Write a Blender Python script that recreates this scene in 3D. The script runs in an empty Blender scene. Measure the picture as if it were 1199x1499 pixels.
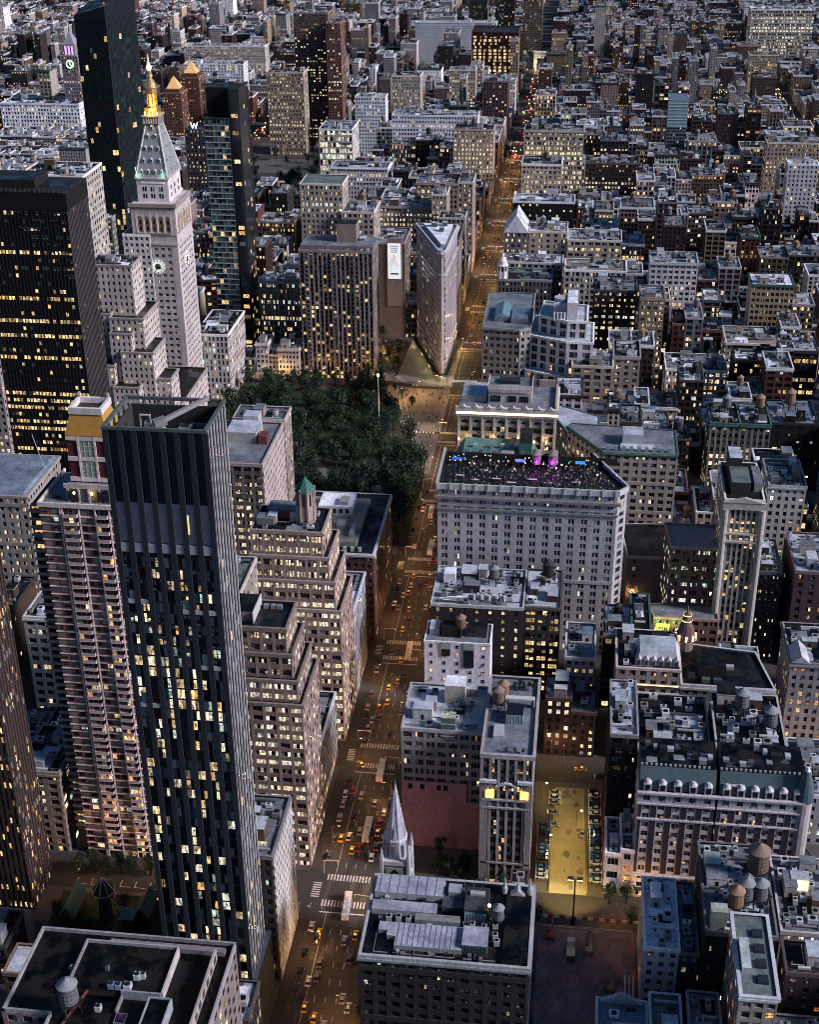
import bpy, math, random
import numpy as np
from mathutils import Matrix, Vector
S = bpy.context.scene
COL = S.collection
R = math.radians
PI = math.pi

# ------------------------------------------------------------------ camera
CAM = (72.23, 19.62, 349.2); YAW, PITCH, ROLL, FPX = 0.12718, 0.47583, -0.010848, 2049.16
PW, PH = 1199.0, 1499.0
_F = np.array([-math.sin(YAW)*math.cos(PITCH), math.cos(YAW)*math.cos(PITCH), -math.sin(PITCH)])
_R0 = np.array([math.cos(YAW), math.sin(YAW), 0.0]); _U0 = np.cross(_R0, _F)
_R = _R0*math.cos(ROLL) + _U0*math.sin(ROLL); _U = _U0*math.cos(ROLL) - _R0*math.sin(ROLL)
cd = bpy.data.cameras.new('camera'); cam = bpy.data.objects.new('camera', cd); COL.objects.link(cam)
M = Matrix(((_R[0], _U[0], -_F[0], CAM[0]), (_R[1], _U[1], -_F[1], CAM[1]), (_R[2], _U[2], -_F[2], CAM[2]), (0, 0, 0, 1)))
cam.matrix_world = M
cd.sensor_fit = 'VERTICAL'; cd.sensor_height = 24.0; cd.lens = FPX/PH*24.0
cd.clip_start = 1.0; cd.clip_end = 20000
S.camera = cam

# ------------------------------------------------------------------ sky, sun, exposure
SUN_EL, SUN_AZ = R(31), R(-12)      # sun low in the west (+X), a little in front of the facades
w = bpy.data.worlds.new('World'); S.world = w; w.use_nodes = True
nt = w.node_tree; bg = nt.nodes['Background']
sky = nt.nodes.new('ShaderNodeTexSky'); sky.sky_type = 'NISHITA'; sky.sun_disc = False
sky.sun_elevation = SUN_EL; sky.sun_rotation = R(90)-SUN_AZ
sky.air_density = 1.2; sky.dust_density = 1.0; sky.ozone_density = 6.0
tint = nt.nodes.new('ShaderNodeVectorMath'); tint.operation = 'MULTIPLY'; tint.inputs[1].default_value = (0.80, 0.97, 1.14)
nt.links.new(sky.outputs[0], tint.inputs[0]); nt.links.new(tint.outputs[0], bg.inputs[0]); bg.inputs[1].default_value = 0.035
sl = bpy.data.lights.new('sun', 'SUN'); sl.energy = 2.9; sl.angle = R(12); sl.color = (1.0, 0.91, 0.95)
so = bpy.data.objects.new('sun', sl); COL.objects.link(so)
sd = Vector((math.cos(SUN_EL)*math.cos(SUN_AZ), math.cos(SUN_EL)*math.sin(SUN_AZ), math.sin(SUN_EL)))
so.rotation_euler = sd.to_track_quat('Z', 'Y').to_euler()
S.view_settings.view_transform = 'Standard'; S.view_settings.look = 'None'
S.view_settings.exposure = 0.74; S.view_settings.gamma = 1.0
S.render.engine = 'CYCLES'
S.cycles.max_bounces = 4; S.cycles.diffuse_bounces = 2; S.cycles.glossy_bounces = 2; S.cycles.transmission_bounces = 2
S.cycles.use_light_tree = True; S.cycles.pixel_filter_type = 'BLACKMAN_HARRIS'; S.cycles.filter_width = 0.9

# ------------------------------------------------------------------ materials
def mat(name):
    m = bpy.data.materials.new(name); m.use_nodes = True
    t = m.node_tree; b = t.nodes['Principled BSDF']
    return m, t, b
def math_node(t, op, a, b=None, c=None):
    n = t.nodes.new('ShaderNodeMath'); n.operation = op
    for k, v in enumerate((a, b, c)):
        if v is None: continue
        if isinstance(v, (int, float)): n.inputs[k].default_value = v
        else: t.links.new(v, n.inputs[k])
    return n.outputs[0]
def surf(name, rough, big, fine, bigscale, finescale, metal=0.0, stretch=(1, 1, 1), bump=0.0, spec=0.4):
    m, t, b = mat(name)
    at = t.nodes.new('ShaderNodeAttribute'); at.attribute_name = 'Col'
    geo = t.nodes.new('ShaderNodeNewGeometry')
    mp = t.nodes.new('ShaderNodeMapping'); mp.inputs['Scale'].default_value = stretch
    t.links.new(geo.outputs['Position'], mp.inputs[0])
    n1 = t.nodes.new('ShaderNodeTexNoise'); n1.inputs['Scale'].default_value = bigscale; n1.inputs['Detail'].default_value = 5; n1.inputs['Roughness'].default_value = 0.65
    n2 = t.nodes.new('ShaderNodeTexNoise'); n2.inputs['Scale'].default_value = finescale; n2.inputs['Detail'].default_value = 3
    t.links.new(mp.outputs[0], n1.inputs['Vector']); t.links.new(mp.outputs[0], n2.inputs['Vector'])
    a = math_node(t, 'MULTIPLY_ADD', n1.outputs['Fac'], 2*big, 1-big)
    f = math_node(t, 'MULTIPLY_ADD', n2.outputs['Fac'], 2*fine, 1-fine)
    k = math_node(t, 'MULTIPLY', a, f)
    vm = t.nodes.new('ShaderNodeVectorMath'); vm.operation = 'SCALE'
    t.links.new(at.outputs['Color'], vm.inputs[0]); t.links.new(k, vm.inputs['Scale'])
    t.links.new(vm.outputs[0], b.inputs['Base Color'])
    b.inputs['Roughness'].default_value = rough; b.inputs['Metallic'].default_value = metal
    b.inputs['Specular IOR Level'].default_value = spec
    if name == 'roofing':
        mr = t.nodes.new('ShaderNodeMapRange'); mr.inputs['From Min'].default_value = .42; mr.inputs['From Max'].default_value = .58; mr.inputs['To Min'].default_value = .22; mr.inputs['To Max'].default_value = .85
        t.links.new(n1.outputs['Fac'], mr.inputs['Value']); t.links.new(mr.outputs[0], b.inputs['Roughness'])
    if bump:
        bp = t.nodes.new('ShaderNodeBump'); bp.inputs['Strength'].default_value = bump; bp.inputs['Distance'].default_value = 0.3
        t.links.new(n2.outputs['Fac'], bp.inputs['Height']); t.links.new(bp.outputs[0], b.inputs['Normal'])
    return m
MT = {}
MT['stone'] = surf('masonry', 0.85, 0.5, 0.45, 0.10, 1.1, stretch=(1, 1, 0.45), bump=0.25)
MT['roof'] = surf('roofing', 0.72, 0.95, 0.5, 0.13, 0.8, bump=0.3)
MT['metal'] = surf('metalwork', 0.42, 0.3, 0.2, 0.3, 2.0, metal=0.25)
MT['wood'] = surf('wood', 0.8, 0.4, 0.4, 0.5, 3.0, stretch=(4, 4, 0.6))
MT['asphalt'] = surf('asphalt', 0.75, 0.5, 0.3, 0.06, 1.5, bump=0.2)
MT['paint'] = surf('car_paint', 0.25, 0.05, 0.05, 0.5, 2.0, metal=0.1, spec=0.6)
MT['copper'] = surf('copper_patina', 0.7, 0.35, 0.25, 0.3, 2.2, stretch=(1, 1, 0.4))
MT['earth'] = surf('bare_earth', 0.95, 0.8, 0.5, 0.09, 0.7, bump=0.6)
MT['gold'] = surf('gilding', 0.3, 0.2, 0.1, 0.8, 3.0, metal=0.8)
MT['foliage'] = surf('foliage', 0.8, 0.6, 0.4, 0.35, 1.6)
m, t, b = mat('dark_glass'); b.inputs['Base Color'].default_value = (0.012, 0.016, 0.022, 1); b.inputs['Roughness'].default_value = 0.12; MT['glass'] = m
# window panes: Col + object colour hold (draw, share of lit rooms, tint)
m, t, b = mat('window_pane'); MT['win'] = m
at = t.nodes.new('ShaderNodeAttribute'); at.attribute_name = 'Col'
oi = t.nodes.new('ShaderNodeObjectInfo')
va = t.nodes.new('ShaderNodeVectorMath'); va.operation = 'ADD'
t.links.new(at.outputs['Color'], va.inputs[0]); t.links.new(oi.outputs['Color'], va.inputs[1])
sp = t.nodes.new('ShaderNodeSeparateXYZ'); t.links.new(va.outputs[0], sp.inputs[0])
r_ = math_node(t, 'FRACT', sp.outputs[0]); q_ = math_node(t, 'FRACT', sp.outputs[2])
lit = math_node(t, 'LESS_THAN', r_, sp.outputs[1])
geo = t.nodes.new('ShaderNodeNewGeometry')
no = t.nodes.new('ShaderNodeTexNoise'); no.inputs['Scale'].default_value = 1.1; no.inputs['Detail'].default_value = 4; no.inputs['Roughness'].default_value = 0.7
mpw = t.nodes.new('ShaderNodeMapping'); mpw.inputs['Scale'].default_value = (1.3, 1.3, .6); t.links.new(geo.outputs['Position'], mpw.inputs[0]); t.links.new(mpw.outputs[0], no.inputs['Vector'])
rp = t.nodes.new('ShaderNodeValToRGB'); rp.color_ramp.elements[0].position = 0.40; rp.color_ramp.elements[0].color = (0.06, 0.06, 0.06, 1)
rp.color_ramp.elements[1].position = 0.60; rp.color_ramp.elements[1].color = (1, 1, 1, 1)
t.links.new(no.outputs['Fac'], rp.inputs[0])
cr = t.nodes.new('ShaderNodeValToRGB'); cr.color_ramp.interpolation = 'LINEAR'
e = cr.color_ramp.elements; e[0].position = 0.0; e[0].color = (1, 0.33, 0.10, 1); e[1].position = 1.0; e[1].color = (0.60, 0.85, 0.72, 1)
for p_, c_ in ((0.2, (1, 0.56, 0.20, 1)), (0.42, (1, 0.70, 0.34, 1)), (0.65, (1, 0.80, 0.50, 1)), (0.85, (1, 0.90, 0.72, 1))):
    x_ = e.new(p_); x_.color = c_
t.links.new(q_, cr.inputs[0])
st1 = math_node(t, 'MULTIPLY', lit, rp.outputs[0])
st2 = math_node(t, 'MULTIPLY', st1, math_node(t, 'MULTIPLY_ADD', math_node(t, 'FRACT', math_node(t, 'MULTIPLY', r_, 91.7)), 1.5, 0.22))
WIN_E = math_node(t, 'MULTIPLY', st2, 0.85)
t.links.new(cr.outputs[0], b.inputs['Emission Color']); t.links.new(WIN_E, b.inputs['Emission Strength'])
bl = math_node(t, 'GREATER_THAN', math_node(t, 'FRACT', math_node(t, 'MULTIPLY', r_, 37.7)), 0.88)
mx = t.nodes.new('ShaderNodeMix'); mx.data_type = 'RGBA'
mx.inputs['A'].default_value = (0.010, 0.013, 0.018, 1); mx.inputs['B'].default_value = (0.17, 0.22, 0.23, 1)
t.links.new(bl, mx.inputs['Factor']); t.links.new(mx.outputs['Result'], b.inputs['Base Color'])
b.inputs['Roughness'].default_value = 0.15; b.inputs['Specular IOR Level'].default_value = 0.3
def glow(name, strength):
    m, t, b = mat(name)
    at = t.nodes.new('ShaderNodeAttribute'); at.attribute_name = 'Col'
    t.links.new(at.outputs['Color'], b.inputs['Emission Color']); b.inputs['Emission Strength'].default_value = strength
    t.links.new(at.outputs['Color'], b.inputs['Base Color'])
    return m
MT['lamp'] = glow('lamp_glow', 1.6)
MT['hot'] = glow('bright_lamp_glow', 7.0)
MT['soft'] = glow('lit_sign', 0.5)

# ------------------------------------------------------------------ mesh builder
class MB:
    def __init__(s): s.v = []; s.f = []; s.m = []; s.c = []; s.mats = []
    def mi(s, m):
        if m not in s.mats: s.mats.append(m)
        return s.mats.index(m)
    def face(s, pts, m, c):
        i = len(s.v); s.v.extend(pts); s.f.append(tuple(range(i, i+len(pts)))); s.m.append(s.mi(m)); s.c.append(c)
    def box(s, x0, x1, y0, y1, z0, z1, c, m='stone', top=None, tc=None, bottom=False):
        i = len(s.v)
        s.v.extend(((x0, y0, z0), (x1, y0, z0), (x1, y1, z0), (x0, y1, z0), (x0, y0, z1), (x1, y0, z1), (x1, y1, z1), (x0, y1, z1)))
        k = s.mi(m)
        for q in ((0, 1, 5, 4), (1, 2, 6, 5), (2, 3, 7, 6), (3, 0, 4, 7)):
            s.f.append(tuple(i+a for a in q)); s.m.append(k); s.c.append(c)
        s.f.append((i+4, i+5, i+6, i+7)); s.m.append(s.mi(top) if top else k); s.c.append(tc or c)
        if bottom: s.f.append((i+3, i+2, i+1, i)); s.m.append(k); s.c.append(c)
    def obox(s, F, s0, s1, d0, d1, z0, z1, c, m='stone'):
        # oriented box on a facade frame F=(px,py,ux,uy,nx,ny)
        px, py, ux, uy, nx, ny = F
        P = lambda a, d, z: (px+ux*a+nx*d, py+uy*a+ny*d, z)
        i = len(s.v)
        s.v.extend((P(s0, d1, z0), P(s1, d1, z0), P(s1, d0, z0), P(s0, d0, z0), P(s0, d1, z1), P(s1, d1, z1), P(s1, d0, z1), P(s0, d0, z1)))
        k = s.mi(m)
        for q in ((0, 1, 5, 4), (1, 2, 6, 5), (3, 0, 4, 7), (4, 5, 6, 7), (3, 2, 1, 0)):
            s.f.append(tuple(i+a for a in q)); s.m.append(k); s.c.append(c)
    def prism(s, poly, z0, z1, c, m='stone', top=None, tc=None):
        # poly clockwise or ccw in plan; z1 may be a list (sloping top)
        n = len(poly); i = len(s.v)
        zz = z1 if isinstance(z1, (list, tuple)) else [z1]*n
        a = sum(poly[k][0]*poly[(k+1) % n][1]-poly[(k+1) % n][0]*poly[k][1] for k in range(n))
        if a < 0: poly = poly[::-1]; zz = list(zz)[::-1]
        for x, y in poly: s.v.append((x, y, z0))
        for (x, y), z in zip(poly, zz): s.v.append((x, y, z))
        k = s.mi(m)
        for j in range(n):
            j2 = (j+1) % n
            s.f.append((i+j, i+j2, i+n+j2, i+n+j)); s.m.append(k); s.c.append(c)
        s.f.append(tuple(i+n+j for j in range(n))); s.m.append(s.mi(top) if top else k); s.c.append(tc or c)
    def frustum(s, cx, cy, r0, r1, z0, z1, n, c, m='stone', ph=0.0, cap=True, sx=1.0, sy_=1.0):
        i = len(s.v)
        for r, z in ((r0, z0), (r1, z1)):
            for j in range(n):
                a = ph+2*PI*j/n; s.v.append((cx+r*sx*math.cos(a), cy+r*sy_*math.sin(a), z))
        k = s.mi(m)
        for j in range(n):
            j2 = (j+1) % n
            s.f.append((i+j, i+j2, i+n+j2, i+n+j)); s.m.append(k); s.c.append(c)
        if cap and r1 > 0.01: s.f.append(tuple(i+n+j for j in range(n))); s.m.append(k); s.c.append(c)
    def lathe(s, cx, cy, prof, n, c, m='stone', ph=0.0):
        for (r0, z0), (r1, z1) in zip(prof, prof[1:]): s.frustum(cx, cy, max(r0, .01), max(r1, .01), z0, z1, n, c, m, ph, cap=False)
    def bar(s, a, b, w, c, m='metal', h=None):
        a = Vector(a); b = Vector(b); d = (b-a)
        if d.length < 1e-6: return
        d.normalize(); up = Vector((0, 0, 1)) if abs(d.z) < .95 else Vector((1, 0, 0))
        x = d.cross(up).normalized()*w/2; y = x.cross(d).normalized()*(h or w)/2
        i = len(s.v)
        for p in (a, b):
            for q in (x+y, x-y, -x-y, -x+y): s.v.append(tuple(p+q))
        k = s.mi(m)
        for q in ((0, 1, 5, 4), (1, 2, 6, 5), (2, 3, 7, 6), (3, 0, 4, 7), (3, 2, 1, 0), (4, 5, 6, 7)):
            s.f.append(tuple(i+e for e in q)); s.m.append(k); s.c.append(c)
    def gable(s, x0, x1, y0, y1, z0, h, axis, c, m='roof', c2=None):
        if axis == 'x':
            ym = (y0+y1)/2; a, b_ = (x0, ym, z0+h), (x1, ym, z0+h)
            s.face([(x0, y0, z0), (x1, y0, z0), b_, a], m, c); s.face([(x1, y1, z0), (x0, y1, z0), a, b_], m, c)
            s.face([(x1, y0, z0), (x1, y1, z0), b_], 'stone', c2 or c); s.face([(x0, y1, z0), (x0, y0, z0), a], 'stone', c2 or c)
        else:
            xm = (x0+x1)/2; a, b_ = (xm, y0, z0+h), (xm, y1, z0+h)
            s.face([(x1, y0, z0), (x1, y1, z0), b_, a], m, c); s.face([(x0, y1, z0), (x0, y0, z0), a, b_], m, c)
            s.face([(x0, y0, z0), (x1, y0, z0), a], 'stone', c2 or c); s.face([(x1, y1, z0), (x0, y1, z0), b_], 'stone', c2 or c)
    def hip(s, x0, x1, y0, y1, z0, h, ins, c, m='roof', tc=None):
        a = [(x0, y0, z0), (x1, y0, z0), (x1, y1, z0), (x0, y1, z0)]
        b_ = [(x0+ins, y0+ins, z0+h), (x1-ins, y0+ins, z0+h), (x1-ins, y1-ins, z0+h), (x0+ins, y1-ins, z0+h)]
        for j in range(4): s.face([a[j], a[(j+1) % 4], b_[(j+1) % 4], b_[j]], m, c)
        s.face(b_, 'roof', tc or c)
    def mesh(s, name):
        me = bpy.data.meshes.new(name)
        nv = len(s.v); nf = len(s.f)
        me.vertices.add(nv); me.vertices.foreach_set('co', np.asarray(s.v, dtype=np.float32).ravel())
        ln = np.fromiter((len(f) for f in s.f), dtype=np.int32, count=nf); st = np.zeros(nf, np.int32); st[1:] = np.cumsum(ln)[:-1]
        lp = np.fromiter((a for f in s.f for a in f), dtype=np.int32)
        me.loops.add(len(lp)); me.loops.foreach_set('vertex_index', lp)
        me.polygons.add(nf); me.polygons.foreach_set('loop_start', st)
        me.polygons.foreach_set('material_index', np.asarray(s.m, dtype=np.int32))
        for k in s.mats: me.materials.append(MT[k])
        raw = [k in ('win', 'lamp', 'hot', 'soft', 'foliage', 'paint', 'gold', 'glass', 'asphalt', 'earth') for k in s.mats]
        cc = np.asarray([(c[0], c[1], c[2], 1.0) for c in s.c], dtype=np.float32)
        sel = ~np.asarray(raw)[np.asarray(s.m)]; lum = cc[sel, :3].mean(1, keepdims=True); cc[sel, :3] *= 1.60*np.maximum(lum, 1e-3)**.80
        cc = np.repeat(cc, ln, axis=0)
        at = me.color_attributes.new('Col', 'FLOAT_COLOR', 'CORNER'); at.data.foreach_set('color', cc.ravel())
        me.update(calc_edges=True); me.shade_flat()
        return me
    def build(s, name, parent=None, kind=None):
        if not s.f: return None
        o = bpy.data.objects.new(name, s.mesh(name)); COL.objects.link(o); o.color = (0, 0, 0, 1)
        if parent:
            o.parent = parent; o.matrix_parent_inverse = Matrix.Translation(-Vector(parent.location))
        if kind: o['kind'] = kind
        return o
LABELS = set()
def tag(o, label, cat, group=None):
    o['label'] = label; o['category'] = cat
    if group: o['group'] = group
    return o
def thing(name, label, cat, loc, group=None):
    o = bpy.data.objects.new(name, None); COL.objects.link(o); o.location = loc; o.empty_display_size = 0.5
    return tag(o, label, cat, group)
def structure(mb, name):
    o = mb.build(name); o['kind'] = 'structure'; return o

rnd = random.Random(7)
# colours (albedo)
C = dict(cream=(.54, .47, .42), lime=(.47, .43, .42), grey=(.34, .32, .34), mauve=(.33, .26, .26), tan=(.42, .33, .24), brown=(.24, .15, .11),
         red=(.26, .08, .06), dkred=(.12, .04, .045), dark=(.09, .07, .075), white=(.68, .66, .68), black=(.02, .02, .024), teal=(.10, .26, .22),
         slate=(.15, .17, .20), pink=(.46, .34, .31), steel=(.24, .26, .29), olive=(.24, .23, .15), buff=(.50, .42, .30), plum=(.20, .11, .13))
RC = dict(pale=(.42, .47, .54), grey=(.25, .28, .33), dark=(.032, .036, .045), green=(.20, .27, .27), white=(.62, .66, .74), tar=(.012, .013, .018), blue=(.20, .28, .38), tan=(.33, .30, .26))

# style: fh floor height, bay width, n panes per bay, ww/wh window share of the bay/floor, pr relief, lit, row chance of a whole lit floor
def ST(c, fh=3.8, bay=3.6, n=2, ww=.66, wh=.55, pr=.35, lit=.10, row=.05, c2=None, cor=None, belt=0, mull=None, q=None, g=None, vert=0):
    return dict(c=c, fh=fh, bay=bay, n=n, ww=ww, wh=wh, pr=pr, lit=lit, row=row, c2=c2 or c, cor=cor, belt=belt, mull=mull or tuple(x*.5 for x in c), q=q, g=g, vert=vert)

def frame(p0, p1):
    dx, dy = p1[0]-p0[0], p1[1]-p0[1]; L = math.hypot(dx, dy); ux, uy = dx/L, dy/L
    return (p0[0], p0[1], ux, uy, uy, -ux), L
def facade(wall, p0, p1, z0, z1, st, pan, rg, ext=True, base=True):
    """piers and spandrels stand proud of the core wall, panes sit between; pan collects (F, s0, s1, za, zb, prob)"""
    F, L = frame(p0, p1); H = z1-z0
    if L < 2 or H < 2.5: return
    nb = max(1, round(L/st['bay'])); bw = L/nb; nf = max(1, int(H/st['fh'])); fh = H/nf
    pr = st['pr']; pw = bw*(1-st['ww']); sh = fh*(1-st['wh'])
    e = pr if ext else 0
    for i in range(nb+1):
        a = max(i*bw-pw/2, 0); b_ = min(i*bw+pw/2, L)
        if i == 0: a = -e
        if i == nb: b_ = L+e*0
        wall.obox(F, a, b_, 0, pr, z0, z1, st['c'])
    for j in range(nf+1):
        a = max(z0, z0+j*fh-sh*.45); b_ = min(z1, z0+j*fh+sh*.55)
        if b_-a < .05: continue
        bel = st['belt'] and j and j % st['belt'] == 0
        wall.obox(F, -(e-.05) if bel else 0, L, 0, pr+.25 if bel else (pr*.6 if st['vert'] else pr-.035), a, b_, st['c'] if bel else st['c2'])
    for j in range(nf):
        rl = rg.random() < st['row']; p = .85 if rl else st['lit']*rg.uniform(.3, 1.7)
        if base and j == 0 and z0 < 1: p = .6
        qf = rg.uniform(.3, .9)
        for i in range(nb):
            a = i*bw+pw/2; b_ = (i+1)*bw-pw/2; w_ = (b_-a)/st['n']
            za = z0+j*fh+sh*.55; zb = z0+(j+1)*fh-sh*.45
            for k in range(st['n']):
                g_ = (st['g'] or .07) if st['n'] > 1 else 0
                pan.append((F, a+k*w_+g_, a+(k+1)*w_-g_, za, zb, p, (st['q'] if st['q'] is not None else qf)))
def punched(wall, p0, p1, z0, z1, st, pan, rg, frac=.35):
    F, L = frame(p0, p1); H = z1-z0
    if L < 3 or H < 4: return
    nb = max(1, int(L/5.5)); nf = max(1, int(H/3.6)); bw = L/nb; fh = H/nf
    on = [rg.random() < frac for _ in range(nb)]
    for i in range(nb):
        if not on[i]: continue
        for j in range(1, nf):
            if rg.random() < .15: continue
            s0 = (i+.5)*bw-.55; za = z0+j*fh+1.0
            pan.append((F, s0, s0+1.1, za, za+1.6, st['lit']*.9, rg.uniform(.3, .8)))
def panes_to(mb, pan, rg, d=.04):
    for F, s0, s1, za, zb, p, q in pan:
        px, py, ux, uy, nx, ny = F
        P = lambda a, z: (px+ux*a+nx*d, py+uy*a+ny*d, z)
        mb.face([P(s0, za), P(s1, za), P(s1, zb), P(s0, zb)], 'win', (rg.random(), p, min(.99, max(0, q+rg.uniform(-.18, .18)))))
WM = {}
def window_objects(pan, root, rg, st, cap=100):
    """the largest (nearest the camera) panes become window objects of their own, the rest one 'window' part"""
    def dist(w_):
        F = w_[0]; x = F[0]+F[2]*(w_[1]+w_[2])/2; y = F[1]+F[3]*(w_[1]+w_[2])/2
        n = (F[4], F[5]); dv = (CAM[0]-x, CAM[1]-y, CAM[2]-w_[3]); dd = math.sqrt(sum(a*a for a in dv))
        return -((n[0]*dv[0]+n[1]*dv[1])/dd)*(w_[2]-w_[1])*(w_[4]-w_[3])/dd**2*1e4
    pan.sort(key=dist)
    for F, s0, s1, za, zb, p, q in pan[:cap]:
        vv = rg.choice((0, 0, 1, 2, 3)); key = (round(F[4], 2), round(F[5], 2), round(s1-s0, 1), round(zb-za, 1), st['mull'], vv)
        if key not in WM:
            mb = MB(); w_, h_ = s1-s0, zb-za; G = (0, 0, F[2], F[3], F[4], F[5])
            P = lambda a, z, d: (F[2]*a+F[4]*d, F[3]*a+F[5]*d, z)
            mb.face([P(-w_/2, 0, .04), P(w_/2, 0, .04), P(w_/2, h_, .04), P(-w_/2, h_, .04)], 'win', (0, 0, 0))
            t_ = .09
            if vv == 1: mb.obox(G, -w_/2+t_, w_/2-t_, .045, .06, h_*.62, h_-t_, (.40, .37, .32), 'metal')
            if vv == 2: mb.obox(G, -w_/2+t_, -w_*.22, .045, .06, t_, h_-t_, (.34, .30, .28), 'metal')
            if vv == 3: mb.obox(G, -w_/2+t_, w_/2-t_, .045, .06, h_*.45, h_-t_, (.26, .30, .30), 'metal'); mb.obox(G, -.35, .35, .1, .45, t_, t_+.42, (.38, .38, .38), 'metal')
            for a, b_, c_, d_ in ((-w_/2, -w_/2+t_, 0, h_), (w_/2-t_, w_/2, 0, h_), (-w_/2+t_, w_/2-t_, 0, t_*1.3), (-w_/2+t_, w_/2-t_, h_-t_, h_), (-w_/2+t_, w_/2-t_, h_*.5-.05, h_*.5+.05)):
                mb.obox(G, a, b_, .05, .14, c_, d_, st['mull'], 'metal')
            WM[key] = mb.mesh('window')
        o = bpy.data.objects.new('window', WM[key]); COL.objects.link(o)
        a = (s0+s1)/2; o.parent = root
        o.location = (F[0]+F[2]*a-root.location.x, F[1]+F[3]*a-root.location.y, za-root.location.z)
        o.color = (rg.random(), p, min(.99, max(0, q+rg.uniform(-.18, .18))), 1)
    if len(pan) > cap:
        mb = MB(); panes_to(mb, pan[cap:], rg); mb.build('window', root, 'stuff')

OBST = []          # footprints taken by traced buildings
def parapet(mb, poly, z, h, c, out=.4, w_=.35):
    n = len(poly)
    a = sum(poly[k][0]*poly[(k+1) % n][1]-poly[(k+1) % n][0]*poly[k][1] for k in range(n))
    if a < 0: poly = poly[::-1]
    for k in range(n):
        F, L = frame(poly[k], poly[(k+1) % n])
        mb.obox(F, -out-.002*k, L, -w_, out+.002*k, z-.5+.003*k, z+h+.004*k, c)
def cornice(mb, F, L, z, c, out=.9, h=.9):
    mb.obox(F, -out, L+.05, 0, out, z-h, z-.05, c); mb.obox(F, -out*.5, L, 0, out*.55, z-h-.7, z-h-.01, c)

# ---- water tower, shared meshes
WTM = {}
def wt_meshes(k):
    if k in WTM: return WTM[k]
    wood, roofc = [((.30, .20, .15), (.36, .25, .21)), ((.22, .23, .26), (.30, .33, .37)), ((.07, .07, .085), (.10, .10, .12)), ((.38, .24, .15), (.42, .28, .18))][k]
    out = {}
    mb = MB(); mb.frustum(0, 0, 1.95, 1.8, 3.2, 7.2, 16, wood, 'wood')
    for z in (3.7, 4.6, 5.5, 6.4): mb.frustum(0, 0, 1.98-(z-3.2)*.037, 1.98-(z-3.2)*.037, z, z+.1, 16, (.05, .05, .05), 'metal', cap=False)
    out['tank'] = mb.mesh('tank')
    mb = MB(); mb.frustum(0, 0, 2.1, .12, 7.2, 8.7, 16, roofc, 'wood'); mb.frustum(0, 0, .2, .05, 8.65, 9.0, 6, roofc, 'wood'); out['cone_roof'] = mb.mesh('cone_roof')
    mb = MB(); mb.box(-2.1, 2.1, -2.1, 2.1, 2.95, 3.18, (.08, .08, .09), 'metal', bottom=True); out['platform'] = mb.mesh('platform')
    for i, (sx, sy_) in enumerate(((-1, -1), (1, -1), (1, 1), (-1, 1))):
        mb = MB(); mb.bar((sx*1.6, sy_*1.6, 0), (sx*1.4, sy_*1.4, 2.95), .25, (.06, .06, .07))
        nx, ny = ((1, -1), (1, 1), (-1, 1), (-1, -1))[i]
        mb.bar((sx*1.6, sy_*1.6, .2), (nx*1.4, ny*1.4, 2.8), .1, (.06, .06, .07)); out['leg%d' % i] = mb.mesh('leg')
    WTM[k] = out; return out
WT = []
def water_tower(x, y, z, s=1.0, k=0, label=None):
    WT.append((x, y, z, s, k, label))
def place_water_towers():
    for x, y, z, s, k, label in WT:
        r = thing('water_tower', label, 'water tower', (x, y, z), 'rooftop water towers'); r.scale = (s, s, s); r.rotation_euler.z = (x*7.1) % 1.5
        for nm, me in wt_meshes(k).items():
            o = bpy.data.objects.new('leg' if nm.startswith('leg') else nm, me); COL.objects.link(o); o.parent = r; o.color = (0, 0, 0, 1)

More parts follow.
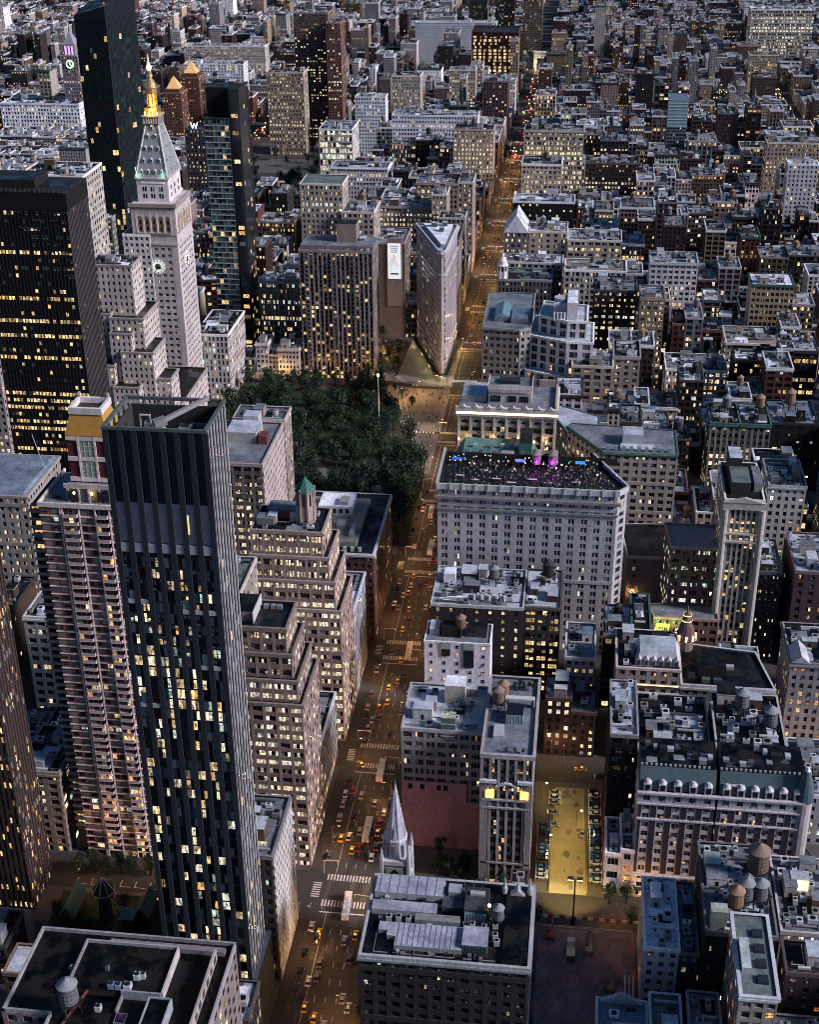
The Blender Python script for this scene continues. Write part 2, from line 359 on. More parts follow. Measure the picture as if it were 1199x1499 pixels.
def clutter(root, x0, x1, y0, y1, z, rg, wc, rc, dens=1.0, tower=None, big=True, mass=None):
    """bulkheads, air handlers, ducts and skylights on a roof. mass: MB to write into for the far city"""
    W_, D_ = x1-x0, y1-y0; A = W_*D_
    if W_ < 4 or D_ < 4: return
    used = []
    def spot(w_, d_):
        for _ in range(8):
            x = rg.uniform(x0+w_/2+.7, max(x0+w_/2+.71, x1-w_/2-.7)); y = rg.uniform(y0+d_/2+.7, max(y0+d_/2+.71, y1-d_/2-.7))
            if all(abs(x-a) > (w_+c_)/2+.3 or abs(y-b_) > (d_+e_)/2+.3 for a, b_, c_, e_ in used): used.append((x, y, w_, d_)); return x, y
    def out(mb, nm):
        if mass is None: mb.build(nm, root)
    if tower: used.append((tower[0], tower[1], 4.4, 4.4))
    for _ in range(rg.choice((1, 1, 2)) + (1 if A > 500 else 0) if big else 0):
        w_ = min(W_*.5, rg.uniform(3, 7)); d_ = min(D_*.5, rg.uniform(3, 8)); h = rg.uniform(2.6, 5); s_ = spot(w_, d_)
        if not s_: continue
        mb = mass or MB(); x, y = s_; c = rg.choice((wc, wc, C['lime'], C['grey'], (.5, .5, .52), C['brown']))
        mb.box(x-w_/2, x+w_/2, y-d_/2, y+d_/2, z, z+h, c, top='roof', tc=rc)
        mb.box(x-w_/2-.15, x+w_/2+.15, y-d_/2-.15, y+d_/2+.15, z+h, z+h+.25, rg.choice((c, (.6, .6, .64))), top='roof', tc=rg.choice((rc, RC['pale'], RC['grey'])))
        if mass is None:
            bh = mb.build('bulkhead', root); mb = MB(); mb.box(x-.5, x+.5, y-d_/2-.05, y-d_/2, z+.1, z+2.1, rg.choice(((.05, .05, .05), (.2, .08, .05), (.3, .32, .34))), 'metal'); mb.build('door', bh)
    for _ in range(int(A/130*dens)+1):
        w_ = rg.uniform(1.2, 3.2); d_ = rg.uniform(1.2, 3.5); h = rg.uniform(.9, 2.2); s_ = spot(w_, d_)
        if not s_: continue
        x, y = s_; mb = mass or MB(); c = rg.choice(((.5, .52, .55), (.62, .63, .66), (.28, .30, .33), (.4, .38, .36)))
        mb.box(x-w_/2, x+w_/2, y-d_/2, y+d_/2, z+.3, z+.3+h, c, 'metal')
        if mass is None:
            mb.frustum(x, y, min(w_, d_)*.35, min(w_, d_)*.35, z+.3+h, z+.45+h, 10, (.06, .06, .07), 'metal')
            mb.box(x-w_/2+.1, x-w_/2+.3, y-d_/2+.1, y+d_/2-.1, z, z+.3, (.1, .1, .1), 'metal'); mb.box(x+w_/2-.3, x+w_/2-.1, y-d_/2+.1, y+d_/2-.1, z, z+.3, (.1, .1, .1), 'metal')
        out(mb, 'roof_unit')
    for _ in range(int(A/220*dens)+(rg.random() < .5)):
        L = rg.uniform(3, min(12, W_*.7+1)); s_ = spot(L, 1.0)
        if s_:
            mb = mass or MB(); x, y = s_; mb.box(x-L/2, x+L/2, y-.35, y+.35, z+.4, z+1.1, rg.choice(((.45, .47, .5), (.6, .6, .62), (.2, .2, .22))), 'metal', bottom=True); out(mb, 'duct')
    if mass is None and dens >= .5:
        for _ in range(2+int(A/260)):
            mb = MB(); c = rg.choice(((.4, .42, .44), (.2, .2, .22), (.55, .56, .58), (.3, .12, .08))); x, y = rg.uniform(x0+1, x1-1), rg.uniform(y0+1, y1-1); x2, y2 = min(x1-1, x+rg.uniform(2, 9)), min(y1-1, y+rg.uniform(2, 9)); zz = z+rg.uniform(.2, .5)
            mb.bar((x, y, zz), (x2, y, zz), .22, c); mb.bar((x2, y, zz), (x2, y2, zz), .22, c); mb.bar((x, y, z), (x, y, zz+1.0), .22, c); mb.build('pipe', root)
        if rg.random() < .5:
            mb = MB(); x, y = rg.uniform(x0+1, x1-1), rg.uniform(y0+1, y1-1); hh = rg.uniform(2.5, 6); mb.bar((x, y, z), (x, y, z+hh), .12, (.5, .5, .52)); mb.bar((x-.7, y, z+hh*.8), (x+.7, y, z+hh*.8), .08, (.5, .5, .52)); mb.build('antenna', root)
        if rg.random() < .45:
            mb = MB(); c = (.34, .35, .37); xa, xb, yy_ = x0+1, x0+1+(x1-x0-2)*rg.uniform(.3, .9), y0+1.0
            mb.bar((xa, yy_, z+1.1), (xb, yy_, z+1.1), .07, c); mb.bar((xa, yy_, z+.6), (xb, yy_, z+.6), .05, c); k_ = xa
            while k_ < xb: mb.bar((k_, yy_, z), (k_, yy_, z+1.1), .07, c); k_ += 1.8
            mb.build('railing', root)
    if rg.random() < .5:
        s_ = spot(3.0, 2.2)
        if s_:
            mb = mass or MB(); x, y = s_; mb.box(x-1.5, x+1.5, y-1.1, y+1.1, z, z+.5, (.4, .42, .44), 'metal')
            mb.gable(x-1.4, x+1.4, y-1, y+1, z+.5, .6, 'x', (rg.random(), .25 if rg.random() < .4 else 0, .6), 'win', (.3, .3, .3)); out(mb, 'skylight')

HTS = {}; BL = []
def auto_wt(x, y, k):
    b = min(BL, key=lambda t: abs(t[0]-x)+abs(t[1]-y))[2]
    return ' '.join((('brown', 'grey', 'black', 'light brown')[k]+' water tower on '+b).replace(',', '').split()[:16])

NB = [0]
def building(name, label, tiers, st, rc='grey', cat='building', sides='auto', seed=None, wins=0, clut=1.0, tw=None, group=None, side_st=None, roof=True, obst=True, par=1.0, parc=None):
    """tiers: list of (x0,x1,y0,y1,z0,z1) or (poly,z0,z1) from the street up; sides: letters of faces with full facades"""
    NB[0] += 1; rg = random.Random(seed if seed is not None else NB[0]*13+5)
    t0 = tiers[0]
    if len(t0) == 6: ox, oy = (t0[0]+t0[1])/2, (t0[2]+t0[3])/2
    else: ox = sum(p[0] for p in t0[0])/len(t0[0]); oy = sum(p[1] for p in t0[0])/len(t0[0])
    root = thing(name, label, cat, (ox, oy, 0), group); BL.append((ox, oy, label))
    wall = MB(); rf = MB(); pp = MB(); pan = []
    rcol = RC[rc]
    for i, t in enumerate(tiers):
        if len(t) == 6:
            x0, x1, y0, y1, z0, z1 = t; poly = [(x0, y0), (x1, y0), (x1, y1), (x0, y1)]
        else:
            poly, z0, z1 = t; x0 = min(p[0] for p in poly); x1 = max(p[0] for p in poly); y0 = min(p[1] for p in poly); y1 = max(p[1] for p in poly)
        if obst and z0 < 20: OBST.append((x0, x1, y0, y1)); HTS[(round(x0), round(y0))] = tiers[-1][-1]
        wall.prism(poly, z0, z1-.02, st['c'], 'stone')
        rf.prism(poly, z1-.02, z1+.03*(i % 2)+.02, rcol, 'roof')
        n = len(poly); a = sum(poly[k][0]*poly[(k+1) % n][1]-poly[(k+1) % n][0]*poly[k][1] for k in range(n))
        pl = poly if a > 0 else poly[::-1]
        for k in range(n):
            p0, p1 = pl[k], pl[(k+1) % n]; F, L = frame(p0, p1)
            mxp, myp = (p0[0]+p1[0])/2, (p0[1]+p1[1])/2
            if (CAM[0]-mxp)*F[4]+(CAM[1]-myp)*F[5] < 0: continue
            face = 'N' if F[5] < -.7 else ('W' if F[4] > 0 else 'E')
            zl = z0 if i == 0 else max(z0, 0)
            if sides == 'auto' or face in sides: facade(wall, p0, p1, zl, z1, (side_st if (side_st and face != 'N') else (st if face == 'N' else dict(st, pr=min(st['pr'], .13), n=1, ww=min(st['ww'], .5)))), pan, rg, base=(i == 0))
            elif sides != 'blank' : punched(wall, p0, p1, zl, z1, st, pan, rg)
            if st['cor'] and (face == 'N' or sides == 'auto' or face in sides): cornice(pp, F, L, z1, st['cor'])
        if par and roof: parapet(pp, poly, z1, par if i == len(tiers)-1 else min(par, .8), parc or st['cor'] or tuple(min(.68, q*1.3+.06) for q in st['c']), out=st['pr']+.12)
    if len(tl0 := tiers[-1]) == 6 and clut:
        x0, x1, y0, y1, _z, z1 = tl0
        for k in range(int((x1-x0)*(y1-y0)/130)+1):
            w_ = rg.uniform(2, max(2.1, (x1-x0)*.5)); d_ = rg.uniform(2, max(2.1, (y1-y0)*.5)); a = rg.uniform(x0+.5, max(x0+.51, x1-w_-.5)); b_ = rg.uniform(y0+.5, max(y0+.51, y1-d_-.5)); zz = z1+.06+.004*k
            if a+w_ < x1 and b_+d_ < y1: rf.face([(a, b_, zz), (a+w_, b_, zz), (a+w_, b_+d_, zz), (a, b_+d_, zz)], 'roof', rg.choice((RC['pale'], RC['tar'], RC['grey'], RC['dark'], RC['white'], rcol)))
    wall.build('wall', root); rf.build('roof', root); pp.build('parapet', root)
    if wins: window_objects(pan, root, rg, st, wins)
    else:
        mb = MB(); panes_to(mb, pan, rg); mb.build('window', root, 'stuff' if len(pan) > 100 else None)
    tl = tiers[-1]
    if clut:
        if len(tl) == 6: clutter(root, tl[0], tl[1], tl[2], tl[3], tl[5]+.03, rg, st['c'], rcol, clut, (tw[0], tw[1]) if tw else None)
    if tw: water_tower(tw[0], tw[1], (tl[5] if len(tl) == 6 else tl[2])+.03 + (tw[4] if len(tw) > 4 else 0), tw[2], tw[3], None)
    return root
# ------------------------------------------------------------------ traced buildings, near to far
def part(mb, nm, root, kind=None): return mb.build(nm, root, kind)

# --- dark flat roof in the lower left corner
s_ = ST(C['mauve'], 3.9, 4.2, 2, .62, .55, .5, .10, 0, cor=None, q=.6)
r = building('office_block', 'broad black flat-roofed block with grey water tower, bottom left corner beside dark tower', [(-71, -15, 275, 305, 0, 61), (-58, -15, 215, 275, 0, 61)], s_, 'tar', sides='NW', wins=60, clut=0, par=1.2, parc=(.30, .31, .34), roof=False)
mb = MB()
for a in ((-71, 275, -71, 305), (-71, 305, -15, 305), (-15, 215, -15, 305), (-71, 275, -58, 275), (-58, 215, -58, 275)):
    x0, y0, x1, y1 = a; mb.box(min(x0, x1)-.3, max(x0, x1)+.3, min(y0, y1)-.3+.01, max(y0, y1)+.3, 60.5, 62.2+rnd.random()*.05, (.36, .36, .38))
part(mb, 'parapet', r)
mb = MB(); mb.box(-56, -30, 283, 300, 61, 63, C['dark'], top='roof', tc=RC['tar']); mb.box(-56.3, -29.7, 299.7, 300.2, 61, 64, (.38, .38, .4)); mb.box(-30, -29.5, 283, 299.7, 61, 64.1, (.5, .46, .45)); mb.box(-56.3, -55.8, 283, 299.7, 61, 64.05, (.32, .3, .32)); mb.box(-41, -30, 282.5, 283, 61, 64.02, (.36, .36, .4)); part(mb, 'bulkhead', r)
mb = MB(); mb.box(-41, -40.5, 277, 283, 61, 62.5, (.3, .3, .33)); mb.box(-32, -26.5, 270, 280, 61, 64.8, C['dark'], top='roof', tc=RC['tar'])
for a in ((-32.2, -26.3, 280, 280.4), (-32.2, -26.3, 269.6, 270), (-32.4, -32, 269.6, 280.4), (-26.5, -26.1, 269.6, 280.4)): mb.box(*a, 61, 65.3, (.36, .38, .42))
part(mb, 'bulkhead', r)
mb = MB(); mb.box(-19.4, -18.8, 262, 299.5, 61, 65, (.42, .38, .36)); mb.box(-19.4, -18.8, 215, 262, 61, 64.3, (.40, .37, .36))
for k in range(9): mb.box(-18.79, -18.72, 264+k*4, 266+k*4, 62, 64, (.12, .12, .13))
part(mb, 'parapet', r)
mb = MB(); mb.box(-50, -17, 300.6, 302.4, 61, 62.6, (.30, .27, .31)); part(mb, 'duct', r)
for (x, y, w_, c_) in ((-38, 288, 1.8, (.6, .62, .65)), (-36.4, 288.3, 1.2, (.5, .55, .6)), (-44, 284, 1.6, (.3, .42, .6)), (-42, 284, 1.6, (.3, .42, .6)), (-39.5, 284.2, 2, (.55, .6, .62)), (-47, 290, 1, (.25, .28, .3)), (-45, 276, 1.6, (.55, .55, .5))):
    mb = MB(); mb.box(x-w_/2, x+w_/2, y-w_/2, y+w_/2, 63.3, 65, c_, 'metal'); mb.frustum(x, y, w_*.4, w_*.4, 65, 65.2, 12, (.08, .08, .1), 'metal'); part(mb, 'roof_unit', r)
mb = MB(); mb.box(-40.5, -37.5, 273.5, 277, 61, 61.9, (.35, .36, .38), 'metal'); mb.hip(-40.3, -37.7, 273.7, 276.8, 61.9, .5, .9, (.25, .0, .4), 'win'); part(mb, 'skylight', r)
mb = MB(); mb.box(-52.5, -47.6, 267, 271.4, 61, 61.8, (.3, .3, .3), 'metal')
for k in range(2):
    for j in range(9): mb.box(-52.3+j*.53, -52.3+j*.53+.4, 267.3+k*2.1, 269+k*2.1, 61.8, 61.95, (.85, .70, .28), 'soft')
part(mb, 'skylight', r)
for k in range(1): mb = MB(); mb.bar((-57, 258, 61.5), (-50, 285, 62.6), .5, (.42, .14, .13)); part(mb, 'duct', r)
mb = MB(); mb.lathe(-57.5, 290.5, [(.7, 61), (.7, 62.3), (.9, 62.6), (.5, 63.4), (0, 63.6)], 12, (.10, .42, .42), 'metal'); part(mb, 'vent', r)
water_tower(-52.5, 275.5, 62.4, 1.38, 1, 'large grey water tower with pinkish cone roof on black flat roof, bottom left')

# --- slender dark glass tower with vertical fins
X0, X1, Y0, Y1, ZT = -44.0, -18.3, 328.5, 348.5, 208.0
DK = (.060, .072, .115); DK2 = (.48, .47, .48)
t277 = thing('skyscraper', 'slender black tower with full-height vertical fins and open roof frame, left of the avenue', 'skyscraper', ((X0+X1)/2, (Y0+Y1)/2, 0))
OBST.append((X0, X1+3, Y0, Y1+10))
mb = MB(); mb.box(X0+.6, X1-.14, Y0+.6, Y1-.6, 0, ZT-9, (.018, .02, .026), 'glass', top='roof', tc=(.07, .08, .09)); mb.box(X0+1, X1+1.5, Y0+2, Y1+8, 0, 22, (.16, .17, .18), top='roof', tc=RC['grey']); part(mb, 'wall', t277)
xs = [X0+(X1-X0)*k/7 for k in range(8)]; ys = [Y0+(Y1-Y0)*k/7 for k in range(8)]
for k, x in enumerate(xs):
    mb = MB(); mb.box(x-.72, x+.72, Y0-.3, Y0+.62, 12 if k < 7 else 12, ZT, DK, 'stone'); part(mb, 'fin', t277)
for k, y in enumerate(ys[1:]):
    mb = MB(); mb.box(X1-.12, X1+.14, y-.42, y+.06, 14, ZT, DK2, 'stone'); part(mb, 'fin', t277)
mb = MB()   # roof frame: perimeter beams, open bays behind
for a in ((X0-.95, X1+.45, Y0-.3, Y0+.5, ZT, ZT+.8), (X0-.95, X1+.45, Y1-.5, Y1+.3, ZT, ZT+.8), (X0-.95, X0, Y0+.5, Y1-.5, ZT, ZT+.82), (X1-.4, X1+.45, Y0+.5, Y1-.5, ZT, ZT+.82)): mb.box(*a, (.16, .20, .20), bottom=True)
for x in (X0+4, X0+8, X0+12, X1-4, X1-9): mb.box(x-.3, x+.3, Y1-.45, Y1+.2, ZT-9, ZT, (.22, .23, .25))
for y in (Y0+4, Y0+8, Y0+12, Y0+16): mb.box(X0-.5, X0+.1, y-.3, y+.3, ZT-9, ZT, (.22, .23, .25))
part(mb, 'roof_frame', t277)
mb = MB(); mb.box(X0+.7, X0+1.2, Y0+.8, Y1-.8, ZT-9, ZT-1.2, (.1, .11, .12)); mb.box(X0+1, X1-1, Y1-1.3, Y1-.7, ZT-9, ZT-1, (.09, .1, .11)); mb.box(X0+3, X1-2, Y0+2.5, Y0+3, ZT-9, ZT-4.6, (.25, .26, .28)); mb.box(X1-8, X1-7.5, Y0+3, Y1-4, ZT-9, ZT-4.5, (.34, .35, .37)); mb.box(X1-8, X1-2, Y1-4.4, Y1-4, ZT-9, ZT-4.4, (.34, .35, .37)); part(mb, 'bulkhead', t277)
mb = MB()  # roof crane
mb.lathe(-31.8, 337, [(2.3, 200), (2.3, 203.4), (1.6, 204.2), (.6, 205.5), (.5, 206.5)], 16, (.38, .42, .46), 'metal'); mb.bar((-33.5, 336, 206.3), (-21.5, 345, 210.5), 1.1, (.44, .42, .43)); mb.bar((-33.6, 335.9, 206.5), (-31, 337.6, 207.1), 2.2, (.36, .36, .36), h=2.0); mb.bar((-31.8, 337, 205), (-31.8, 337, 207), .7, (.3, .3, .3))
part(mb, 'roof_crane', t277)
for x, y, rr in ((-36.6, 336.0, 1.6), (-29.0, 335, 1.4)):
    mb = MB(); mb.frustum(x, y, rr, rr, ZT-9, ZT-4.5, 16, (.42, .46, .5), 'metal'); mb.frustum(x, y, rr, rr*.4, ZT-4.5, ZT-4.0, 16, (.5, .54, .6), 'metal'); part(mb, 'roof_tank', t277)
for q in ((-38.8, 340), (-35.5, 340)):
    mb = MB(); mb.bar((q[0], q[1], ZT-9), (q[0]+(.4 if q[0] < -37 else -.4), q[1], ZT-.6), .35, (.5, .52, .55)); mb.bar((q[0], q[1], ZT-6), (-37.1, q[1]-2, ZT-8.6), .25, (.5, .52, .55)); part(mb, 'roof_mast', t277)
mb = MB(); mb.box(-38.6, -35.7, 339.8, 340.2, ZT-1, ZT-.6, (.5, .52, .55)); part(mb, 'roof_mast', t277)
FLH = 3.45; rg = random.Random(4); nfl = int((ZT-24-20)/FLH)
litf = {}
mb = MB()
for k in range(7):   # mechanical louvre band, terraces, floor lines
    a, b_ = xs[k]+.72, xs[k+1]-.72
    lb = MB(); lb.box(a, b_, Y0+.35, Y0+.58, 176, 187.5, (.42, .38, .44), 'stone'); part(lb, 'louvre', t277); lb = MB(); lb.box(a, b_, Y0-.1, Y0+.58, 173.2, 175.8, (.38, .39, .44)); part(lb, 'ledge', t277)
    for j in range(nfl): mb.box(a, b_, Y0+.42, Y0+.59, 20+j*FLH-.22, 20+j*FLH+.22, (.13, .14, .17))
part(mb, 'floor_edge', t277, 'stuff')  # floor edges of all the bays, merged into one part
for (ka, kb, z0_, h_) in ((0, 2, 157.5, 3.8), (4, 6.9, 155, 4.2), (0, 1.9, 124, 4.5), (5, 6.9, 137.5, 4.8)):
    mb = MB(); a = X0+(X1-X0)*ka/7+.95; b_ = X0+(X1-X0)*kb/7-.2; mb.box(a, b_, Y0-.2, Y0+.56, z0_, z0_+1.3, (.42, .43, .45)); mb.box(a+.3, a+2.6, Y0+.3, Y0+.57, z0_+1.3, z0_+h_, (.36, .42, .42)); part(mb, 'terrace', t277)
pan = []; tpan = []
gp = MB(); gp.box(X1-.3, X1-.15, Y0+.62, Y1-.5, ZT-9, ZT-.05, (.02, .025, .03), 'glass'); gp.box(X0+.6, X1-.6, Y0+.5, Y0+.62, ZT-9, ZT-.05, (.02, .025, .03), 'glass'); part(gp, 'glass_screen', t277)
for (x, y, w_, d_, h_) in ((-40.5, 332, 2.2, 3, 3), (-33, 332.5, 3, 2, 2.5), (-24.5, 333, 2.5, 3, 4), (-27, 341, 3, 3, 5), (-37, 345, 4, 2, 4), (-22.5, 345.5, 2, 2, 3)): gp = MB(); gp.box(x-w_/2, x+w_/2, y-d_/2, y+d_/2, ZT-8.9, ZT-8.9+h_, (.45, .48, .5), 'metal'); gp.box(x-w_/3, x+w_/3, y-d_/3, y+d_/3, ZT-8.9+h_, ZT-8.6+h_, (.1, .1, .1), 'metal'); part(gp, 'roof_unit', t277)
F_, L_ = frame((X0, Y0+.56), (X1, Y0+.56)); F2, L2 = frame((X1-.14, Y0), (X1-.14, Y1))
for j in range(nfl):
    z = 20+j*FLH
    if 170 < z < 188: continue
    zone = (.26 if z < 171 else .05) if (z > 152 or 84 < z < 90) else (.36 if 88 < z < 148 else .22)
    for k in range(7):
        pb = .93 if rg.random() < zone*.95 else (.35 if rg.random() < zone*1.3 else .03); qb = rg.choice((.2, .35, .5, .6, .6, .8, .95))
        a = xs[k]+.72-X0; wd = (L_/7-1.44)/2
        for q in range(2):
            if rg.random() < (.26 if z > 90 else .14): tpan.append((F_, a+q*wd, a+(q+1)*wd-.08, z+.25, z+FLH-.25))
            else: pan.append((F_, a+q*wd, a+(q+1)*wd-.08, z+.25, z+FLH-.25, pb, qb))
    for k in range(7):
        pan.append((F2, k*L2/7+.45, (k+1)*L2/7-.85, z+.25, z+FLH-.25, .04, .4))
window_objects(pan, t277, rg, dict(mull=(.05, .055, .06)), 100)
for F, s0, s1, za, zb in tpan: mb = MB(); mb.obox(F, s0, s1, 0, .05, za, zb, rg.choice(((.20, .27, .34), (.30, .36, .42), (.10, .18, .22), (.42, .44, .46))), 'metal'); part(mb, 'painted_reflection', t277)  # opaque bluish panels, sky reflection painted into their colour
mb = MB(); mb.box(-26.3, -24.6, Y0+.1, Y0+.34, 179, 184.5, (1, .8, .35), 'soft'); part(mb, 'lit_opening', t277)

# --- red and cream apartment tower with balconies and golden mansard
ap = thing('apartment_tower', 'red and cream apartment tower with stacked balconies and golden mansard top', 'apartment tower', (-85, 417, 0))
OBST.append((-104, -72, 403, 432))
X0, X1, Y0, Y1, ZT = -98.0, -72.5, 405.0, 430.0, 145.0
mb = MB(); mb.box(X0, X1, Y0, Y1, 0, ZT, (.46, .19, .18), top='roof', tc=RC['grey']); mb.box(X0-4.5, X0, Y0+3, Y1, 0, ZT-2, (.30, .22, .2), top='roof', tc=RC['dark']); part(mb, 'wall', ap)
CR = (.68, .56, .54); pan = []; FH = 2.95; nfl = int(ZT/FH); rg = random.Random(11)
F_, L_ = frame((X0, Y0), (X1, Y0))
mb = MB()
for j in range(1, nfl): mb.obox(F_, -.2, L_+.1, 0, .28, j*FH-.3, j*FH+.06, CR)
for x in (X0+6.9, X0+7.6, X0+13.3, X0+18.6, X0+23.4): mb.obox(F_, x-X0-.2, x-X0+.2, 0, .35, 0, ZT, CR)
part(mb, 'floor_band', ap)
# bays: (start, end, kind)
bays = [(0.3, 2.8, 'w'), (3.6, 6.3, 'w'), (7.8, 13.0, 'b'), (13.7, 15.6, 'w'), (16.2, 18.4, 'w'), (18.8, 23.1, 'b'), (23.6, 25.2, 'w')]
tm = MB()
for j in range(nfl):
    z = j*FH
    for a, b_, kd in bays:
        if kd == 'w':
            if rg.random() < .55: tm.obox(F_, a+.2, b_-.2, 0, .06, z+.75, z+2.5, rg.choice(((.30, .40, .38), (.38, .46, .44), (.22, .30, .30))), 'metal')
            else: pan.append((F_, a+.2, b_-.2, z+.75, z+2.5, .12 if z > 30 else .35, rg.choice((.3, .5, .96))))
        else:
            w_ = (b_-a)/3
            for q in range(3): pan.append((F_, a+q*w_+.1, a+(q+1)*w_-.15, z+.35, z+2.5, .16 if z > 30 else .4, rg.uniform(.1, .6)))
tm.build('curtained_window', ap, 'stuff')
def balcony(root, F, a, b_, z, out=1.5, col=(.58, .46, .46)):
    m_ = MB(); m_.obox(F, a, b_, 0, out, z-.16, z+.08, (.68, .54, .54))
    m_.obox(F, a, b_, out-.1, out, z+.08, z+1.05, col, 'metal'); m_.obox(F, a, a+.08, .02, out-.1, z+.08, z+1.04, col, 'metal'); m_.obox(F, b_-.08, b_, .02, out-.1, z+.08, z+1.04, col, 'metal')
    return m_.build('balcony', root)
nb_ = 0
for j in range(nfl-1, 1, -1):
    z = j*FH+.2
    if nb_ < 98:
        balcony(ap, F_, 8.0, 12.8, z, 1.3 if j % 2 else 1.5); balcony(ap, F_, 19.0, 23.0, z, 1.3 if j % 2 else 1.5); nb_ += 2
FW, LW = frame((X0, Y1), (X0, Y0))
mb = MB()
for j in range(4, nfl): 
    F3, L3 = frame((X0-4.5, Y0+3), (X0, Y0+3)); mb.obox(F3, 0, L3-.1, 0, 1.6, j*FH-.1, j*FH+.1, (.52, .46, .46)); mb.obox(F3, 0, L3-.1, 1.5, 1.6, j*FH+.1, j*FH+1.0, (.44, .38, .38)); pan.append((F3, .6, 3.6, j*FH+.5, j*FH+2.6, .18, .3))
mb.build('balcony', ap, 'stuff')
for p0, p1 in (((X1, Y0), (X1, Y1)),):
    F4, L4 = frame(p0, p1)
    for j in range(nfl):
        for q in range(5): pan.append((F4, q*5+1, q*5+3.5, j*FH+.7, j*FH+2.5, .12, .4))
window_objects(pan, ap, rg, dict(mull=(.30, .28, .28)), 100)
mb = MB()  # parapet and crown terraces
for a in ((X0-.4, X1+.4, Y0-.5, Y0, ZT-.3, ZT+1.3), (X0-.4, X0, Y0, Y1, ZT-.3, ZT+1.31), (X1, X1+.4, Y0, Y1, ZT-.3, ZT+1.31)): mb.box(*a, (.6, .54, .52))
part(mb, 'parapet', ap)
mb = MB(); mb.box(-90, -73.5, 409, 428, ZT, 150.5, (.36, .32, .31), top='roof', tc=RC['grey']); mb.box(-90.3, -73.2, 408.6, 409, 149.8, 151.4, (.48, .44, .42))
for x in (-89, -85.5, -82, -78.5, -75): mb.box(x-.35, x+.35, 408.3, 409, ZT, 150, (.45, .40, .38))
for x in (-95, -93.5): mb.box(x, x+1, 410, 411.2, ZT, ZT+1, (.22, .10, .06))
part(mb, 'penthouse', ap)
mb = MB()
for x in (-87.2, -77.3):
    mb.box(x-2, x+1.6, 408.2, 408.6, ZT+.6, ZT+4, (.01, .02, .03), 'glass')
part(mb, 'penthouse', ap)
mb = MB(); CX0, CX1, CY0, CY1 = -88.5, -75.0, 412, 424
mb.box(CX0, CX1, CY0, CY1, 150.5, 167, (.30, .055, .07))
for z in (151, 158.3, 165.5): mb.box(CX0-.3, CX1+.3, CY0-.31, CY1+.3, z, z+1.5, CR)
for x in (-84.9, -79.4): mb.box(x-.3, x+.4, CY0-.36, CY0, 151, 167, CR)
mb.box(CX1-1, CX1+.33, CY0-.33, CY0+.6, 150.5, 167, CR); part(mb, 'crown', ap)
for z in (152.6, 159.9):
    mb = MB(); mb.box(-84.6, -79.7, CY0-.2, CY0, z, z+5.4, (.35, .43, .38)); 
    for x in (-83, -81.4): mb.box(x-.08, x+.08, CY0-.28, CY0-.2, z, z+5.4, (.6, .6, .55), 'metal')
    for zz in (1.8, 3.6): mb.box(-84.6, -79.7, CY0-.27, CY0-.2, z+zz-.06, z+zz+.06, (.6, .6, .55), 'metal')
    part(mb, 'window', ap)
mb = MB(); mb.hip(CX0-.4, CX1+.4, CY0-.4, CY1+.4, 167.2, 7.2, 2.0, (.62, .32, .06), 'copper', tc=(.08, .08, .09)); 
for k in range(24): x = CX0+k*.55; 
part(mb, 'mansard_roof', ap)
mb = MB()
for a in ((CX0+1.2, CX1-1.2, CY0+1.1, CY0+2.1), (CX0+1.2, CX1-1.2, CY1-2.1, CY1-1.1), (CX0+1.2, CX0+2.2, CY0+2.1, CY1-2.1), (CX1-2.2, CX1-1.2, CY0+2.1, CY1-2.1)): mb.box(*a, 174, 176.2, (.62, .58, .57))
for x in (CX0+2, CX1-2): mb.box(x-.4, x+.4, CY1-2, CY1-1.2, 176.2, 177.8, (.5, .46, .45))
part(mb, 'parapet', ap)
for x in (-86.8, -80.8):
    mb = MB(); mb.frustum(x, 407.9, .35, .35, 148.2, 148.9, 8, (1, .72, .3), 'hot'); part(mb, 'wall_lamp', ap)

# --- left edge tower, its neighbours
r = building('office_tower', 'dark brown tower of thin vertical piers cut by the lower left edge', [(-150, -108, 375, 393, 0, 150)], ST((.17, .10, .085), 3.7, 1.9, 1, .45, .70, .5, .22, 0, c2=(.05, .035, .035), q=.3), 'dark', sides='NW', wins=0, clut=0)
r = building('office_block', 'pale block with pink-edged roof cut by the left edge, near the bottom', [(-150, -117, 300, 330, 0, 62)], ST(C['grey'], 3.6, 4, 2, .5, .5, .3, .05), 'grey', sides='W', clut=.5, parc=(.5, .22, .25))
r = building('office_block', 'narrow ornate tan block with glowing ground floor beside balcony tower', [(-121, -105.5, 405, 432, 0, 36)], ST((.34, .27, .23), 3.6, 5, 2, .6, .6, .5, .2, .0, cor=(.36, .30, .26)), 'dark', wins=40, clut=.6)
r = building('office_block', 'low white corner block with heavy cornice behind balcony tower, left side', [(-146, -128, 484, 515, 0, 51)], ST((.50, .48, .46), 4.2, 4.6, 2, .72, .55, .5, .14, cor=(.6, .58, .56)), 'grey', wins=60)
r = building('low_building', 'low soot-dark block with cluttered roof left of the balcony tower', [(-127, -104, 440, 470, 0, 24)], ST(C['plum'], lit=.15), 'dark', clut=2, tw=(-118, 462, 1.0, 3))
r = building('low_building', 'grey-roofed low shed block left of the balcony tower base', [(-127, -103, 408+30, 439, 0, 16)], ST(C['dkred'], lit=.2), 'grey', clut=1.5)
r = building('insurance_block', 'cream corner block with smooth blue-grey roof and flagpole at the left edge', [(-215, -173, 563, 606, 0, 65)], ST((.40, .36, .34), 4.0, 3.4, 2, .5, .55, .7, .28, .1, belt=5, q=.55), 'blue', wins=0, clut=0, par=.7, parc=(.42, .40, .38))
mb = MB(); mb.hip(-214.6, -173.4, 563.4, 605.6, 65, 1.8, 1.6, (.24, .30, .40), 'roof'); part(mb, 'roof', r)
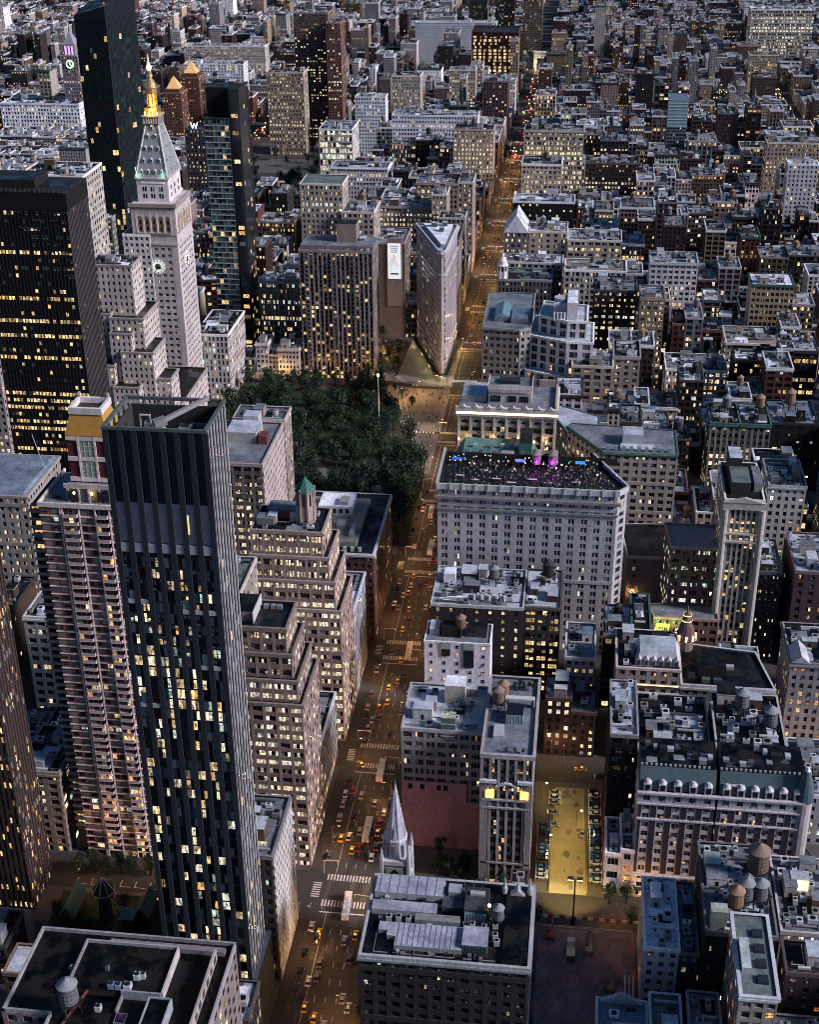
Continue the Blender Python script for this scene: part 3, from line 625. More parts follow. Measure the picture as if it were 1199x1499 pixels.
mb = MB(); mb.bar((-174, 590, 66), (-178, 590, 84), .25, (.6, .6, .6)); part(mb, 'flagpole', r)
r = building('office_tower', 'cream stone tower sliver at the left edge with punched windows', [(-245, -212, 640, 670, 0, 125)], ST((.42, .37, .36), 3.7, 2.9, 1, .5, .5, .4, .12, q=.5), 'grey', wins=0, clut=.5, sides='NWE')
# --- black office slab with rows of yellow lights
r = building('office_slab', 'massive black office slab with rows of yellow lit floors, upper left', [(-236, -168, 643, 672, 0, 176)], ST((.05, .042, .045), 3.75, 1.75, 1, .8, .5, .35, .10, .22, c2=(.02, .018, .02), q=.36, vert=1), 'dark', sides='N', wins=100, clut=0, par=0, side_st=None)
mb = MB(); mb.box(-236.4, -167.6, 642.6, 672.4, 175.5, 184, (.018, .016, .018), top='roof', tc=(.05, .05, .06)); part(mb, 'crown', r)
mb = MB(); F_, L_ = frame((-168, 643), (-168, 672))
for k in range(17): mb.obox(F_, k*L_/16-.22, k*L_/16+.22, 0, .16, 0, 184.5, (.20, .15, .15))
for k in range(0, 47): mb.obox(F_, 0, L_, 0, .12, k*3.75, k*3.75+.9, (.06, .05, .05)); mb.obox(F_, 0, L_, 0, .02, k*3.75+.9, k*3.75+3.75, (.015, .015, .018), 'glass')
for k in range(30): mb.box(-236+k*2.3, -235.4+k*2.3, 642.4, 643.2, 184, 185.5, (.12, .11, .12))
part(mb, 'pier', r)
mb = MB(); mb.box(-225, -185, 650, 668, 184, 188, (.05, .05, .05), top='roof', tc=RC['dark']); part(mb, 'bulkhead', r)
s_ = ST((.46, .42, .40), 3.8, 3.6, 2, .55, .55, .4, .12)
building('office_tower', 'pale stone tower with dark roof peeking behind the black office slab', [(-240, -203, 762, 795, 0, 161)], s_, 'dark', wins=0, clut=1.5, cat='building')
building('office_block', 'white gridded block between black slab and green glass tower', [(-196, -180, 800, 835, 0, 118)], ST((.55, .54, .56), 3.6, 3, 2, .55, .5, .3, .05), 'pale', clut=.6)

# --- stepped limestone building beside the clock tower
LS = (.56, .50, .48)
s_ = ST(LS, 3.8, 3.1, 1, .42, .52, .55, .11, 0, q=.5)
building('stepped_tower', 'pale limestone tower stepping down in terraces in front of the clock tower', [(-197, -149, 717.5, 790, 0, 40), (-166, -150.5, 722, 737, 0, 60), (-180, -166, 712, 740, 0, 58), (-189, -180.2, 716, 745, 0, 69), (-176, -158.5, 719, 743, 0, 76), (-182, -170.3, 721, 745.5, 0, 86), (-192, -183.2, 727, 748, 0, 95), (-183, -164.5, 726, 755, 0, 93), (-194, -170, 732, 750, 0, 121)], s_, 'dark', wins=100, clut=1.6, par=.7, parc=(.42, .39, .37))

# --- clock tower
ct = thing('clock_tower', 'white marble clock tower with green pyramid roof and gilded lantern', 'clock tower', (-177, 818, 0)); OBST.append((-192, -145, 795, 885))
MBL = (.52, .47, .47); TX0, TX1, TY0, TY1 = -189.5, -164.0, 801.0, 834.0
st_ = ST(MBL, 3.9, 4.1, 3, .60, .42, .45, .03, 0, c2=MBL, q=.6)
rg = random.Random(3); wall = MB(); pan = []
wall.box(TX0, TX1, TY0, TY1, 0, 137, MBL)
for p0, p1 in (((TX0, TY0), (TX1, TY0)), ((TX1, TY0), (TX1, TY1))):
    F_, L_ = frame(p0, p1)
    facade(wall, (p0[0]+F_[2]*3, p0[1]+F_[3]*3), (p1[0]-F_[2]*3, p1[1]-F_[3]*3), 0, 112, st_, pan, rg, ext=False)
    wall.obox(F_, -.5, 3, 0, .5, 0, 113, MBL); wall.obox(F_, L_-3, L_, 0, .5, 0, 113, MBL)
    wall.obox(F_, -.9, L_+.001, 0, .9, 112.6, 114.0, MBL); wall.obox(F_, -.7, L_, 0, .7, 118.4, 119.2, MBL); wall.obox(F_, -.5, L_, 0, .45, 114, 118.4, MBL)
    for k in range(11): pan.append((F_, 2+k*(L_-4)/11+.5, 2+k*(L_-4)/11+1.5, 115, 117.6, .15, .4))
    wall.obox(F_, -.5, 2.2, 0, .6, 119.2, 135, MBL); wall.obox(F_, L_-2.2, L_, 0, .6, 119.2, 135, MBL)
    wall.obox(F_, -.95, L_+.002, 0, .95, 134, 135.2, (.36, .31, .29)); wall.obox(F_, -1.6, L_+.003, 0, 1.6, 135.2, 137.2, (.40, .35, .33))
part(wall, 'wall', ct)
for p0, p1 in (((TX0, TY0), (TX1, TY0)), ((TX1, TY0), (TX1, TY1))):   # loggia arches
    F_, L_ = frame(p0, p1); n = 5; bw = (L_-4.8)/n
    mb = MB(); 
    for k in range(n+1): mb.obox(F_, 2.4+k*bw-.45, 2.4+k*bw+.45, .02, .75, 120, 131.5, (.6, .54, .5))
    mb.obox(F_, 2.2, L_-2.2, .02, .7, 130.4, 134, (.5, .45, .43))
    for k in range(n):
        for a in range(5):
            t0 = PI*a/5; cx = 2.4+(k+.5)*bw; rr = bw/2-.45
            mb.obox(F_, cx-rr*1.02+a*rr*.41, cx-rr*1.02+(a+1)*rr*.41, .02, .72, 128.6+rr*math.sin(min(PI, (a+.5)*PI/5))*.8, 130.5, (.55, .5, .47))
    mb.obox(F_, 2, L_-2, 0, 1.3, 119.3, 120.1, (.42, .37, .35)); part(mb, 'loggia', ct)
    mb = MB()
    for k in range(n): mb.obox(F_, 2.4+k*bw+.6, 2.4+(k+1)*bw-.6, .01, .06, 120.4, 128.2, (.50, .33, .22)); mb.obox(F_, 2.4+(k+.5)*bw-.5, 2.4+(k+.5)*bw+.5, .07, .1, 121.2, 123.4, (.02, .02, .02), 'glass'); mb.obox(F_, 2.4+(k+.5)*bw-.5, 2.4+(k+.5)*bw+.5, .07, .1, 125, 127.2, (.02, .02, .02), 'glass')
    part(mb, 'loggia', ct)
    # clock
    cx = L_/2; cz = 99.5; rr = 5.0
    def disc(F, rad, d0, d1, c, m, n=32):
        px, py, ux, uy, nx, ny = F; q = MB(); pts = []
        for j in range(n):
            a = 2*PI*j/n; pts.append((cx+rad*math.cos(a), cz+rad*math.sin(a)))
        P = lambda s, z, d: (px+ux*s+nx*d, py+uy*s+ny*d, z)
        q.face([P(s, z, d1) for s, z in pts], m, c)
        for j in range(n):
            a, b_ = pts[j], pts[(j+1) % n]; q.face([P(a[0], a[1], d0), P(b_[0], b_[1], d0), P(b_[0], b_[1], d1), P(a[0], a[1], d1)], m, c)
        return q
    q = disc(F_, rr, 0, .55, (.62, .58, .55), 'stone'); cl = part(q, 'clock_face', ct)
    q = disc(F_, rr*.84, .56, .62, (.62, .66, .58), 'soft')
    P = lambda s, z: (F_[0]+F_[2]*s+F_[4]*.66, F_[1]+F_[3]*s+F_[5]*.66, z)
    q2 = disc(F_, rr*.36, .62, .64, (.16, .24, .18), 'stone'); part(q, 'dial', cl); part(q2, 'dial', cl)
    q = MB()
    for j in range(12):
        a = 2*PI*j/12; q.bar(P(cx+rr*.64*math.cos(a), cz+rr*.64*math.sin(a)), P(cx+rr*.80*math.cos(a), cz+rr*.80*math.sin(a)), .45, (.04, .05, .05))
    q.bar(P(cx, cz), P(cx+2.4, cz-1.2), .5, (.02, .03, .03)); q.bar(P(cx, cz), P(cx-1.6, cz-2.6), .45, (.02, .03, .03)); part(q, 'clock_hand', cl)
panes = MB(); panes_to(panes, pan[200:], rg); window_objects(pan, ct, rg, dict(mull=(.35, .33, .33)), 90)
mb = MB(); mb.box(-186.2, -167.3, 804.5, 830.5, 137, 150.5, (.60, .55, .56)); mb.box(-186.9, -166.6, 803.8, 831.2, 150.5, 151.6, (.50, .45, .44)); mb.box(-184, -169.5, 804.2, 804.5, 148, 149, (.7, .66, .66)); part(mb, 'upper_stage', ct)
pan = []
for p0, p1 in (((-184, 804.5), (-169.5, 804.5)), ((-167.3, 806), (-167.3, 829))):
    F_, L_ = frame(p0, p1)
    for k in range(3):
        for j in range(2):
            for q in (-.75, .75): pan.append((F_, (k+.5)*L_/3+q-.5, (k+.5)*L_/3+q+.5, 139.3+j*4, 142+j*4, .02, .5))
mb = MB(); panes_to(mb, pan, rg); part(mb, 'window', ct)
mb = MB(); PB = [(-186.4, 804.2), (-167.1, 804.2), (-167.1, 830.8), (-186.4, 830.8)]; PT = [(-180.2, 813.2), (-172.8, 813.2), (-172.8, 821.8), (-180.2, 821.8)]
for k in range(4):
    a, b_, c_, d_ = PB[k], PB[(k+1) % 4], PT[(k+1) % 4], PT[k]
    mb.face([(a[0], a[1], 151.6), (b_[0], b_[1], 151.6), (c_[0], c_[1], 180), (d_[0], d_[1], 180)], 'copper', (.33, .36, .38))
part(mb, 'pyramid_roof', ct)
mb = MB()
for k in range(4): mb.bar((PB[k][0], PB[k][1], 151.7), (PT[k][0], PT[k][1], 180.2), .9, (.50, .50, .50), 'stone')
mb.box(-181, -172, 812.4, 822.6, 180, 184.2, (.30, .28, .28)); mb.box(-181.8, -171.2, 811.6, 823.4, 184.2, 185.2, (.42, .38, .34))
for k in range(7): mb.box(-181+k*1.45, -180.4+k*1.45, 812.0, 812.39, 180.4, 184, (.5, .48, .48))
part(mb, 'ridge', ct)
for row_, (z, n) in enumerate(((153.5, 4), (159.5, 3), (166, 3), (172.5, 2), (177, 1))):
    f = (z-151.6)/28.4
    for (ax, bx, face) in ((PB[0], PT[0], 0), (PB[1], PT[1], 1)):
        for k in range(n):
            mb = MB()
            if face == 0:
                xa = PB[0][0]+(PT[0][0]-PB[0][0])*f; xb = PB[1][0]+(PT[1][0]-PB[1][0])*f; y = PB[0][1]+(PT[0][1]-PB[0][1])*f
                x = xa+(xb-xa)*(k+.5)/n*.86+(xb-xa)*.07; mb.box(x-.8, x+.8, y-.4, y+1.4, z, z+2, (.46, .5, .48)); mb.frustum(x, y+.3, .95, .3, z+2, z+2.8, 8, (.5, .55, .52), 'copper'); mb.box(x-.4, x+.4, y-.46, y-.4, z+.3, z+1.7, (.02, .02, .02), 'glass')
            else:
                ya = PB[1][1]+(PT[1][1]-PB[1][1])*f; yb = PB[2][1]+(PT[2][1]-PB[2][1])*f; x = PB[1][0]+(PT[1][0]-PB[1][0])*f
                y = ya+(yb-ya)*(k+.5)/n; mb.box(x-1.4, x+.4, y-.8, y+.8, z, z+2, (.5, .52, .5)); mb.box(x+.4, x+.46, y-.4, y+.4, z+.3, z+1.7, (.02, .02, .02), 'glass')
            part(mb, 'dormer', ct)
lan = MB(); lan.box(-180.4, -172.6, 813.2, 821.8, 185.2, 188.5, (1.0, .62, .10), 'hot'); 
mb = MB(); mb.box(-180.2, -172.8, 813.4, 821.6, 185.2, 189, (.85, .60, .18), 'gold')
for k in range(4): mb.box(-180.4+k*2.3, -179.6+k*2.3, 813.0, 813.39, 185.3, 187, (1, .7, .15), 'lamp')
mb.frustum(-176.5, 817.5, 3.0, 3.0, 189, 190, 12, (.8, .5, .15), 'gold')
for k in range(8): a = 2*PI*(k+.5)/8; mb.frustum(-176.5+2.7*math.cos(a), 817.5+2.7*math.sin(a), .42, .42, 190, 197, 6, (.85, .6, .22), 'gold')
mb.frustum(-176.5, 817.5, 1.4, 1.4, 190, 197, 8, (.6, .36, .08), 'lamp')
mb.lathe(-176.5, 817.5, [(3.6, 196.8), (3.7, 197.8), (3.3, 198.2), (3.5, 200), (2.8, 203), (1.3, 205), (1.2, 205.5), (1.9, 206), (1.6, 207.2), (1.3, 207.5), (1.2, 209)], 16, (.85, .58, .25), 'gold'); part(mb, 'lantern', ct)
mb = MB(); mb.lathe(-176.5, 817.5, [(.7, 209), (1.5, 210.4), (1.5, 211.6), (.5, 213), (.3, 215), (.02, 218.5)], 12, (.7, .6, .4), 'lamp'); part(mb, 'finial', ct)
for (x, y, z, en, rad) in ((-176.5, 809.5, 188, 1500, 1.0), (-168.5, 811, 192, 700, .8)):
    l = bpy.data.lights.new('lantern_light', 'POINT'); l.energy = en; l.color = (1, .62, .2); l.shadow_soft_size = rad
    o = bpy.data.objects.new('floodlight', l); COL.objects.link(o); o.parent = ct; o.location = (x+177, y-818, z)
for x in (-184.5, -170): 
    l = bpy.data.lights.new('pyramid_light', 'POINT'); l.energy = 220; l.color = (.55, 1, .75); l.shadow_soft_size = .5
    o = bpy.data.objects.new('floodlight', l); COL.objects.link(o); o.parent = ct; o.location = (x+177, 802.8-818, 153.2)
building('office_block', 'pale stone annex with vertical piers right of the clock tower foot', [(-168, -147, 836, 882, 0, 44)], ST((.48, .45, .46), 3.9, 2.7, 1, .5, .7, .5, .25, 0), 'dark', clut=1)

# --- green glass tower and banded glass tower
gt = thing('glass_tower', 'tall dark green glass skyscraper with slanted top behind the clock tower', 'skyscraper', (-257, 975, 0)); OBST.append((-272, -244, 955, 1005))
poly = [(-269, 960), (-247, 958), (-236, 990), (-268, 990)]
mb = MB(); mb.prism(poly, 0, [219, 225, 230, 224], (.02, .03, .035), 'glass', top='roof', tc=(.02, .022, .025)); part(mb, 'wall', gt)
pan = []; mb = MB(); rg = random.Random(8)
for p0, p1 in ((poly[0], poly[1]), (poly[1], poly[2])):
    F_, L_ = frame(p0, p1); nb = 10 if p0 is poly[0] else 13
    for j in range(58):
        z = j*3.75; rowp = rg.random(); gr = rg.random()
        mb.obox(F_, 0, L_, .05, .14, z-.12, z+.12, (.08, .11, .12), 'metal')
        for k in range(nb):
            v = rg.random()
            if z > 205: continue
            if v < (.5 if gr < .45 else .1): pan.append((F_, k*L_/nb+.1, (k+1)*L_/nb-.1, z+.2, z+3.6, 'g', 0))
            elif v > .965 or (z < 130 and v > .90): pan.append((F_, k*L_/nb+.1, (k+1)*L_/nb-.1, z+.2, z+3.6, .7, rg.uniform(.1, .5)))
    for k in range(nb+1): mb.obox(F_, max(0, k*L_/nb-.08), min(L_, k*L_/nb+.08), .05, .17, 0, 217, (.04, .055, .06), 'metal')
part(mb, 'mullion', gt)
mb = MB(); pl = []
for F_, s0, s1, za, zb, p, q in pan:
    px, py, ux, uy, nx, ny = F_; P = lambda a, z: (px+ux*a+nx*.045, py+uy*a+ny*.045, z)
    if p == 'g': mb.face([P(s0, za), P(s1, za), P(s1, zb), P(s0, zb)], 'metal', rg.choice(((.03, .10, .09), (.04, .13, .11), (.025, .07, .09), (.05, .15, .12))))
    else: pl.append((F_, s0, s1, za, zb, p, q))
mb.build('spandrel_panel', gt); panes = MB(); panes_to(panes, pl, rg, .045); panes.build('window', gt, 'stuff' if len(pl) > 100 else None)
for x, y, z in ((-269, 960, 220), (-247, 958, 226.5), (-236, 990, 231)):
    mb = MB(); mb.frustum(x, y, .5, .5, z, z+1.0, 8, (1, .03, .03), 'lamp'); part(mb, 'warning_lamp', gt)

om = thing('glass_tower', 'slim banded glass tower with pale lit floors and black core', 'skyscraper', (-156, 905, 0)); OBST.append((-170, -140, 895, 925))
mb = MB(); mb.box(-168.5, -153, 898, 914, 0, 166, (.02, .03, .03), 'glass', top='roof', tc=(.05, .12, .09)); mb.box(-153, -146, 901, 922, 0, 184, (.016, .018, .02), 'glass', top='roof', tc=(.03, .03, .03)); mb.box(-168, -153, 905, 922, 166, 184, (.016, .016, .018), 'stone', top='roof', tc=(.03, .03, .03)); part(mb, 'wall', om)
mb = MB(); pan = []; rg = random.Random(5)
F_, L_ = frame((-168.5, 898), (-153, 898)); F2, L2 = frame((-153, 901), (-146, 901)); F3, L3 = frame((-146, 901), (-146, 922))
for j in range(46):
    z = j*3.6; mb.obox(F_, -.3, L_+.2, .05, .35, z-.28, z+.28, (.50, .58, .56), 'metal'); lit_ = rg.random() < .12
    for k in range(6):
        v = rg.random()
        mb.obox(F_, k*L_/6+.1, (k+1)*L_/6-.1, .03, .06, z+.5, z+(3.1 if v < .6 else 1.2), rg.choice(((.20, .34, .31), (.28, .40, .36), (.12, .22, .21))), 'metal')
        if v > .93: pan.append((F_, k*L_/6+.1, (k+1)*L_/6-.1, z+.4, z+3.2, .8, .3))
for k in range(7): mb.obox(F_, max(0, k*L_/6-.07), min(L_, k*L_/6+.07), .05, .3, 0, 166, (.2, .24, .25), 'metal')
part(mb, 'floor_band', om)
for j in range(50):
    if rg.random() < .35: pan.append((F2, 1.5, 5.5, j*3.6+.5, j*3.6+3, .8, .25))
    for q in range(4):
        if rg.random() < .15: pan.append((F3, q*5+1, q*5+3.6, j*3.6+.5, j*3.6+3, .8, .25))
mb = MB(); panes_to(mb, pan, rg, .1); part(mb, 'window', om, 'stuff')

# --- apartment slab east of the plaza
s_ = ST((.33, .29, .29), 2.95, 2.9, 1, .60, .66, .5, .20, .0, c2=(.15, .13, .14), q=.35, vert=1)
mg = building('apartment_slab', 'broad brown apartment slab of vertical piers, between park and wedge tower', [(-107.5, -60, 880, 905, 0, 87)], s_, 'grey', sides='NW', wins=100, clut=1.6, par=1.2, parc=(.34, .31, .31))
mb = MB(); mb.box(-107.5, -60, 884, 905, 87, 90, C['mauve'], top='roof', tc=RC['grey']); mb.box(-85, -72, 892, 903, 90, 102, (.36, .29, .26), top='roof', tc=RC['dark']); part(mb, 'penthouse', mg)
F_, L_ = frame((-107.5, 880), (-60, 880)); k_ = 0
for j in range(28):
    for a in (3.0, 20.0, 34.5):
        mb = MB(); mb.obox(F_, a, a+2.3, .5, 1.5, j*2.95+4.2, j*2.95+5.2, (.25, .22, .22), 'metal'); mb.obox(F_, a, a+2.3, 0, 1.5, j*2.95+4.0, j*2.95+4.15, (.3, .27, .27)); part(mb, 'balcony', mg)
building('office_block', 'cream corner tower with green-edged roof garden behind the brown apartment slab', [(-121, -92, 959, 985, 0, 110), (-92, -70, 955, 985, 0, 92)], ST((.44, .39, .36), 3.8, 3.4, 2, .55, .55, .4, .25), 'green', wins=0, clut=2, tw=(-80, 975, 1.1, 3), cat='building')
building('office_block', 'teal-framed loft block with lit balconies left of brown apartment slab', [(-141, -111, 905, 930, 0, 57)], ST((.20, .24, .27), 3.7, 4.4, 3, .8, .66, .35, .30, c2=(.16, .19, .22)), 'pale', wins=60, clut=2, tw=(-130, 920, 1.1, 1), par=.9, parc=(.3, .32, .35))
building('rowhouse', 'narrow white five-storey building facing the park beside glass tower', [(-139, -131, 876, 893, 0, 24)], ST((.52, .50, .50), 3.3, 2.6, 2, .6, .55, .25, .15, cor=(.55, .54, .54)), 'grey', clut=.6)
building('rowhouse', 'cream five-storey corner building with fire escape left of brown apartment slab', [(-124, -110, 876, 895, 0, 21)], ST((.50, .46, .44), 3.2, 2.4, 1, .5, .55, .25, .2, cor=(.5, .48, .46)), 'pale', clut=.6)
building('rowhouse', 'small tan building squeezed between white and cream park-front buildings', [(-131, -124, 877, 894, 0, 16)], ST((.42, .36, .32), 3.2, 2.4, 1, .5, .5, .25, .2), 'blue', clut=.5)
building('rowhouse', 'low building with bright yellow sign band facing the park', [(-166, -140, 874, 890, 0, 14)], ST((.18, .17, .18), 4, 4, 2, .7, .6, .2, .6), 'grey', clut=.5)

# --- wedge tower
NB[0] += 1
nose = [(-14.2, 887.0), (-15.6, 885.2), (-17.6, 886.0)]
poly = [(-18.6, 888.2), (-17.6, 885.9), (-15.9, 885.2), (-14.4, 886.0), (-13.6, 888.4), (-11.6, 946), (-39.5, 948)]
fl = thing('wedge_tower', 'famous-looking triangular limestone tower whose sharp prow points at the crossing', 'skyscraper', (-22, 925, 0)); OBST.append((-42, -10, 880, 950))
fl['label'] = 'narrow triangular limestone tower with its sharp prow pointing at the crossing'
FC = (.47, .42, .44); wall = MB(); pan = []; rg = random.Random(21)
wall.prism(poly, 0, 86.6, FC, 'stone'); 
pl = poly[::-1]
segs = []
n = len(poly); a_ = sum(poly[k][0]*poly[(k+1) % n][1]-poly[(k+1) % n][0]*poly[k][1] for k in range(n)); pl = poly if a_ > 0 else poly[::-1]
s_ = ST(FC, 4.0, 2.6, 1, .60, .60, .07, .05, 0, c2=(.38, .35, .38), q=.6)
for k in range(n):
    p0, p1 = pl[k], pl[(k+1) % n]; F_, L_ = frame(p0, p1)
    if F_[5] > .9: continue
    s2 = dict(s_); 
    if L_ < 4: s2['bay'] = L_; s2['n'] = 1
    facade(wall, p0, p1, 0, 72, s2, pan, rg, base=True); s3 = dict(s2); s3['ww'] = .5; s3['pr'] = .16; s3['fh'] = 6.4; facade(wall, p0, p1, 72, 85, s3, pan, rg)
    for z, o_, h in ((12, .6, .8), (18, .45, .5), (71.4, .8, 1.0), (84.2, .7, .8), (85.0, 1.2, .7), (85.7, 1.9, 1.1)): wall.obox(F_, -o_*.45, L_+o_*.45, 0, o_+.02*k, z+.002*k, z+h+.004*k, (.50, .46, .47))
part(wall, 'wall', fl)
mb = MB(); mb.prism(poly, 86.6, 86.9, RC['pale'], 'roof', tc=RC['pale']); part(mb, 'roof', fl)
mb = MB(); parapet(mb, poly, 87.2, 1.0, (.50, .48, .50), .6, .3); part(mb, 'parapet', fl)
mb = MB(); mb.prism([(-17.5, 896), (-15.5, 896), (-14, 942), (-34.5, 944)], 86.9, 89.6, (.42, .42, .45), 'stone', top='roof', tc=RC['white']); part(mb, 'penthouse', fl)
for x, y, w_ in ((-20, 925, 3), (-26, 936, 4), (-19, 938, 3)): mb = MB(); mb.box(x-w_/2, x+w_/2, y-2, y+2, 89.6, 92.2, (.2, .2, .22), top='roof', tc=RC['pale']); part(mb, 'bulkhead', fl)
window_objects(pan, fl, rg, dict(mull=(.22, .22, .24)), 100)
shed = thing('scaffold_shed', 'dark sidewalk scaffold shed wrapping the prow of the triangular tower, lit beneath', 'scaffold', (-17, 890, 0))
for p0, p1 in (((-45, 955), (-20.5, 882)), ((-20.5, 882), (-11.5, 879.5)), ((-11.5, 879.5), (-7.5, 950))):
    F_, L_ = frame(p0, p1); mb = MB(); mb.obox(F_, 0, L_, -3.6, 0, 4.2, 4.5, (.07, .09, .12), 'metal'); mb.obox(F_, 0, L_, -.1, .05, 4.5, 5.6, (.06, .10, .13), 'metal')
    for k in range(int(L_/4)+1): mb.obox(F_, k*4, k*4+.15, -.3, -.15, 0, 4.2, (.1, .1, .1), 'metal')
    mb.build('deck', shed); mb = MB()
    for k in range(int(L_/3.5)): mb.obox(F_, k*3.5+.6, k*3.5+2.4, -.7, -.45, 3.9, 4.1, (1, .78, .3), 'hot')
    mb.build('under_deck_lamp', shed)

# --- buildings round the wedge tower
sb = building('office_block', 'brown loft block carrying a tall white banner, left of the triangular tower', [(-72, -50, 962, 1000, 0, 69)], ST((.28, .22, .20), 3.8, 3.6, 2, .5, .5, .3, .4), 'grey', sides='W', wins=50, clut=.8)
mb = MB(); mb.box(-62.5, -51.5, 961.55, 961.9, 24, 73, (.36, .30, .27)); part(mb, 'wall', sb)
bn = thing('banner', 'tall white advertising banner with black and red figure hung on brown loft block', 'banner', (-57, 961.2, 42))
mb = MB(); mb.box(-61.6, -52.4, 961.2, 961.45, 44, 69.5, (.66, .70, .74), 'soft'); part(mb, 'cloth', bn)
mb = MB(); F_, _ = frame((-61.6, 961.2), (-52.4, 961.2))
for z, a, b_ in ((67.3, 1.6, 7.4), (65.9, 1.9, 7.2), (64.5, 1.9, 7.0), (63.1, 2.3, 6.6)):
    x = a
    while x < b_: w_ = rnd.uniform(.35, .9); mb.obox(F_, x, min(x+w_, b_), .02, .06, z, z+.55, (.12, .13, .15)); x += w_+.22
mb.obox(F_, 2.0, 7.6, .02, .07, 47.2, 48.2, (.03, .03, .04)); part(mb, 'lettering', bn)
mb = MB()
for a, b_, w_, c_ in (((4.6, 61.5), (5.0, 57.5), .9, (.05, .05, .06)), ((4.8, 59), (2.2, 57), .5, (.06, .05, .06)), ((2.2, 57), (1.6, 54.5), .45, (.45, .12, .08)), ((4.9, 58), (7.6, 53.5), .6, (.35, .08, .06)), ((4.5, 57.5), (2.4, 52.5), .6, (.12, .08, .08)), ((4.8, 60.5), (6.6, 59.6), .4, (.5, .2, .15)), ((2.5, 50.8), (6.9, 52.4), 1.0, (.32, .36, .42))):
    P = lambda s, z: (F_[0]+s, 961.1, z); mb.bar(P(*a), P(*b_), w_, c_, 'soft', h=.1)
part(mb, 'figure', bn)
building('low_building', 'dark glass corner building with pale roof at the foot of the triangular tower', [(-50, -41.5, 962, 985, 0, 26)], ST((.10, .10, .12), 3.6, 3.5, 2, .75, .65, .3, .08), 'pale', clut=.4)
building('office_block', 'wide yellow-lit loft block with curved corner behind the banner block', [(-83, -42, 1069, 1095, 0, 66)], ST((.44, .38, .33), 3.8, 3.0, 2, .62, .52, .35, .75, .2, cor=(.44, .39, .35), q=.55), 'grey', wins=60, clut=1.5, tw=(-55, 1085, 1.1, 3))
building('office_block', 'pale ribbed tower strip rising behind the triangular tower', [(-41, -30, 1060, 1085, 0, 78)], ST((.46, .38, .34), 3.7, 2.6, 2, .5, .5, .4, .5), 'pale', clut=.6)
building('office_block', 'long flat block with blank beige wall right behind the triangular tower', [(-26.5, -15, 1118, 1148, 0, 73)], ST((.40, .34, .32), 3.8, 3.4, 2, .45, .5, .3, .3), 'blue', sides='NW', clut=1)
building('office_block', 'tan loft block with lit arched storey left of the blank beige wall block', [(-60, -26.8, 1118, 1148, 0, 72)], ST((.40, .32, .26), 3.9, 3.6, 2, .6, .6, .4, .45, cor=(.42, .34, .28)), 'grey', wins=40, clut=1.2)
building('office_block', 'dark cornice block with west windows along avenue right of triangular tower', [(-27, -14.5, 985, 1020, 0, 64)], ST((.34, .31, .31), 3.8, 3.2, 2, .5, .55, .35, .18, cor=(.22, .22, .24)), 'dark', clut=1, tw=(-20, 1005, 1.0, 2))
building('office_block', 'slab with deep black roof beside avenue one block past triangular tower', [(-34, -14.5, 1040, 1058, 0, 66)], ST((.36, .33, .33), 3.8, 3.2, 2, .5, .55, .35, .22), 'dark', clut=1.4)
building('white_block', 'white palace-like block with arcaded base left of the avenue, far', [(-157, -105, 1276, 1300, 0, 45)], ST((.56, .56, .60), 4.0, 2.9, 1, .5, .58, .3, .08, belt=4, cor=(.62, .62, .66)), 'slate' if 'slate' in RC else 'grey', clut=.3)
# --- left side of the avenue, 28th to 26th
s_ = ST((.42, .30, .27), 3.65, 4.3, 3, .76, .54, .4, .58, .30, c2=(.36, .24, .22), cor=None, q=.75)
b = building('stepped_office_block', 'brown stepped office block with setback terraces right of the dark finned tower', [(-60, -15, 407, 436, 0, 71), (-60, -16.8, 409.5, 434, 71, 79), (-60, -18.8, 412, 432.5, 79, 88), (-60, -20.8, 413.5, 431, 88, 97)], s_, 'dark', sides='NW', wins=100, clut=0, par=1.1, parc=(.34, .27, .25), seed=90)
mb = MB(); mb.box(-42, -33, 418, 430, 97, 101, (.34, .3, .29), top='roof', tc=RC['tar']); mb.box(-33, -32.6, 417, 430, 97, 101.3, (.5, .48, .5)); mb.box(-58, -42.5, 424, 433, 97, 104, (.30, .18, .16), top='roof', tc=RC['green']); part(mb, 'bulkhead', b)
for x in (-30.5, -28, -25.8): mb = MB(); mb.box(x-.9, x+.9, 427, 428.6, 97, 98.4, (.35, .36, .38), 'metal'); part(mb, 'roof_unit', b)
building('low_building', 'small bluish-roofed building wedged between the two brown stepped blocks', [(-40, -16.5, 441, 474, 0, 30)], ST((.36, .36, .40), 3.8, 3.2, 2, .6, .6, .35, .1), 'dark', clut=1)
building('office_block', 'beige-walled block with brick side behind stepped brown block, left edge hidden by dark tower', [(-62, -44, 440, 470, 0, 92)], ST((.38, .33, .30), 3.8, 6, 1, .25, .4, .25, .3), 'green', sides='W', clut=.5)
s_ = ST((.46, .33, .29), 3.75, 4.6, 3, .78, .54, .4, .60, .26, c2=(.38, .27, .25), q=.7, cor=None)
b = building('stepped_office_block', 'tall brown brick office block with copper-capped turret and setbacks beside the avenue', [(-52, -15, 484, 512, 0, 62), (-51, -17.2, 485.5, 511, 62, 74), (-50.5, -19.5, 487, 510, 74, 84), (-50, -22, 488.5, 509, 84, 94)], s_, 'dark', wins=100, clut=.7, par=1.0, parc=(.42, .34, .32), sides='NW', seed=91)
mb = MB(); mb.box(-46, -34, 500, 508, 94, 98, (.28, .16, .14), top='roof', tc=RC['grey']); mb.box(-49, -42, 494, 499, 94, 97, (.3, .34, .36), 'metal'); part(mb, 'bulkhead', b)
mb = MB()
for k in range(5):
    x = -49.5+k*6.5; mb.gable(x, x+3.2, 488.0, 489.2, 93.6, 1.6, 'y', (.44, .36, .33), 'stone'); 
part(mb, 'gable', b)
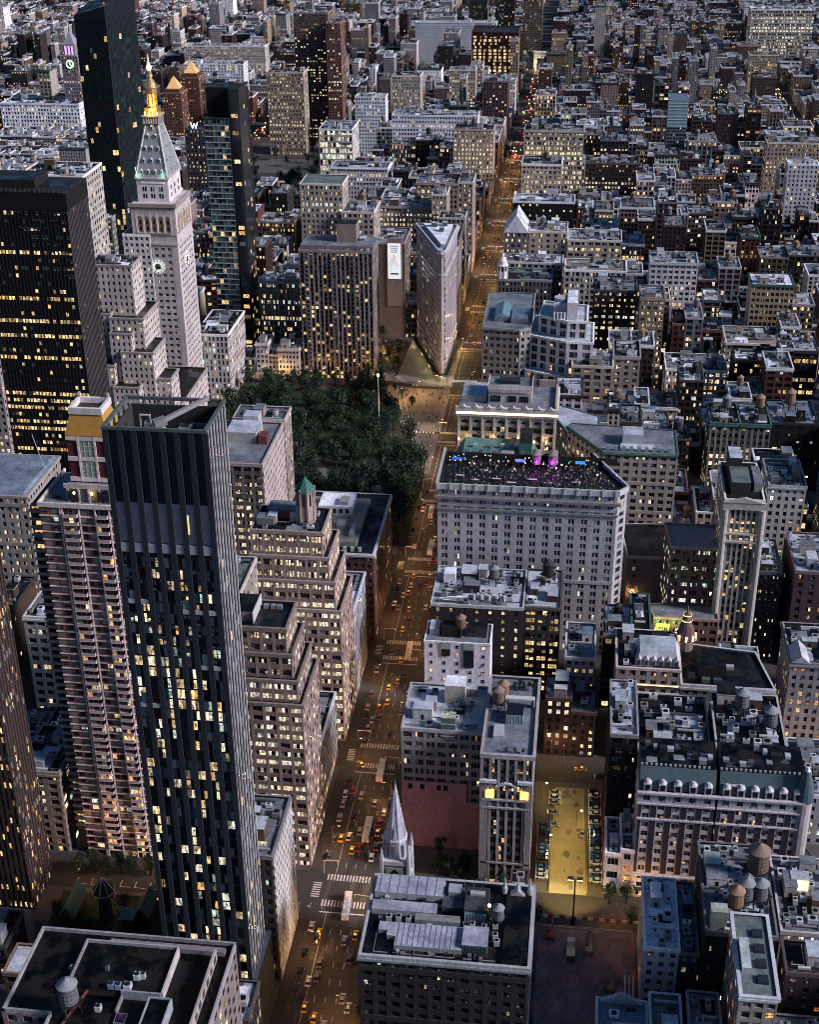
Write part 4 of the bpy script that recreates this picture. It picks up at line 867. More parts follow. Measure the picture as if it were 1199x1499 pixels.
tu = MB(); tu.frustum(-30, 499, 3.7, 3.6, 94, 108, 8, (.44, .32, .28), 'stone', ph=PI/8)
for k in range(8): a = PI/8+2*PI*k/8; tu.bar((-30+3.75*math.cos(a), 499+3.75*math.sin(a), 94), (-30+3.65*math.cos(a), 499+3.65*math.sin(a), 109), .6, (.54, .43, .39), 'stone')
for k in range(8):
    a = 2*PI*k/8; tu.bar((-30+3.45*math.cos(a), 499+3.45*math.sin(a), 102), (-30+3.42*math.cos(a), 499+3.42*math.sin(a), 107), .5, (.05, .04, .05), 'glass')
tt = part(tu, 'turret', b)
mb = MB(); mb.frustum(-30, 499, 4.3, .15, 108, 113.5, 8, (.06, .27, .20), 'copper', ph=PI/8); mb.frustum(-30, 499, .15, .05, 113.4, 116, 6, (.2, .3, .3), 'metal'); part(mb, 'roof', tt)
building('office_block', 'slate-blue side-lit block hugging the avenue below the turreted block', [(-34, -15.2, 513, 546, 0, 44)], ST((.34, .35, .40), 3.8, 3.4, 2, .6, .58, .4, .1), 'grey', clut=1)
s_ = ST((.30, .25, .24), 3.7, 4.2, 3, .72, .52, .35, .7, .25, c2=(.22, .18, .18), q=.62)
b = building('loft_block', 'dark-mauve loft block with bright lit rows and pink west wall beside park trees', [(-100, -60.5, 555, 600, 0, 90)], s_, 'grey', sides='N', wins=90, clut=0, seed=5, side_st=None)
mb = MB(); F_, L_ = frame((-60.5, 555), (-60.5, 600)); pn = []; facade(mb, (-60.5, 555.4), (-60.5, 600), 0, 89.4, ST((.50, .42, .42), 3.7, 3.3, 2, .55, .5, .4, .2), pn, rnd, ext=False); part(mb, 'wall', b); mb = MB(); panes_to(mb, pn, rnd); part(mb, 'window', b, 'stuff')
mb = MB(); mb.box(-82, -68, 578, 592, 90, 95, (.42, .40, .40), top='roof', tc=RC['pale']); mb.box(-77, -70, 592, 599, 90, 97, (.45, .44, .46), top='roof', tc=RC['pale']); part(mb, 'bulkhead', b)
mb = MB(); mb.hip(-96, -84, 570, 582, 90, 3.5, 2, (.5, .52, .55), 'roof'); mb.frustum(-80, 566, 2.4, 2.4, 90, 93.5, 12, (.34, .36, .38), 'metal'); mb.box(-67, -63, 577, 583, 90, 94, (.3, .1, .09)); part(mb, 'roof_unit', b)
b = building('loft_block', 'narrow rear wing of mauve loft block with lit window column, beside park trees', [(-84, -60, 601, 616, 0, 91)], ST((.36, .30, .29), 3.7, 4.2, 1, .4, .5, .35, .7), 'green', clut=1.5)
# courtyard block at the park corner
s_ = ST((.22, .10, .10), 3.7, 3.3, 2, .55, .5, .4, .12, 0, c2=(.20, .09, .09), cor=(.50, .50, .52), belt=8)
b = building('courtyard_block', 'red brick corner block with pale flat roof and wide cornice at the park corner', [(-62, -13.5, 560, 620, 0, 46)], s_, 'dark', wins=100, clut=0, par=.3, seed=12)
mb = MB(); mb.box(-53, -22, 566, 610, 46, 48.6, (.30, .32, .30), top='roof', tc=(.30, .31, .27)); mb.box(-44, -28, 592, 606, 48.6, 53, (.55, .56, .62), top='roof', tc=RC['white']); part(mb, 'penthouse', b)
for k in range(5): mb = MB(); x = -43+k*3; mb.box(x, x+1.5, 591.8, 592, 49.6, 51.8, (.02, .02, .03), 'glass'); part(mb, 'window', b)
for x, y, w_, d_ in ((-32, 596, 4, 6), (-31, 580, 3.5, 6), (-34, 572, 4, 3), (-50, 575, 4, 4), (-25, 575, 2, 8)): mb = MB(); mb.box(x-w_/2, x+w_/2, y-d_/2, y+d_/2, 48.6 if y < 592 else 53, 51 if y < 592 else 55, (.46, .47, .45), 'metal'); part(mb, 'roof_unit', b)
mb = MB()
for x in range(12): mb.box(-58+x*3.4, -56.6+x*3.4, 562, 563.2, 46, 48, (.5, .52, .5), 'metal')
part(mb, 'roof_unit', b)
b = building('office_block', 'dark narrow block with bright ribbed side wall right of the finned tower base', [(-34, -15, 352, 381, 0, 52)], ST((.14, .12, .12), 3.8, 3.4, 2, .6, .6, .4, .12), 'grey', sides='N', clut=2, seed=8, parc=(.3, .3, .32))
mb = MB(); pn = []; facade(mb, (-15, 352.4), (-15, 381), 0, 51.5, ST((.56, .52, .52), 3.7, 2.6, 1, .5, .6, .45, .15), pn, rnd, ext=False); part(mb, 'wall', b); mb = MB(); panes_to(mb, pn, rnd); part(mb, 'window', b, 'stuff')
building('office_block', 'low dark block with pinkish parapet at the foot of the finned tower', [(-15.2-12, -14.8, 310, 325, 0, 26)], ST(C['dark'], 3.8, 3, 2, .6, .6, .3, .1), 'pale', clut=2)
# little church with copper roofs
ch = thing('church', 'small brick church with copper gables and turret tucked behind dark office roof', 'church', (-82, 355, 0)); OBST.append((-112, -47, 312, 385))
mb = MB(); mb.box(-90, -64, 352, 359, 0, 6, (.16, .08, .07)); mb.gable(-90, -64, 351.5, 359.5, 6, 4, 'x', (.04, .06, .06), 'roof'); part(mb, 'nave', ch)
mb = MB(); mb.box(-95, -90, 366, 379, 0, 6, (.16, .08, .07)); mb.gable(-95.4, -89.6, 365.5, 379.5, 6, 5, 'y', (.09, .28, .24), 'copper', (.2, .1, .08)); part(mb, 'gable', ch)
mb = MB(); mb.box(-70, -65, 370, 381, 0, 5, (.16, .08, .07)); mb.gable(-70.4, -64.6, 369.5, 381.5, 5, 4, 'y', (.07, .22, .19), 'copper', (.2, .1, .08)); part(mb, 'gable', ch)
mb = MB(); mb.frustum(-81, 373, 2.4, 2.3, 0, 13, 8, (.22, .11, .09)); part(mb, 'tower', ch); mb = MB(); mb.frustum(-81, 373, 4.0, .1, 13, 19, 8, (.03, .035, .035), 'copper'); part(mb, 'roof', ch)
mb = MB()
for k in range(8): a = 2*PI*k/8; mb.bar((-81+4.0*math.cos(a), 373+4*math.sin(a), 13.1), (-81, 373, 19.1), .25, (.5, .55, .53))
for k in range(8): a = 2*PI*k/8; a2 = 2*PI*(k+1)/8; mb.bar((-81+4.0*math.cos(a), 373+4*math.sin(a), 13), (-81+4*math.cos(a2), 373+4*math.sin(a2), 13), .25, (.5, .55, .53))
part(mb, 'roof_rib', ch)
mb = MB(); mb.box(-73, -69.5, 366, 370, 0, 8, (.16, .08, .07)); mb.hip(-74, -68.5, 365, 371, 8, 2.6, 2.4, (.12, .38, .33), 'copper'); part(mb, 'tower', ch)
mb = MB(); mb.box(-72, -64, 333, 341, 0, 7, (.16, .08, .07)); mb.hip(-72.3, -63.7, 332.7, 341.3, 7, 2.5, 3, (.10, .33, .29), 'copper'); part(mb, 'porch', ch)
building('low_building', 'low building with pale ribbed roof beside the small copper-roofed church', [(-95, -86, 322, 334, 0, 24)], ST(C['brown']), 'pale', clut=0)
building('low_building', 'dark roofed house left of the small copper-roofed church', [(-113, -103, 340, 356, 0, 16)], ST(C['dark']), 'dark', clut=1)

# ================= right of the avenue
HS = (.085, .08, .095)
s_ = ST(HS, 3.8, 4.0, 2, .62, .5, .5, .035, 0, c2=(.07, .065, .08), cor=(.34, .36, .40), belt=5)
b = building('hotel_block', 'dark block with pale ribbed roofs and black flat wing, bottom centre by avenue', [(17.5, 67, 322, 356, 0, 44)], s_, 'dark', wins=100, clut=0, par=1.1, parc=(.40, .42, .45), seed=33)
mb = MB(); mb.box(18.2, 39.5, 347, 355, 44, 46.4, (.4, .42, .46), top='roof', tc=(.38, .40, .50)); mb.box(18.2, 38, 339.9, 344.2, 44, 46.0, (.36, .37, .4), top='roof', tc=(.36, .38, .48)); part(mb, 'penthouse', b)
mb = MB(); mb.prism([(19.5, 335.2), (21.5, 335.2), (21.5, 331.7), (24.3, 331.7), (24.3, 329.5), (27, 329.5), (27, 325.8), (47, 325.8), (47, 335.2)], 44, 45.8, (.34, .35, .38), 'stone', top='roof', tc=(.36, .38, .48)); mb.box(47, 54.6, 326.6, 334.6, 44, 47.2, (.2, .23, .25), top='roof', tc=(.36, .38, .47)); part(mb, 'penthouse', b)
mb = MB(); 
for k in range(8): mb.box(47.3+k*.92, 48.0+k*.92, 326.4, 326.6, 44.5, 46.8, (.14, .2, .2), 'metal')
part(mb, 'louvre', b)
mb = MB(); mb.box(32, 45.5, 336.2, 339, 44, 46.5, (.30, .32, .34), top='roof', tc=(.30, .31, .30)); part(mb, 'bulkhead', b)
mb = MB(); mb.box(46.5, 53.8, 340, 350, 44, 48.5, (.13, .14, .16), top='roof', tc=(.12, .13, .15)); mb.box(46.8, 53.4, 339.0, 340, 44, 47.6, (.2, .36, .4), 'metal'); mb.box(48, 52.5, 346, 347.6, 48.5, 49.3, (.45, .5, .45), 'metal'); part(mb, 'greenhouse', b)
for k in range(7): mb = MB(); mb.box(46.9+k*.95, 47.05+k*.95, 338.9, 339.0, 44, 47.6, (.6, .65, .65), 'metal'); part(mb, 'mullion', b)
mb = MB(); mb.box(39.5, 46, 343, 352, 44, 45.8, (.14, .15, .18), top='roof', tc=(.16, .2, .25)); mb.box(41, 45, 348, 352, 45.8, 47.4, (.3, .36, .4), top='roof', tc=(.4, .44, .5)); part(mb, 'bulkhead', b)
for x, y in ((24, 337.2), (27, 337.4), (30, 337.2), (49.5, 336.8), (56.3, 337.5), (56.6, 333), (57.2, 330.5), (55.9, 342), (53, 336)): mb = MB(); mb.box(x-.8, x+.8, y-.8, y+.8, 44.5, 46.4, (.5, .52, .55), 'metal'); mb.frustum(x, y, .6, .6, 46.4, 46.55, 10, (.05, .05, .06), 'metal'); part(mb, 'roof_unit', b)
mb = MB(); mb.box(59, 66.3, 324, 352, 44, 45.2, (.04, .04, .05), top='roof', tc=RC['tar']); part(mb, 'roof', b)
for x, y in ((58.2, 352.5), (62.3, 353), (66, 352.6)): mb = MB(); mb.lathe(x, y, [(.9, 45), (.9, 47), (.5, 48), (.25, 49.5), (.35, 49.8), (.05, 51.5)], 10, (.45, .48, .52), 'metal'); part(mb, 'finial', b)
mb = MB(); mb.gable(59.8, 64.8, 351, 353, 45, 2.2, 'y', (.4, .43, .47), 'metal', (.42, .44, .48)); part(mb, 'gable', b)
mb = MB(); mb.frustum(54.2, 341, .4, .4, 49.5, 50.2, 8, (1, .85, .5), 'hot'); mb.bar((54.2, 341, 44), (54.2, 341, 49.5), .15, (.2, .2, .2)); part(mb, 'roof_lamp', b)
for k in range(26):
    x = rnd.uniform(20, 58); y = rnd.choice((rnd.uniform(323.5, 325.2), rnd.uniform(335.8, 339.2), rnd.uniform(344.8, 346.6))); hh = rnd.uniform(.5, 1.5); mb = MB(); mb.box(x-rnd.uniform(.3, .9), x+rnd.uniform(.3, .9), y-.5, y+.5, 44, 44+hh, rnd.choice(((.5, .52, .56), (.25, .27, .3), (.1, .1, .12), (.4, .3, .25))), 'metal'); part(mb, 'roof_unit', b)
for k in range(6):
    mb = MB(); x = 21+k*6; mb.bar((x, 324, 44.3), (x+rnd.uniform(4, 9), 324, 44.3), .22, (.4, .42, .44)); mb.bar((x, 324, 44.3), (x, rnd.uniform(325, 345), 44.3), .2, (.3, .32, .34)); part(mb, 'pipe', b)
mb = MB()
for k in range(12): mb.box(19.5+k*2.9, 19.65+k*2.9, 347.1, 355, 46.4, 46.5, (.26, .28, .34), 'metal'); mb.box(27.5+k*1.62, 27.62+k*1.62, 325.9, 335, 45.8, 45.9, (.26, .28, .34), 'metal')
part(mb, 'roof_seam', b)
water_tower(57, 338.8, 44.5, .95, 1, 'small grey water tower on the bottom-centre dark block beside its black flat wing')
b = building('office_block', 'low block with white balustraded roof edge cut by the bottom frame, beside avenue', [(19, 48, 262, 297, 0, 38)], ST(C['grey'], 3.8, 4, 2, .6, .5, .4, .08), 'pale', clut=2, par=1.2, parc=(.5, .54, .58))
mb = MB()
for k in range(22): mb.box(20+k*1.15, 20.7+k*1.15, 296, 297.2, 38, 40.4, (.55, .6, .6))
part(mb, 'balustrade', b)
# church with spire
sp = thing('church', 'stone church with tall slender spire and dial panel beside the avenue crosswalk', 'church', (21.8, 371, 0)); OBST.append((16, 50, 357, 396))
CS = (.40, .42, .44)
mb = MB(); mb.box(17.6, 26.2, 366, 374.6, 0, 42, CS); mb.box(17.2, 26.6, 365.6, 375, 32, 33, (.5, .5, .52)); mb.box(17.1, 26.7, 365.5, 375.1, 40.6, 42.2, (.5, .5, .52))
for x in (17.6, 26.2):
    for y in (366, 374.6): mb.frustum(x, y, 1.0, .8, 0, 43, 6, CS); mb.frustum(x, y, .8, .05, 43, 47.5, 6, CS)
part(mb, 'tower', sp)
mb = MB(); mb.frustum(21.9, 370.3, 3.7, 3.4, 42, 49, 8, (.44, .44, .50), ph=PI/8)
for k in range(8):
    a = 2*PI*k/8; mb.bar((21.9+3.35*math.cos(a), 370.3+3.35*math.sin(a), 42.8), (21.9+3.2*math.cos(a), 370.3+3.2*math.sin(a), 47.5), 1.0, (.28, .27, .32), 'stone')
mb.frustum(21.9, 370.3, 3.9, 3.5, 49, 49.8, 8, (.5, .5, .55), ph=PI/8); part(mb, 'belfry', sp)
mb = MB(); mb.frustum(21.9, 370.3, 3.2, .12, 49.8, 69, 8, (.47, .45, .54), ph=PI/8)
for k in range(8): a = PI/8+2*PI*k/8; mb.bar((21.9+3.2*math.cos(a), 370.3+3.2*math.sin(a), 49.8), (21.9+.12*math.cos(a), 370.3+.12*math.sin(a), 69), .28, (.58, .56, .64), 'stone')
for k in range(4): a = PI/2*k; x = 21.9+2.7*math.cos(a); y = 370.3+2.7*math.sin(a); mb.frustum(x, y, .9, .05, 50, 54.5, 4, (.5, .5, .56), ph=PI/4)
mb.lathe(21.9, 370.3, [(.1, 69), (.45, 69.6), (.1, 70.2), (.05, 71.6)], 8, (.3, .36, .36), 'metal'); mb.box(21.5, 22.3, 370.2, 370.4, 70.6, 70.8, (.3, .36, .36), 'metal'); part(mb, 'spire', sp)
mb = MB(); mb.box(19.2, 24.6, 365.4, 365.6, 33.6, 39.8, (.34, .38, .32)); F_ = (19.2, 365.4, 1, 0, 0, -1)
mb.face([(21.9, 365.3, 39.4), (24.2, 365.3, 36.7), (21.9, 365.3, 34.0), (19.6, 365.3, 36.7)][::-1], 'glass', (0, 0, 0)); mb.frustum(21.9, 365.2, .9, .9, 36.7, 36.8, 10, (.5, .52, .4)); part(mb, 'dial_panel', sp)
mb = MB(); mb.box(27, 48, 358, 368, 0, 12, CS); mb.gable(26.8, 48.2, 357, 369, 12, 7, 'x', (.12, .13, .15), 'roof', CS); part(mb, 'nave', sp)
# plum wall building
b = building('office_block', 'grey brick block with big blank plum-coloured wall facing the church garden', [(17, 45.5, 424, 452, 0, 52)], ST((.36, .33, .36), 3.8, 4.2, 3, .72, .55, .35, .06, 0), 'pale', wins=60, clut=1.6, seed=17, par=.9, parc=(.42, .42, .45))
mb = MB(); mb.box(16.8, 40.5, 422.9, 423.45, 0, 30, (.50, .27, .34)); mb.box(40.5, 46, 422.8, 423.45, 0, 22, (.48, .26, .33)); part(mb, 'blank_wall', b)
for x in (19, 23.5, 29.5, 32): mb = MB(); mb.box(x, x+1.6, 422.75, 422.9, 26.6, 28.8, (.02, .02, .02), 'glass'); part(mb, 'window', b)
mb = MB(); mb.box(31, 36, 423.7, 428, 47, 58, (.20, .32, .32), 'metal', top='win', tc=(.1, .3, .9)); 
for z in range(4): mb.box(30.9, 36.1, 423.55, 423.7, 47.5+z*2.6, 47.8+z*2.6, (.5, .6, .58), 'metal')
part(mb, 'glass_stair', b)
mb = MB(); mb.box(30.5, 38, 441, 448, 52, 60, (.46, .43, .36), top='roof', tc=RC['white']); mb.box(24, 28, 436, 440, 52, 56, (.40, .36, .36), top='roof', tc=RC['pale']); part(mb, 'bulkhead', b)
# slim white-ribbed tower by the parking lot
s_ = ST((.40, .36, .37), 3.75, 2.9, 2, .70, .60, .55, .12, .08, c2=(.16, .15, .16), q=.3, vert=1)
b = building('slim_tower', 'slim pale office tower with white vertical ribs left of the lit parking lot', [(47, 64.5, 405, 452, 0, 57)], s_, 'grey', wins=80, clut=0, sides='N', par=1.2, seed=44, parc=(.42, .40, .42))
F_, L_ = frame((47, 405), (64.5, 405)); mb = MB()
for a, b_ in ((-.55, 2.2), (15.2, 17.5)): mb.obox(F_, a, b_, .1, .8, 0, 47, (.36, .33, .34))
for a, b_ in ((-.6, 5.2), (12.3, 17.6)): mb.obox(F_, a, b_, 0, 1.4, 46.5, 47.6, (.52, .54, .60))
for k in range(8): mb.obox(F_, 5.2+k*.88, 6.2+k*.88, .5, 1.3, 46+1.1*math.sin(PI*k/7)-1, 46.6+1.1*math.sin(PI*k/7)-1, (.54, .55, .62))
mb.obox(F_, 0, 17.5, .02, .9, 38.6, 39.3, (.40, .38, .42)); mb.obox(F_, 0, 17.5, .02, .9, 35.2, 35.9, (.40, .38, .42)); mb.obox(F_, 0, 17.5, .02, .8, 10.6, 11.3, (.36, .34, .36)); part(mb, 'cornice', b)
for a in (1.3, 13.3): mb = MB(); mb.obox(F_, a, a+3, .1, 1.1, 40, 43.4, (1, .62, .13), 'soft'); 
for a in (1.3, 13.3):
    mb = MB(); mb.obox(F_, a, a+3, .1, 1.0, 40, 43.2, (1, .62, .13), 'lamp')
    for k in range(4): mb.obox(F_, a+k*.96-.04, a+k*.96+.06, 1.0, 1.08, 40, 43.3, (.1, .07, .02), 'metal')
    part(mb, 'bay_window', b)
mb = MB(); mb.box(54, 60, 424, 431, 57, 61, (.3, .42, .44), 'metal', top='win', tc=(.3, .2, .9)); 
for k in range(7): mb.box(54+k*.95, 54.15+k*.95, 423.8, 424, 57, 61, (.6, .65, .62), 'metal')
part(mb, 'greenhouse', b)
mb = MB(); mb.box(50, 53.6, 415, 422, 57, 58.3, (.5, .52, .55), 'metal'); mb.box(53, 63.6, 434, 436, 60.5, 61, (.6, .62, .6), 'metal'); mb.box(53, 53.4, 434, 436, 57, 60.5, (.6, .62, .6), 'metal'); mb.box(63.2, 63.6, 434, 436, 57, 60.5, (.6, .62, .6), 'metal'); part(mb, 'roof_unit', b)
water_tower(50.6, 433, 57, 1.12, 0, 'brown wooden water tower on slim ribbed tower roof, nearer of the pair'); water_tower(52.2, 437.5, 57, 1.1, 3, 'brown wooden water tower just behind another on slim ribbed tower roof')
# white building and its neighbours between 28th and 27th
s_ = ST((.64, .63, .72), 3.9, 5, 1, .24, .40, .06, .4, 0, q=.3)
b = building('white_block', 'smooth white building with scattered lit windows and brown water tower by avenue', [(17.5, 43.8, 490, 505, 0, 47)], s_, 'grey', wins=40, clut=0, seed=6, par=.5)
mb = MB()
for x, w_, h in ((24.3, 3.6, 6.5), (33.2, 4.2, 11.5)): mb.box(x, x+w_, 489.55, 489.75, 47.4-h, 46.6, (.06, .09, .12), 'metal'); mb.box(x, x+w_, 489.5, 489.74, 44.2, 47.3, (.42, .5, .5), 'metal')
part(mb, 'skylight', b)
mb = MB(); mb.box(24, 32, 494, 504, 47, 52, (.06, .06, .07), top='roof', tc=RC['tar']); mb.box(19, 23, 495, 502, 47, 50, (.4, .44, .5), top='roof', tc=RC['pale']); mb.box(34, 42, 495, 504, 47, 49, (.12, .12, .14), top='roof', tc=RC['dark']); part(mb, 'bulkhead', b)
water_tower(31.6, 496, 48, 1.05, 0, 'brown water tower on white building roof beside the avenue')
building('low_building', 'low dark ribbed-roof building in front of the white building', [(16.5, 44, 462, 489, 0, 22)], ST(C['dkred'], 3.6, 3.0, 1, .5, .5, .3, .8, 0, q=.5), 'dark', clut=2, par=.8, parc=(.22, .2, .2))
b = building('office_block', 'dark brick building with rough wall, bright roof machines and single lit windows', [(17, 55.5, 520, 552, 0, 46)], ST((.11, .08, .10), 3.9, 5.6, 1, .26, .50, .12, .55, 0, c2=(.11, .08, .10), q=.5, cor=None), 'pale', wins=60, clut=3, sides='N', seed=19, par=.9, parc=(.45, .5, .5), tw=(42, 540, 1.1, 1))
mb = MB(); mb.box(20.5, 25.5, 538, 544, 46, 51, (.6, .6, .64), top='roof', tc=RC['white']); mb.box(29, 34, 532, 545, 46, 48.5, (.34, .38, .36), top='roof', tc=RC['green']); part(mb, 'bulkhead', b)
for k in range(9): mb = MB(); mb.frustum(34.5+k*1.6, 526+(k % 2), .7, .7, 46.2, 48.6, 10, (.58, .58, .62), 'metal'); part(mb, 'roof_unit', b)
building('loft_block', 'dark loft block with a full grid of yellow lit windows and tank tower', [(56, 71, 523, 555, 0, 45)], ST((.12, .08, .07), 3.6, 4.6, 2, .78, .6, .35, .85, .3, c2=(.14, .10, .09), q=.38), 'pale', wins=60, clut=1.5, sides='N', tw=(65, 541, 1.25, 2, 3), seed=7)
building('low_building', 'grey roofed low building behind slim ribbed tower with skylight box', [(67, 77, 484, 500, 0, 27)], ST(C['dkred'], 3.6, 3.2, 1, .45, .55, .3, .6), 'pale', clut=1.5)
building('rowhouse', 'dark red brick building with arched lit windows across from parking lot entrance', [(77.2, 87, 484, 502, 0, 21)], ST((.12, .05, .045), 3.5, 2.8, 1, .4, .5, .3, .35), 'green', clut=1)
building('low_building', 'low dark court building behind the white building', [(46, 64, 470, 512, 0, 17)], ST(C['dark'], lit=.2), 'dark', clut=2)
building('low_building', 'bluish low roof beside the dark red brick building', [(74, 86, 505, 532, 0, 33)], ST((.36, .36, .40), 3.5, 3, 2, .5, .5, .3, .1), 'blue', clut=2)
# roof-bar building
s_ = ST((.44, .43, .47), 4.0, 5.45, 2, .50, .58, .22, .05, .03, c2=(.42, .41, .45), belt=9, q=.75, g=.3)
rb = building('rooftop_bar_block', 'broad grey twenty-storey block crowned by crowded rooftop garden bar', [([(15.5, 563), (93, 563), (97, 568), (82, 600), (15.5, 600)], 0, 80)], s_, 'dark', wins=100, clut=0, par=0, seed=230)
F_, L_ = frame((15.5, 563), (93, 563)); mb = MB()
mb.obox(F_, -1.6, L_+1.2, 0, 1.6, 75, 76.2, (.30, .29, .31)); mb.obox(F_, -.8, L_+.6, 0, .9, 69.4, 70.3, (.30, .29, .31)); mb.obox(F_, -1.1, L_+.9, .02, 1.1, 79.4, 82.0, (.46, .47, .52)); 
for k in range(15): mb.obox(F_, k*5.5-.6, k*5.5+.4, 1.0, 1.4, 79.3, 82.7, (.52, .53, .58))
F2, L2 = frame((15.5, 600), (15.5, 563)); mb.obox(F2, 0, L2-.01, 0, 1.1, 79.4, 82, (.46, .47, .52)); F3, L3 = frame((97, 568), (82, 600)); mb.obox(F3, 0, L3, 0, .9, 79.4, 82, (.46, .47, .52)); F3, L3 = frame((93, 563), (97, 568)); mb.obox(F3, 0, L3, 0, .9, 79.41, 82.01, (.46, .47, .52)); part(mb, 'cornice', rb)
# chamfered green-roof building, 26th
b = building('office_block', 'pale block with green copper cornice and arched upper windows right of rooftop bar', [([(88, 643), (123.5, 643), (123.5, 672), (72, 676), (70, 672)], 0, 63)], ST((.44, .38, .35), 3.9, 4.4, 2, .6, .55, .4, .12, .04, cor=(.12, .24, .22), belt=4), 'grey', wins=90, clut=0, par=.4, seed=77)
mb = MB(); mb.box(97, 107, 652, 662, 63, 69, (.46, .48, .54), top='roof', tc=RC['pale']); mb.gable(96, 112, 647, 652, 63, 2.2, 'x', (.5, .54, .6), 'roof'); part(mb, 'bulkhead', b)
for k in range(9): mb = MB(); x = 90+k*3.7; mb.box(x-.9, x+.9, 645.2, 647, 63.2, 65.3, (.34, .42, .48), 'metal'); part(mb, 'roof_unit', b)
b = building('office_block', 'triangular pale-roofed wing with green cornice between rooftop bar and chamfered block', [([(72, 678), (86, 678), (86, 705), (62, 720), (58, 716)], 0, 55)], ST((.40, .35, .31), 3.9, 4.4, 2, .6, .55, .4, .3, cor=(.12, .26, .22)), 'pale', clut=0, par=.3)
# 212: arch windows and glowing cornice
s_ = ST((.48, .42, .38), 4.3, 5.8, 2, .70, .60, .55, .25, .1, c2=(.42, .36, .32), q=.45)
b = building('ornate_block', 'ornate stone tower with glowing cornice and arched windows behind rooftop bar', [(17, 64, 643, 672, 0, 84)], s_, 'grey', wins=80, clut=0, par=0, seed=9)
F_, L_ = frame((17, 643), (64, 643)); mb = MB()
mb.obox(F_, -1, L_+1, 0, 1.3, 79.8, 80.9, (.55, .48, .42)); mb.obox(F_, -1.3, L_+1.3, 0, 1.7, 82.6, 84.6, (.60, .54, .50)); 
for k in range(9): a = k*5.8; mb.obox(F_, a-.2, a+.6, .6, 1.1, 63, 79.8, (.54, .48, .44))
for k in range(8):
    a = k*5.87+.9; w_ = 4.2
    for j in range(6): t0 = (j+.5)/6*PI; mb.obox(F_, a+w_*(j/6), a+w_*((j+1)/6), .05, .6, 76.3+1.7*math.sin(t0), 79.6, (.47, .41, .37))
    mb.gable(17+k*6+1, 17+k*6+4, 641.0, 642.4, 84.6, 1.5, 'y', (.6, .53, .48), 'stone')
FW, LW = frame((64, 643), (64, 672)); mb.obox(FW, 0, LW, 0, 1.4, 82.6, 84.6, (.6, .54, .5)); mb.obox(FW, 0, LW, -.5, .5, 84.6, 86, (.45, .4, .38)); part(mb, 'cornice', b)
mb = MB(); mb.obox(F_, -1, L_+1, 1.31, 1.55, 81.1, 82.2, (1, .80, .48), 'lamp')
part(mb, 'cornice_light', b)
mb = MB(); mb.box(31, 52, 648, 662, 84, 93, (.50, .45, .44), top='roof', tc=RC['green']); mb.box(30.7, 52.3, 647.7, 648, 92, 94, (.56, .52, .50)); mb.box(30.7, 31, 648, 662, 92, 94, (.56, .52, .50)); mb.box(52, 52.3, 648, 662, 92, 94, (.56, .52, .50))
for k in range(20): mb.box(31.3+k*1.03, 31.8+k*1.03, 647.5, 647.7, 90.3, 92, (.62, .58, .56))
for a in ((32.2, 37), (40.5, 44.6), (46.3, 50.6)): mb.box(a[0], a[1], 647.75, 647.99, 85.5, 88.5, (.05, .05, .06), 'glass')
mb.box(18, 30, 650, 668, 84, 87, (.45, .42, .42), top='roof', tc=RC['pale']); mb.box(36, 46, 652, 658, 93, 94.5, (.1, .11, .12), 'metal'); part(mb, 'penthouse', b)
for k in range(8):
    mb = MB(); x = 17.4+k*6.1; mb.frustum(x, 641.9, .35, .35, 67.0, 68.0, 8, (1, .70, .32), 'hot'); part(mb, 'wall_lamp', b)
for k in range(4):
    l = bpy.data.lights.new('wall_light', 'POINT'); l.energy = 260; l.color = (1, .68, .34); l.shadow_soft_size = .4
    o = bpy.data.objects.new('wall_light', l); COL.objects.link(o); o.parent = b; o.location = (-20+k*13, 643-657.5-2.5, 69)
# 220: green mansard
b = building('mansard_block', 'block with bright green copper mansard and dormers between rooftop bar and ornate tower', [(17.5, 56, 604, 634, 0, 66)], ST((.42, .36, .31), 3.9, 4, 2, .6, .55, .4, .2), 'green', clut=0, sides='NE', par=.4)
mb = MB(); GC = (.08, .30, .26)
mb.hip(17.3, 57, 603.6, 634.4, 66, 8.0, 4.5, GC, 'copper', tc=(.14, .34, .31)); part(mb, 'mansard_roof', b)
mb = MB(); mb.box(26, 32, 603.2, 608, 66, 73.5, (.38, .33, .30)); mb.gable(25.8, 32.2, 603, 608, 73.5, 2.6, 'y', (.4, .35, .32), 'stone', (.40, .35, .31)); mb.box(32, 36, 603.3, 608, 66, 71, (.38, .33, .30)); mb.box(27.6, 30.4, 603.0, 603.2, 67, 71.5, (.02, .02, .02), 'glass'); mb.box(33, 35, 603.1, 603.3, 67, 69.6, (.02, .02, .02), 'glass')
part(mb, 'gable', b)
mb = MB(); mb.box(48, 54, 612, 630, 72, 80, GC, 'copper', top='roof', tc=RC['dark']); mb.box(40, 46, 606, 610, 70, 77, (.4, .34, .32)); part(mb, 'bulkhead', b)
for j, z in enumerate((67, 69.8, 72.4)):
    for k in range(3): mb = MB(); x = 19+k*2.2; y = 603.3+(z-66)*.27; mb.box(x, x+1.4, y-.15, y+.9, z, z+1.7, (.3, .0, .35) if j == 2 else (.1, .9, .4), 'win'); part(mb, 'dormer_window', b)
for k in range(9): mb = MB(); x = 24+k*3.2; y = 612+((k*7) % 14); mb.box(x-1, x+1, y-.8, y+.9, 74, 75.2+(k % 3)*.5, rnd.choice(((.5, .52, .55), (.2, .3, .3), (.36, .3, .28))), 'metal'); part(mb, 'roof_unit', b)
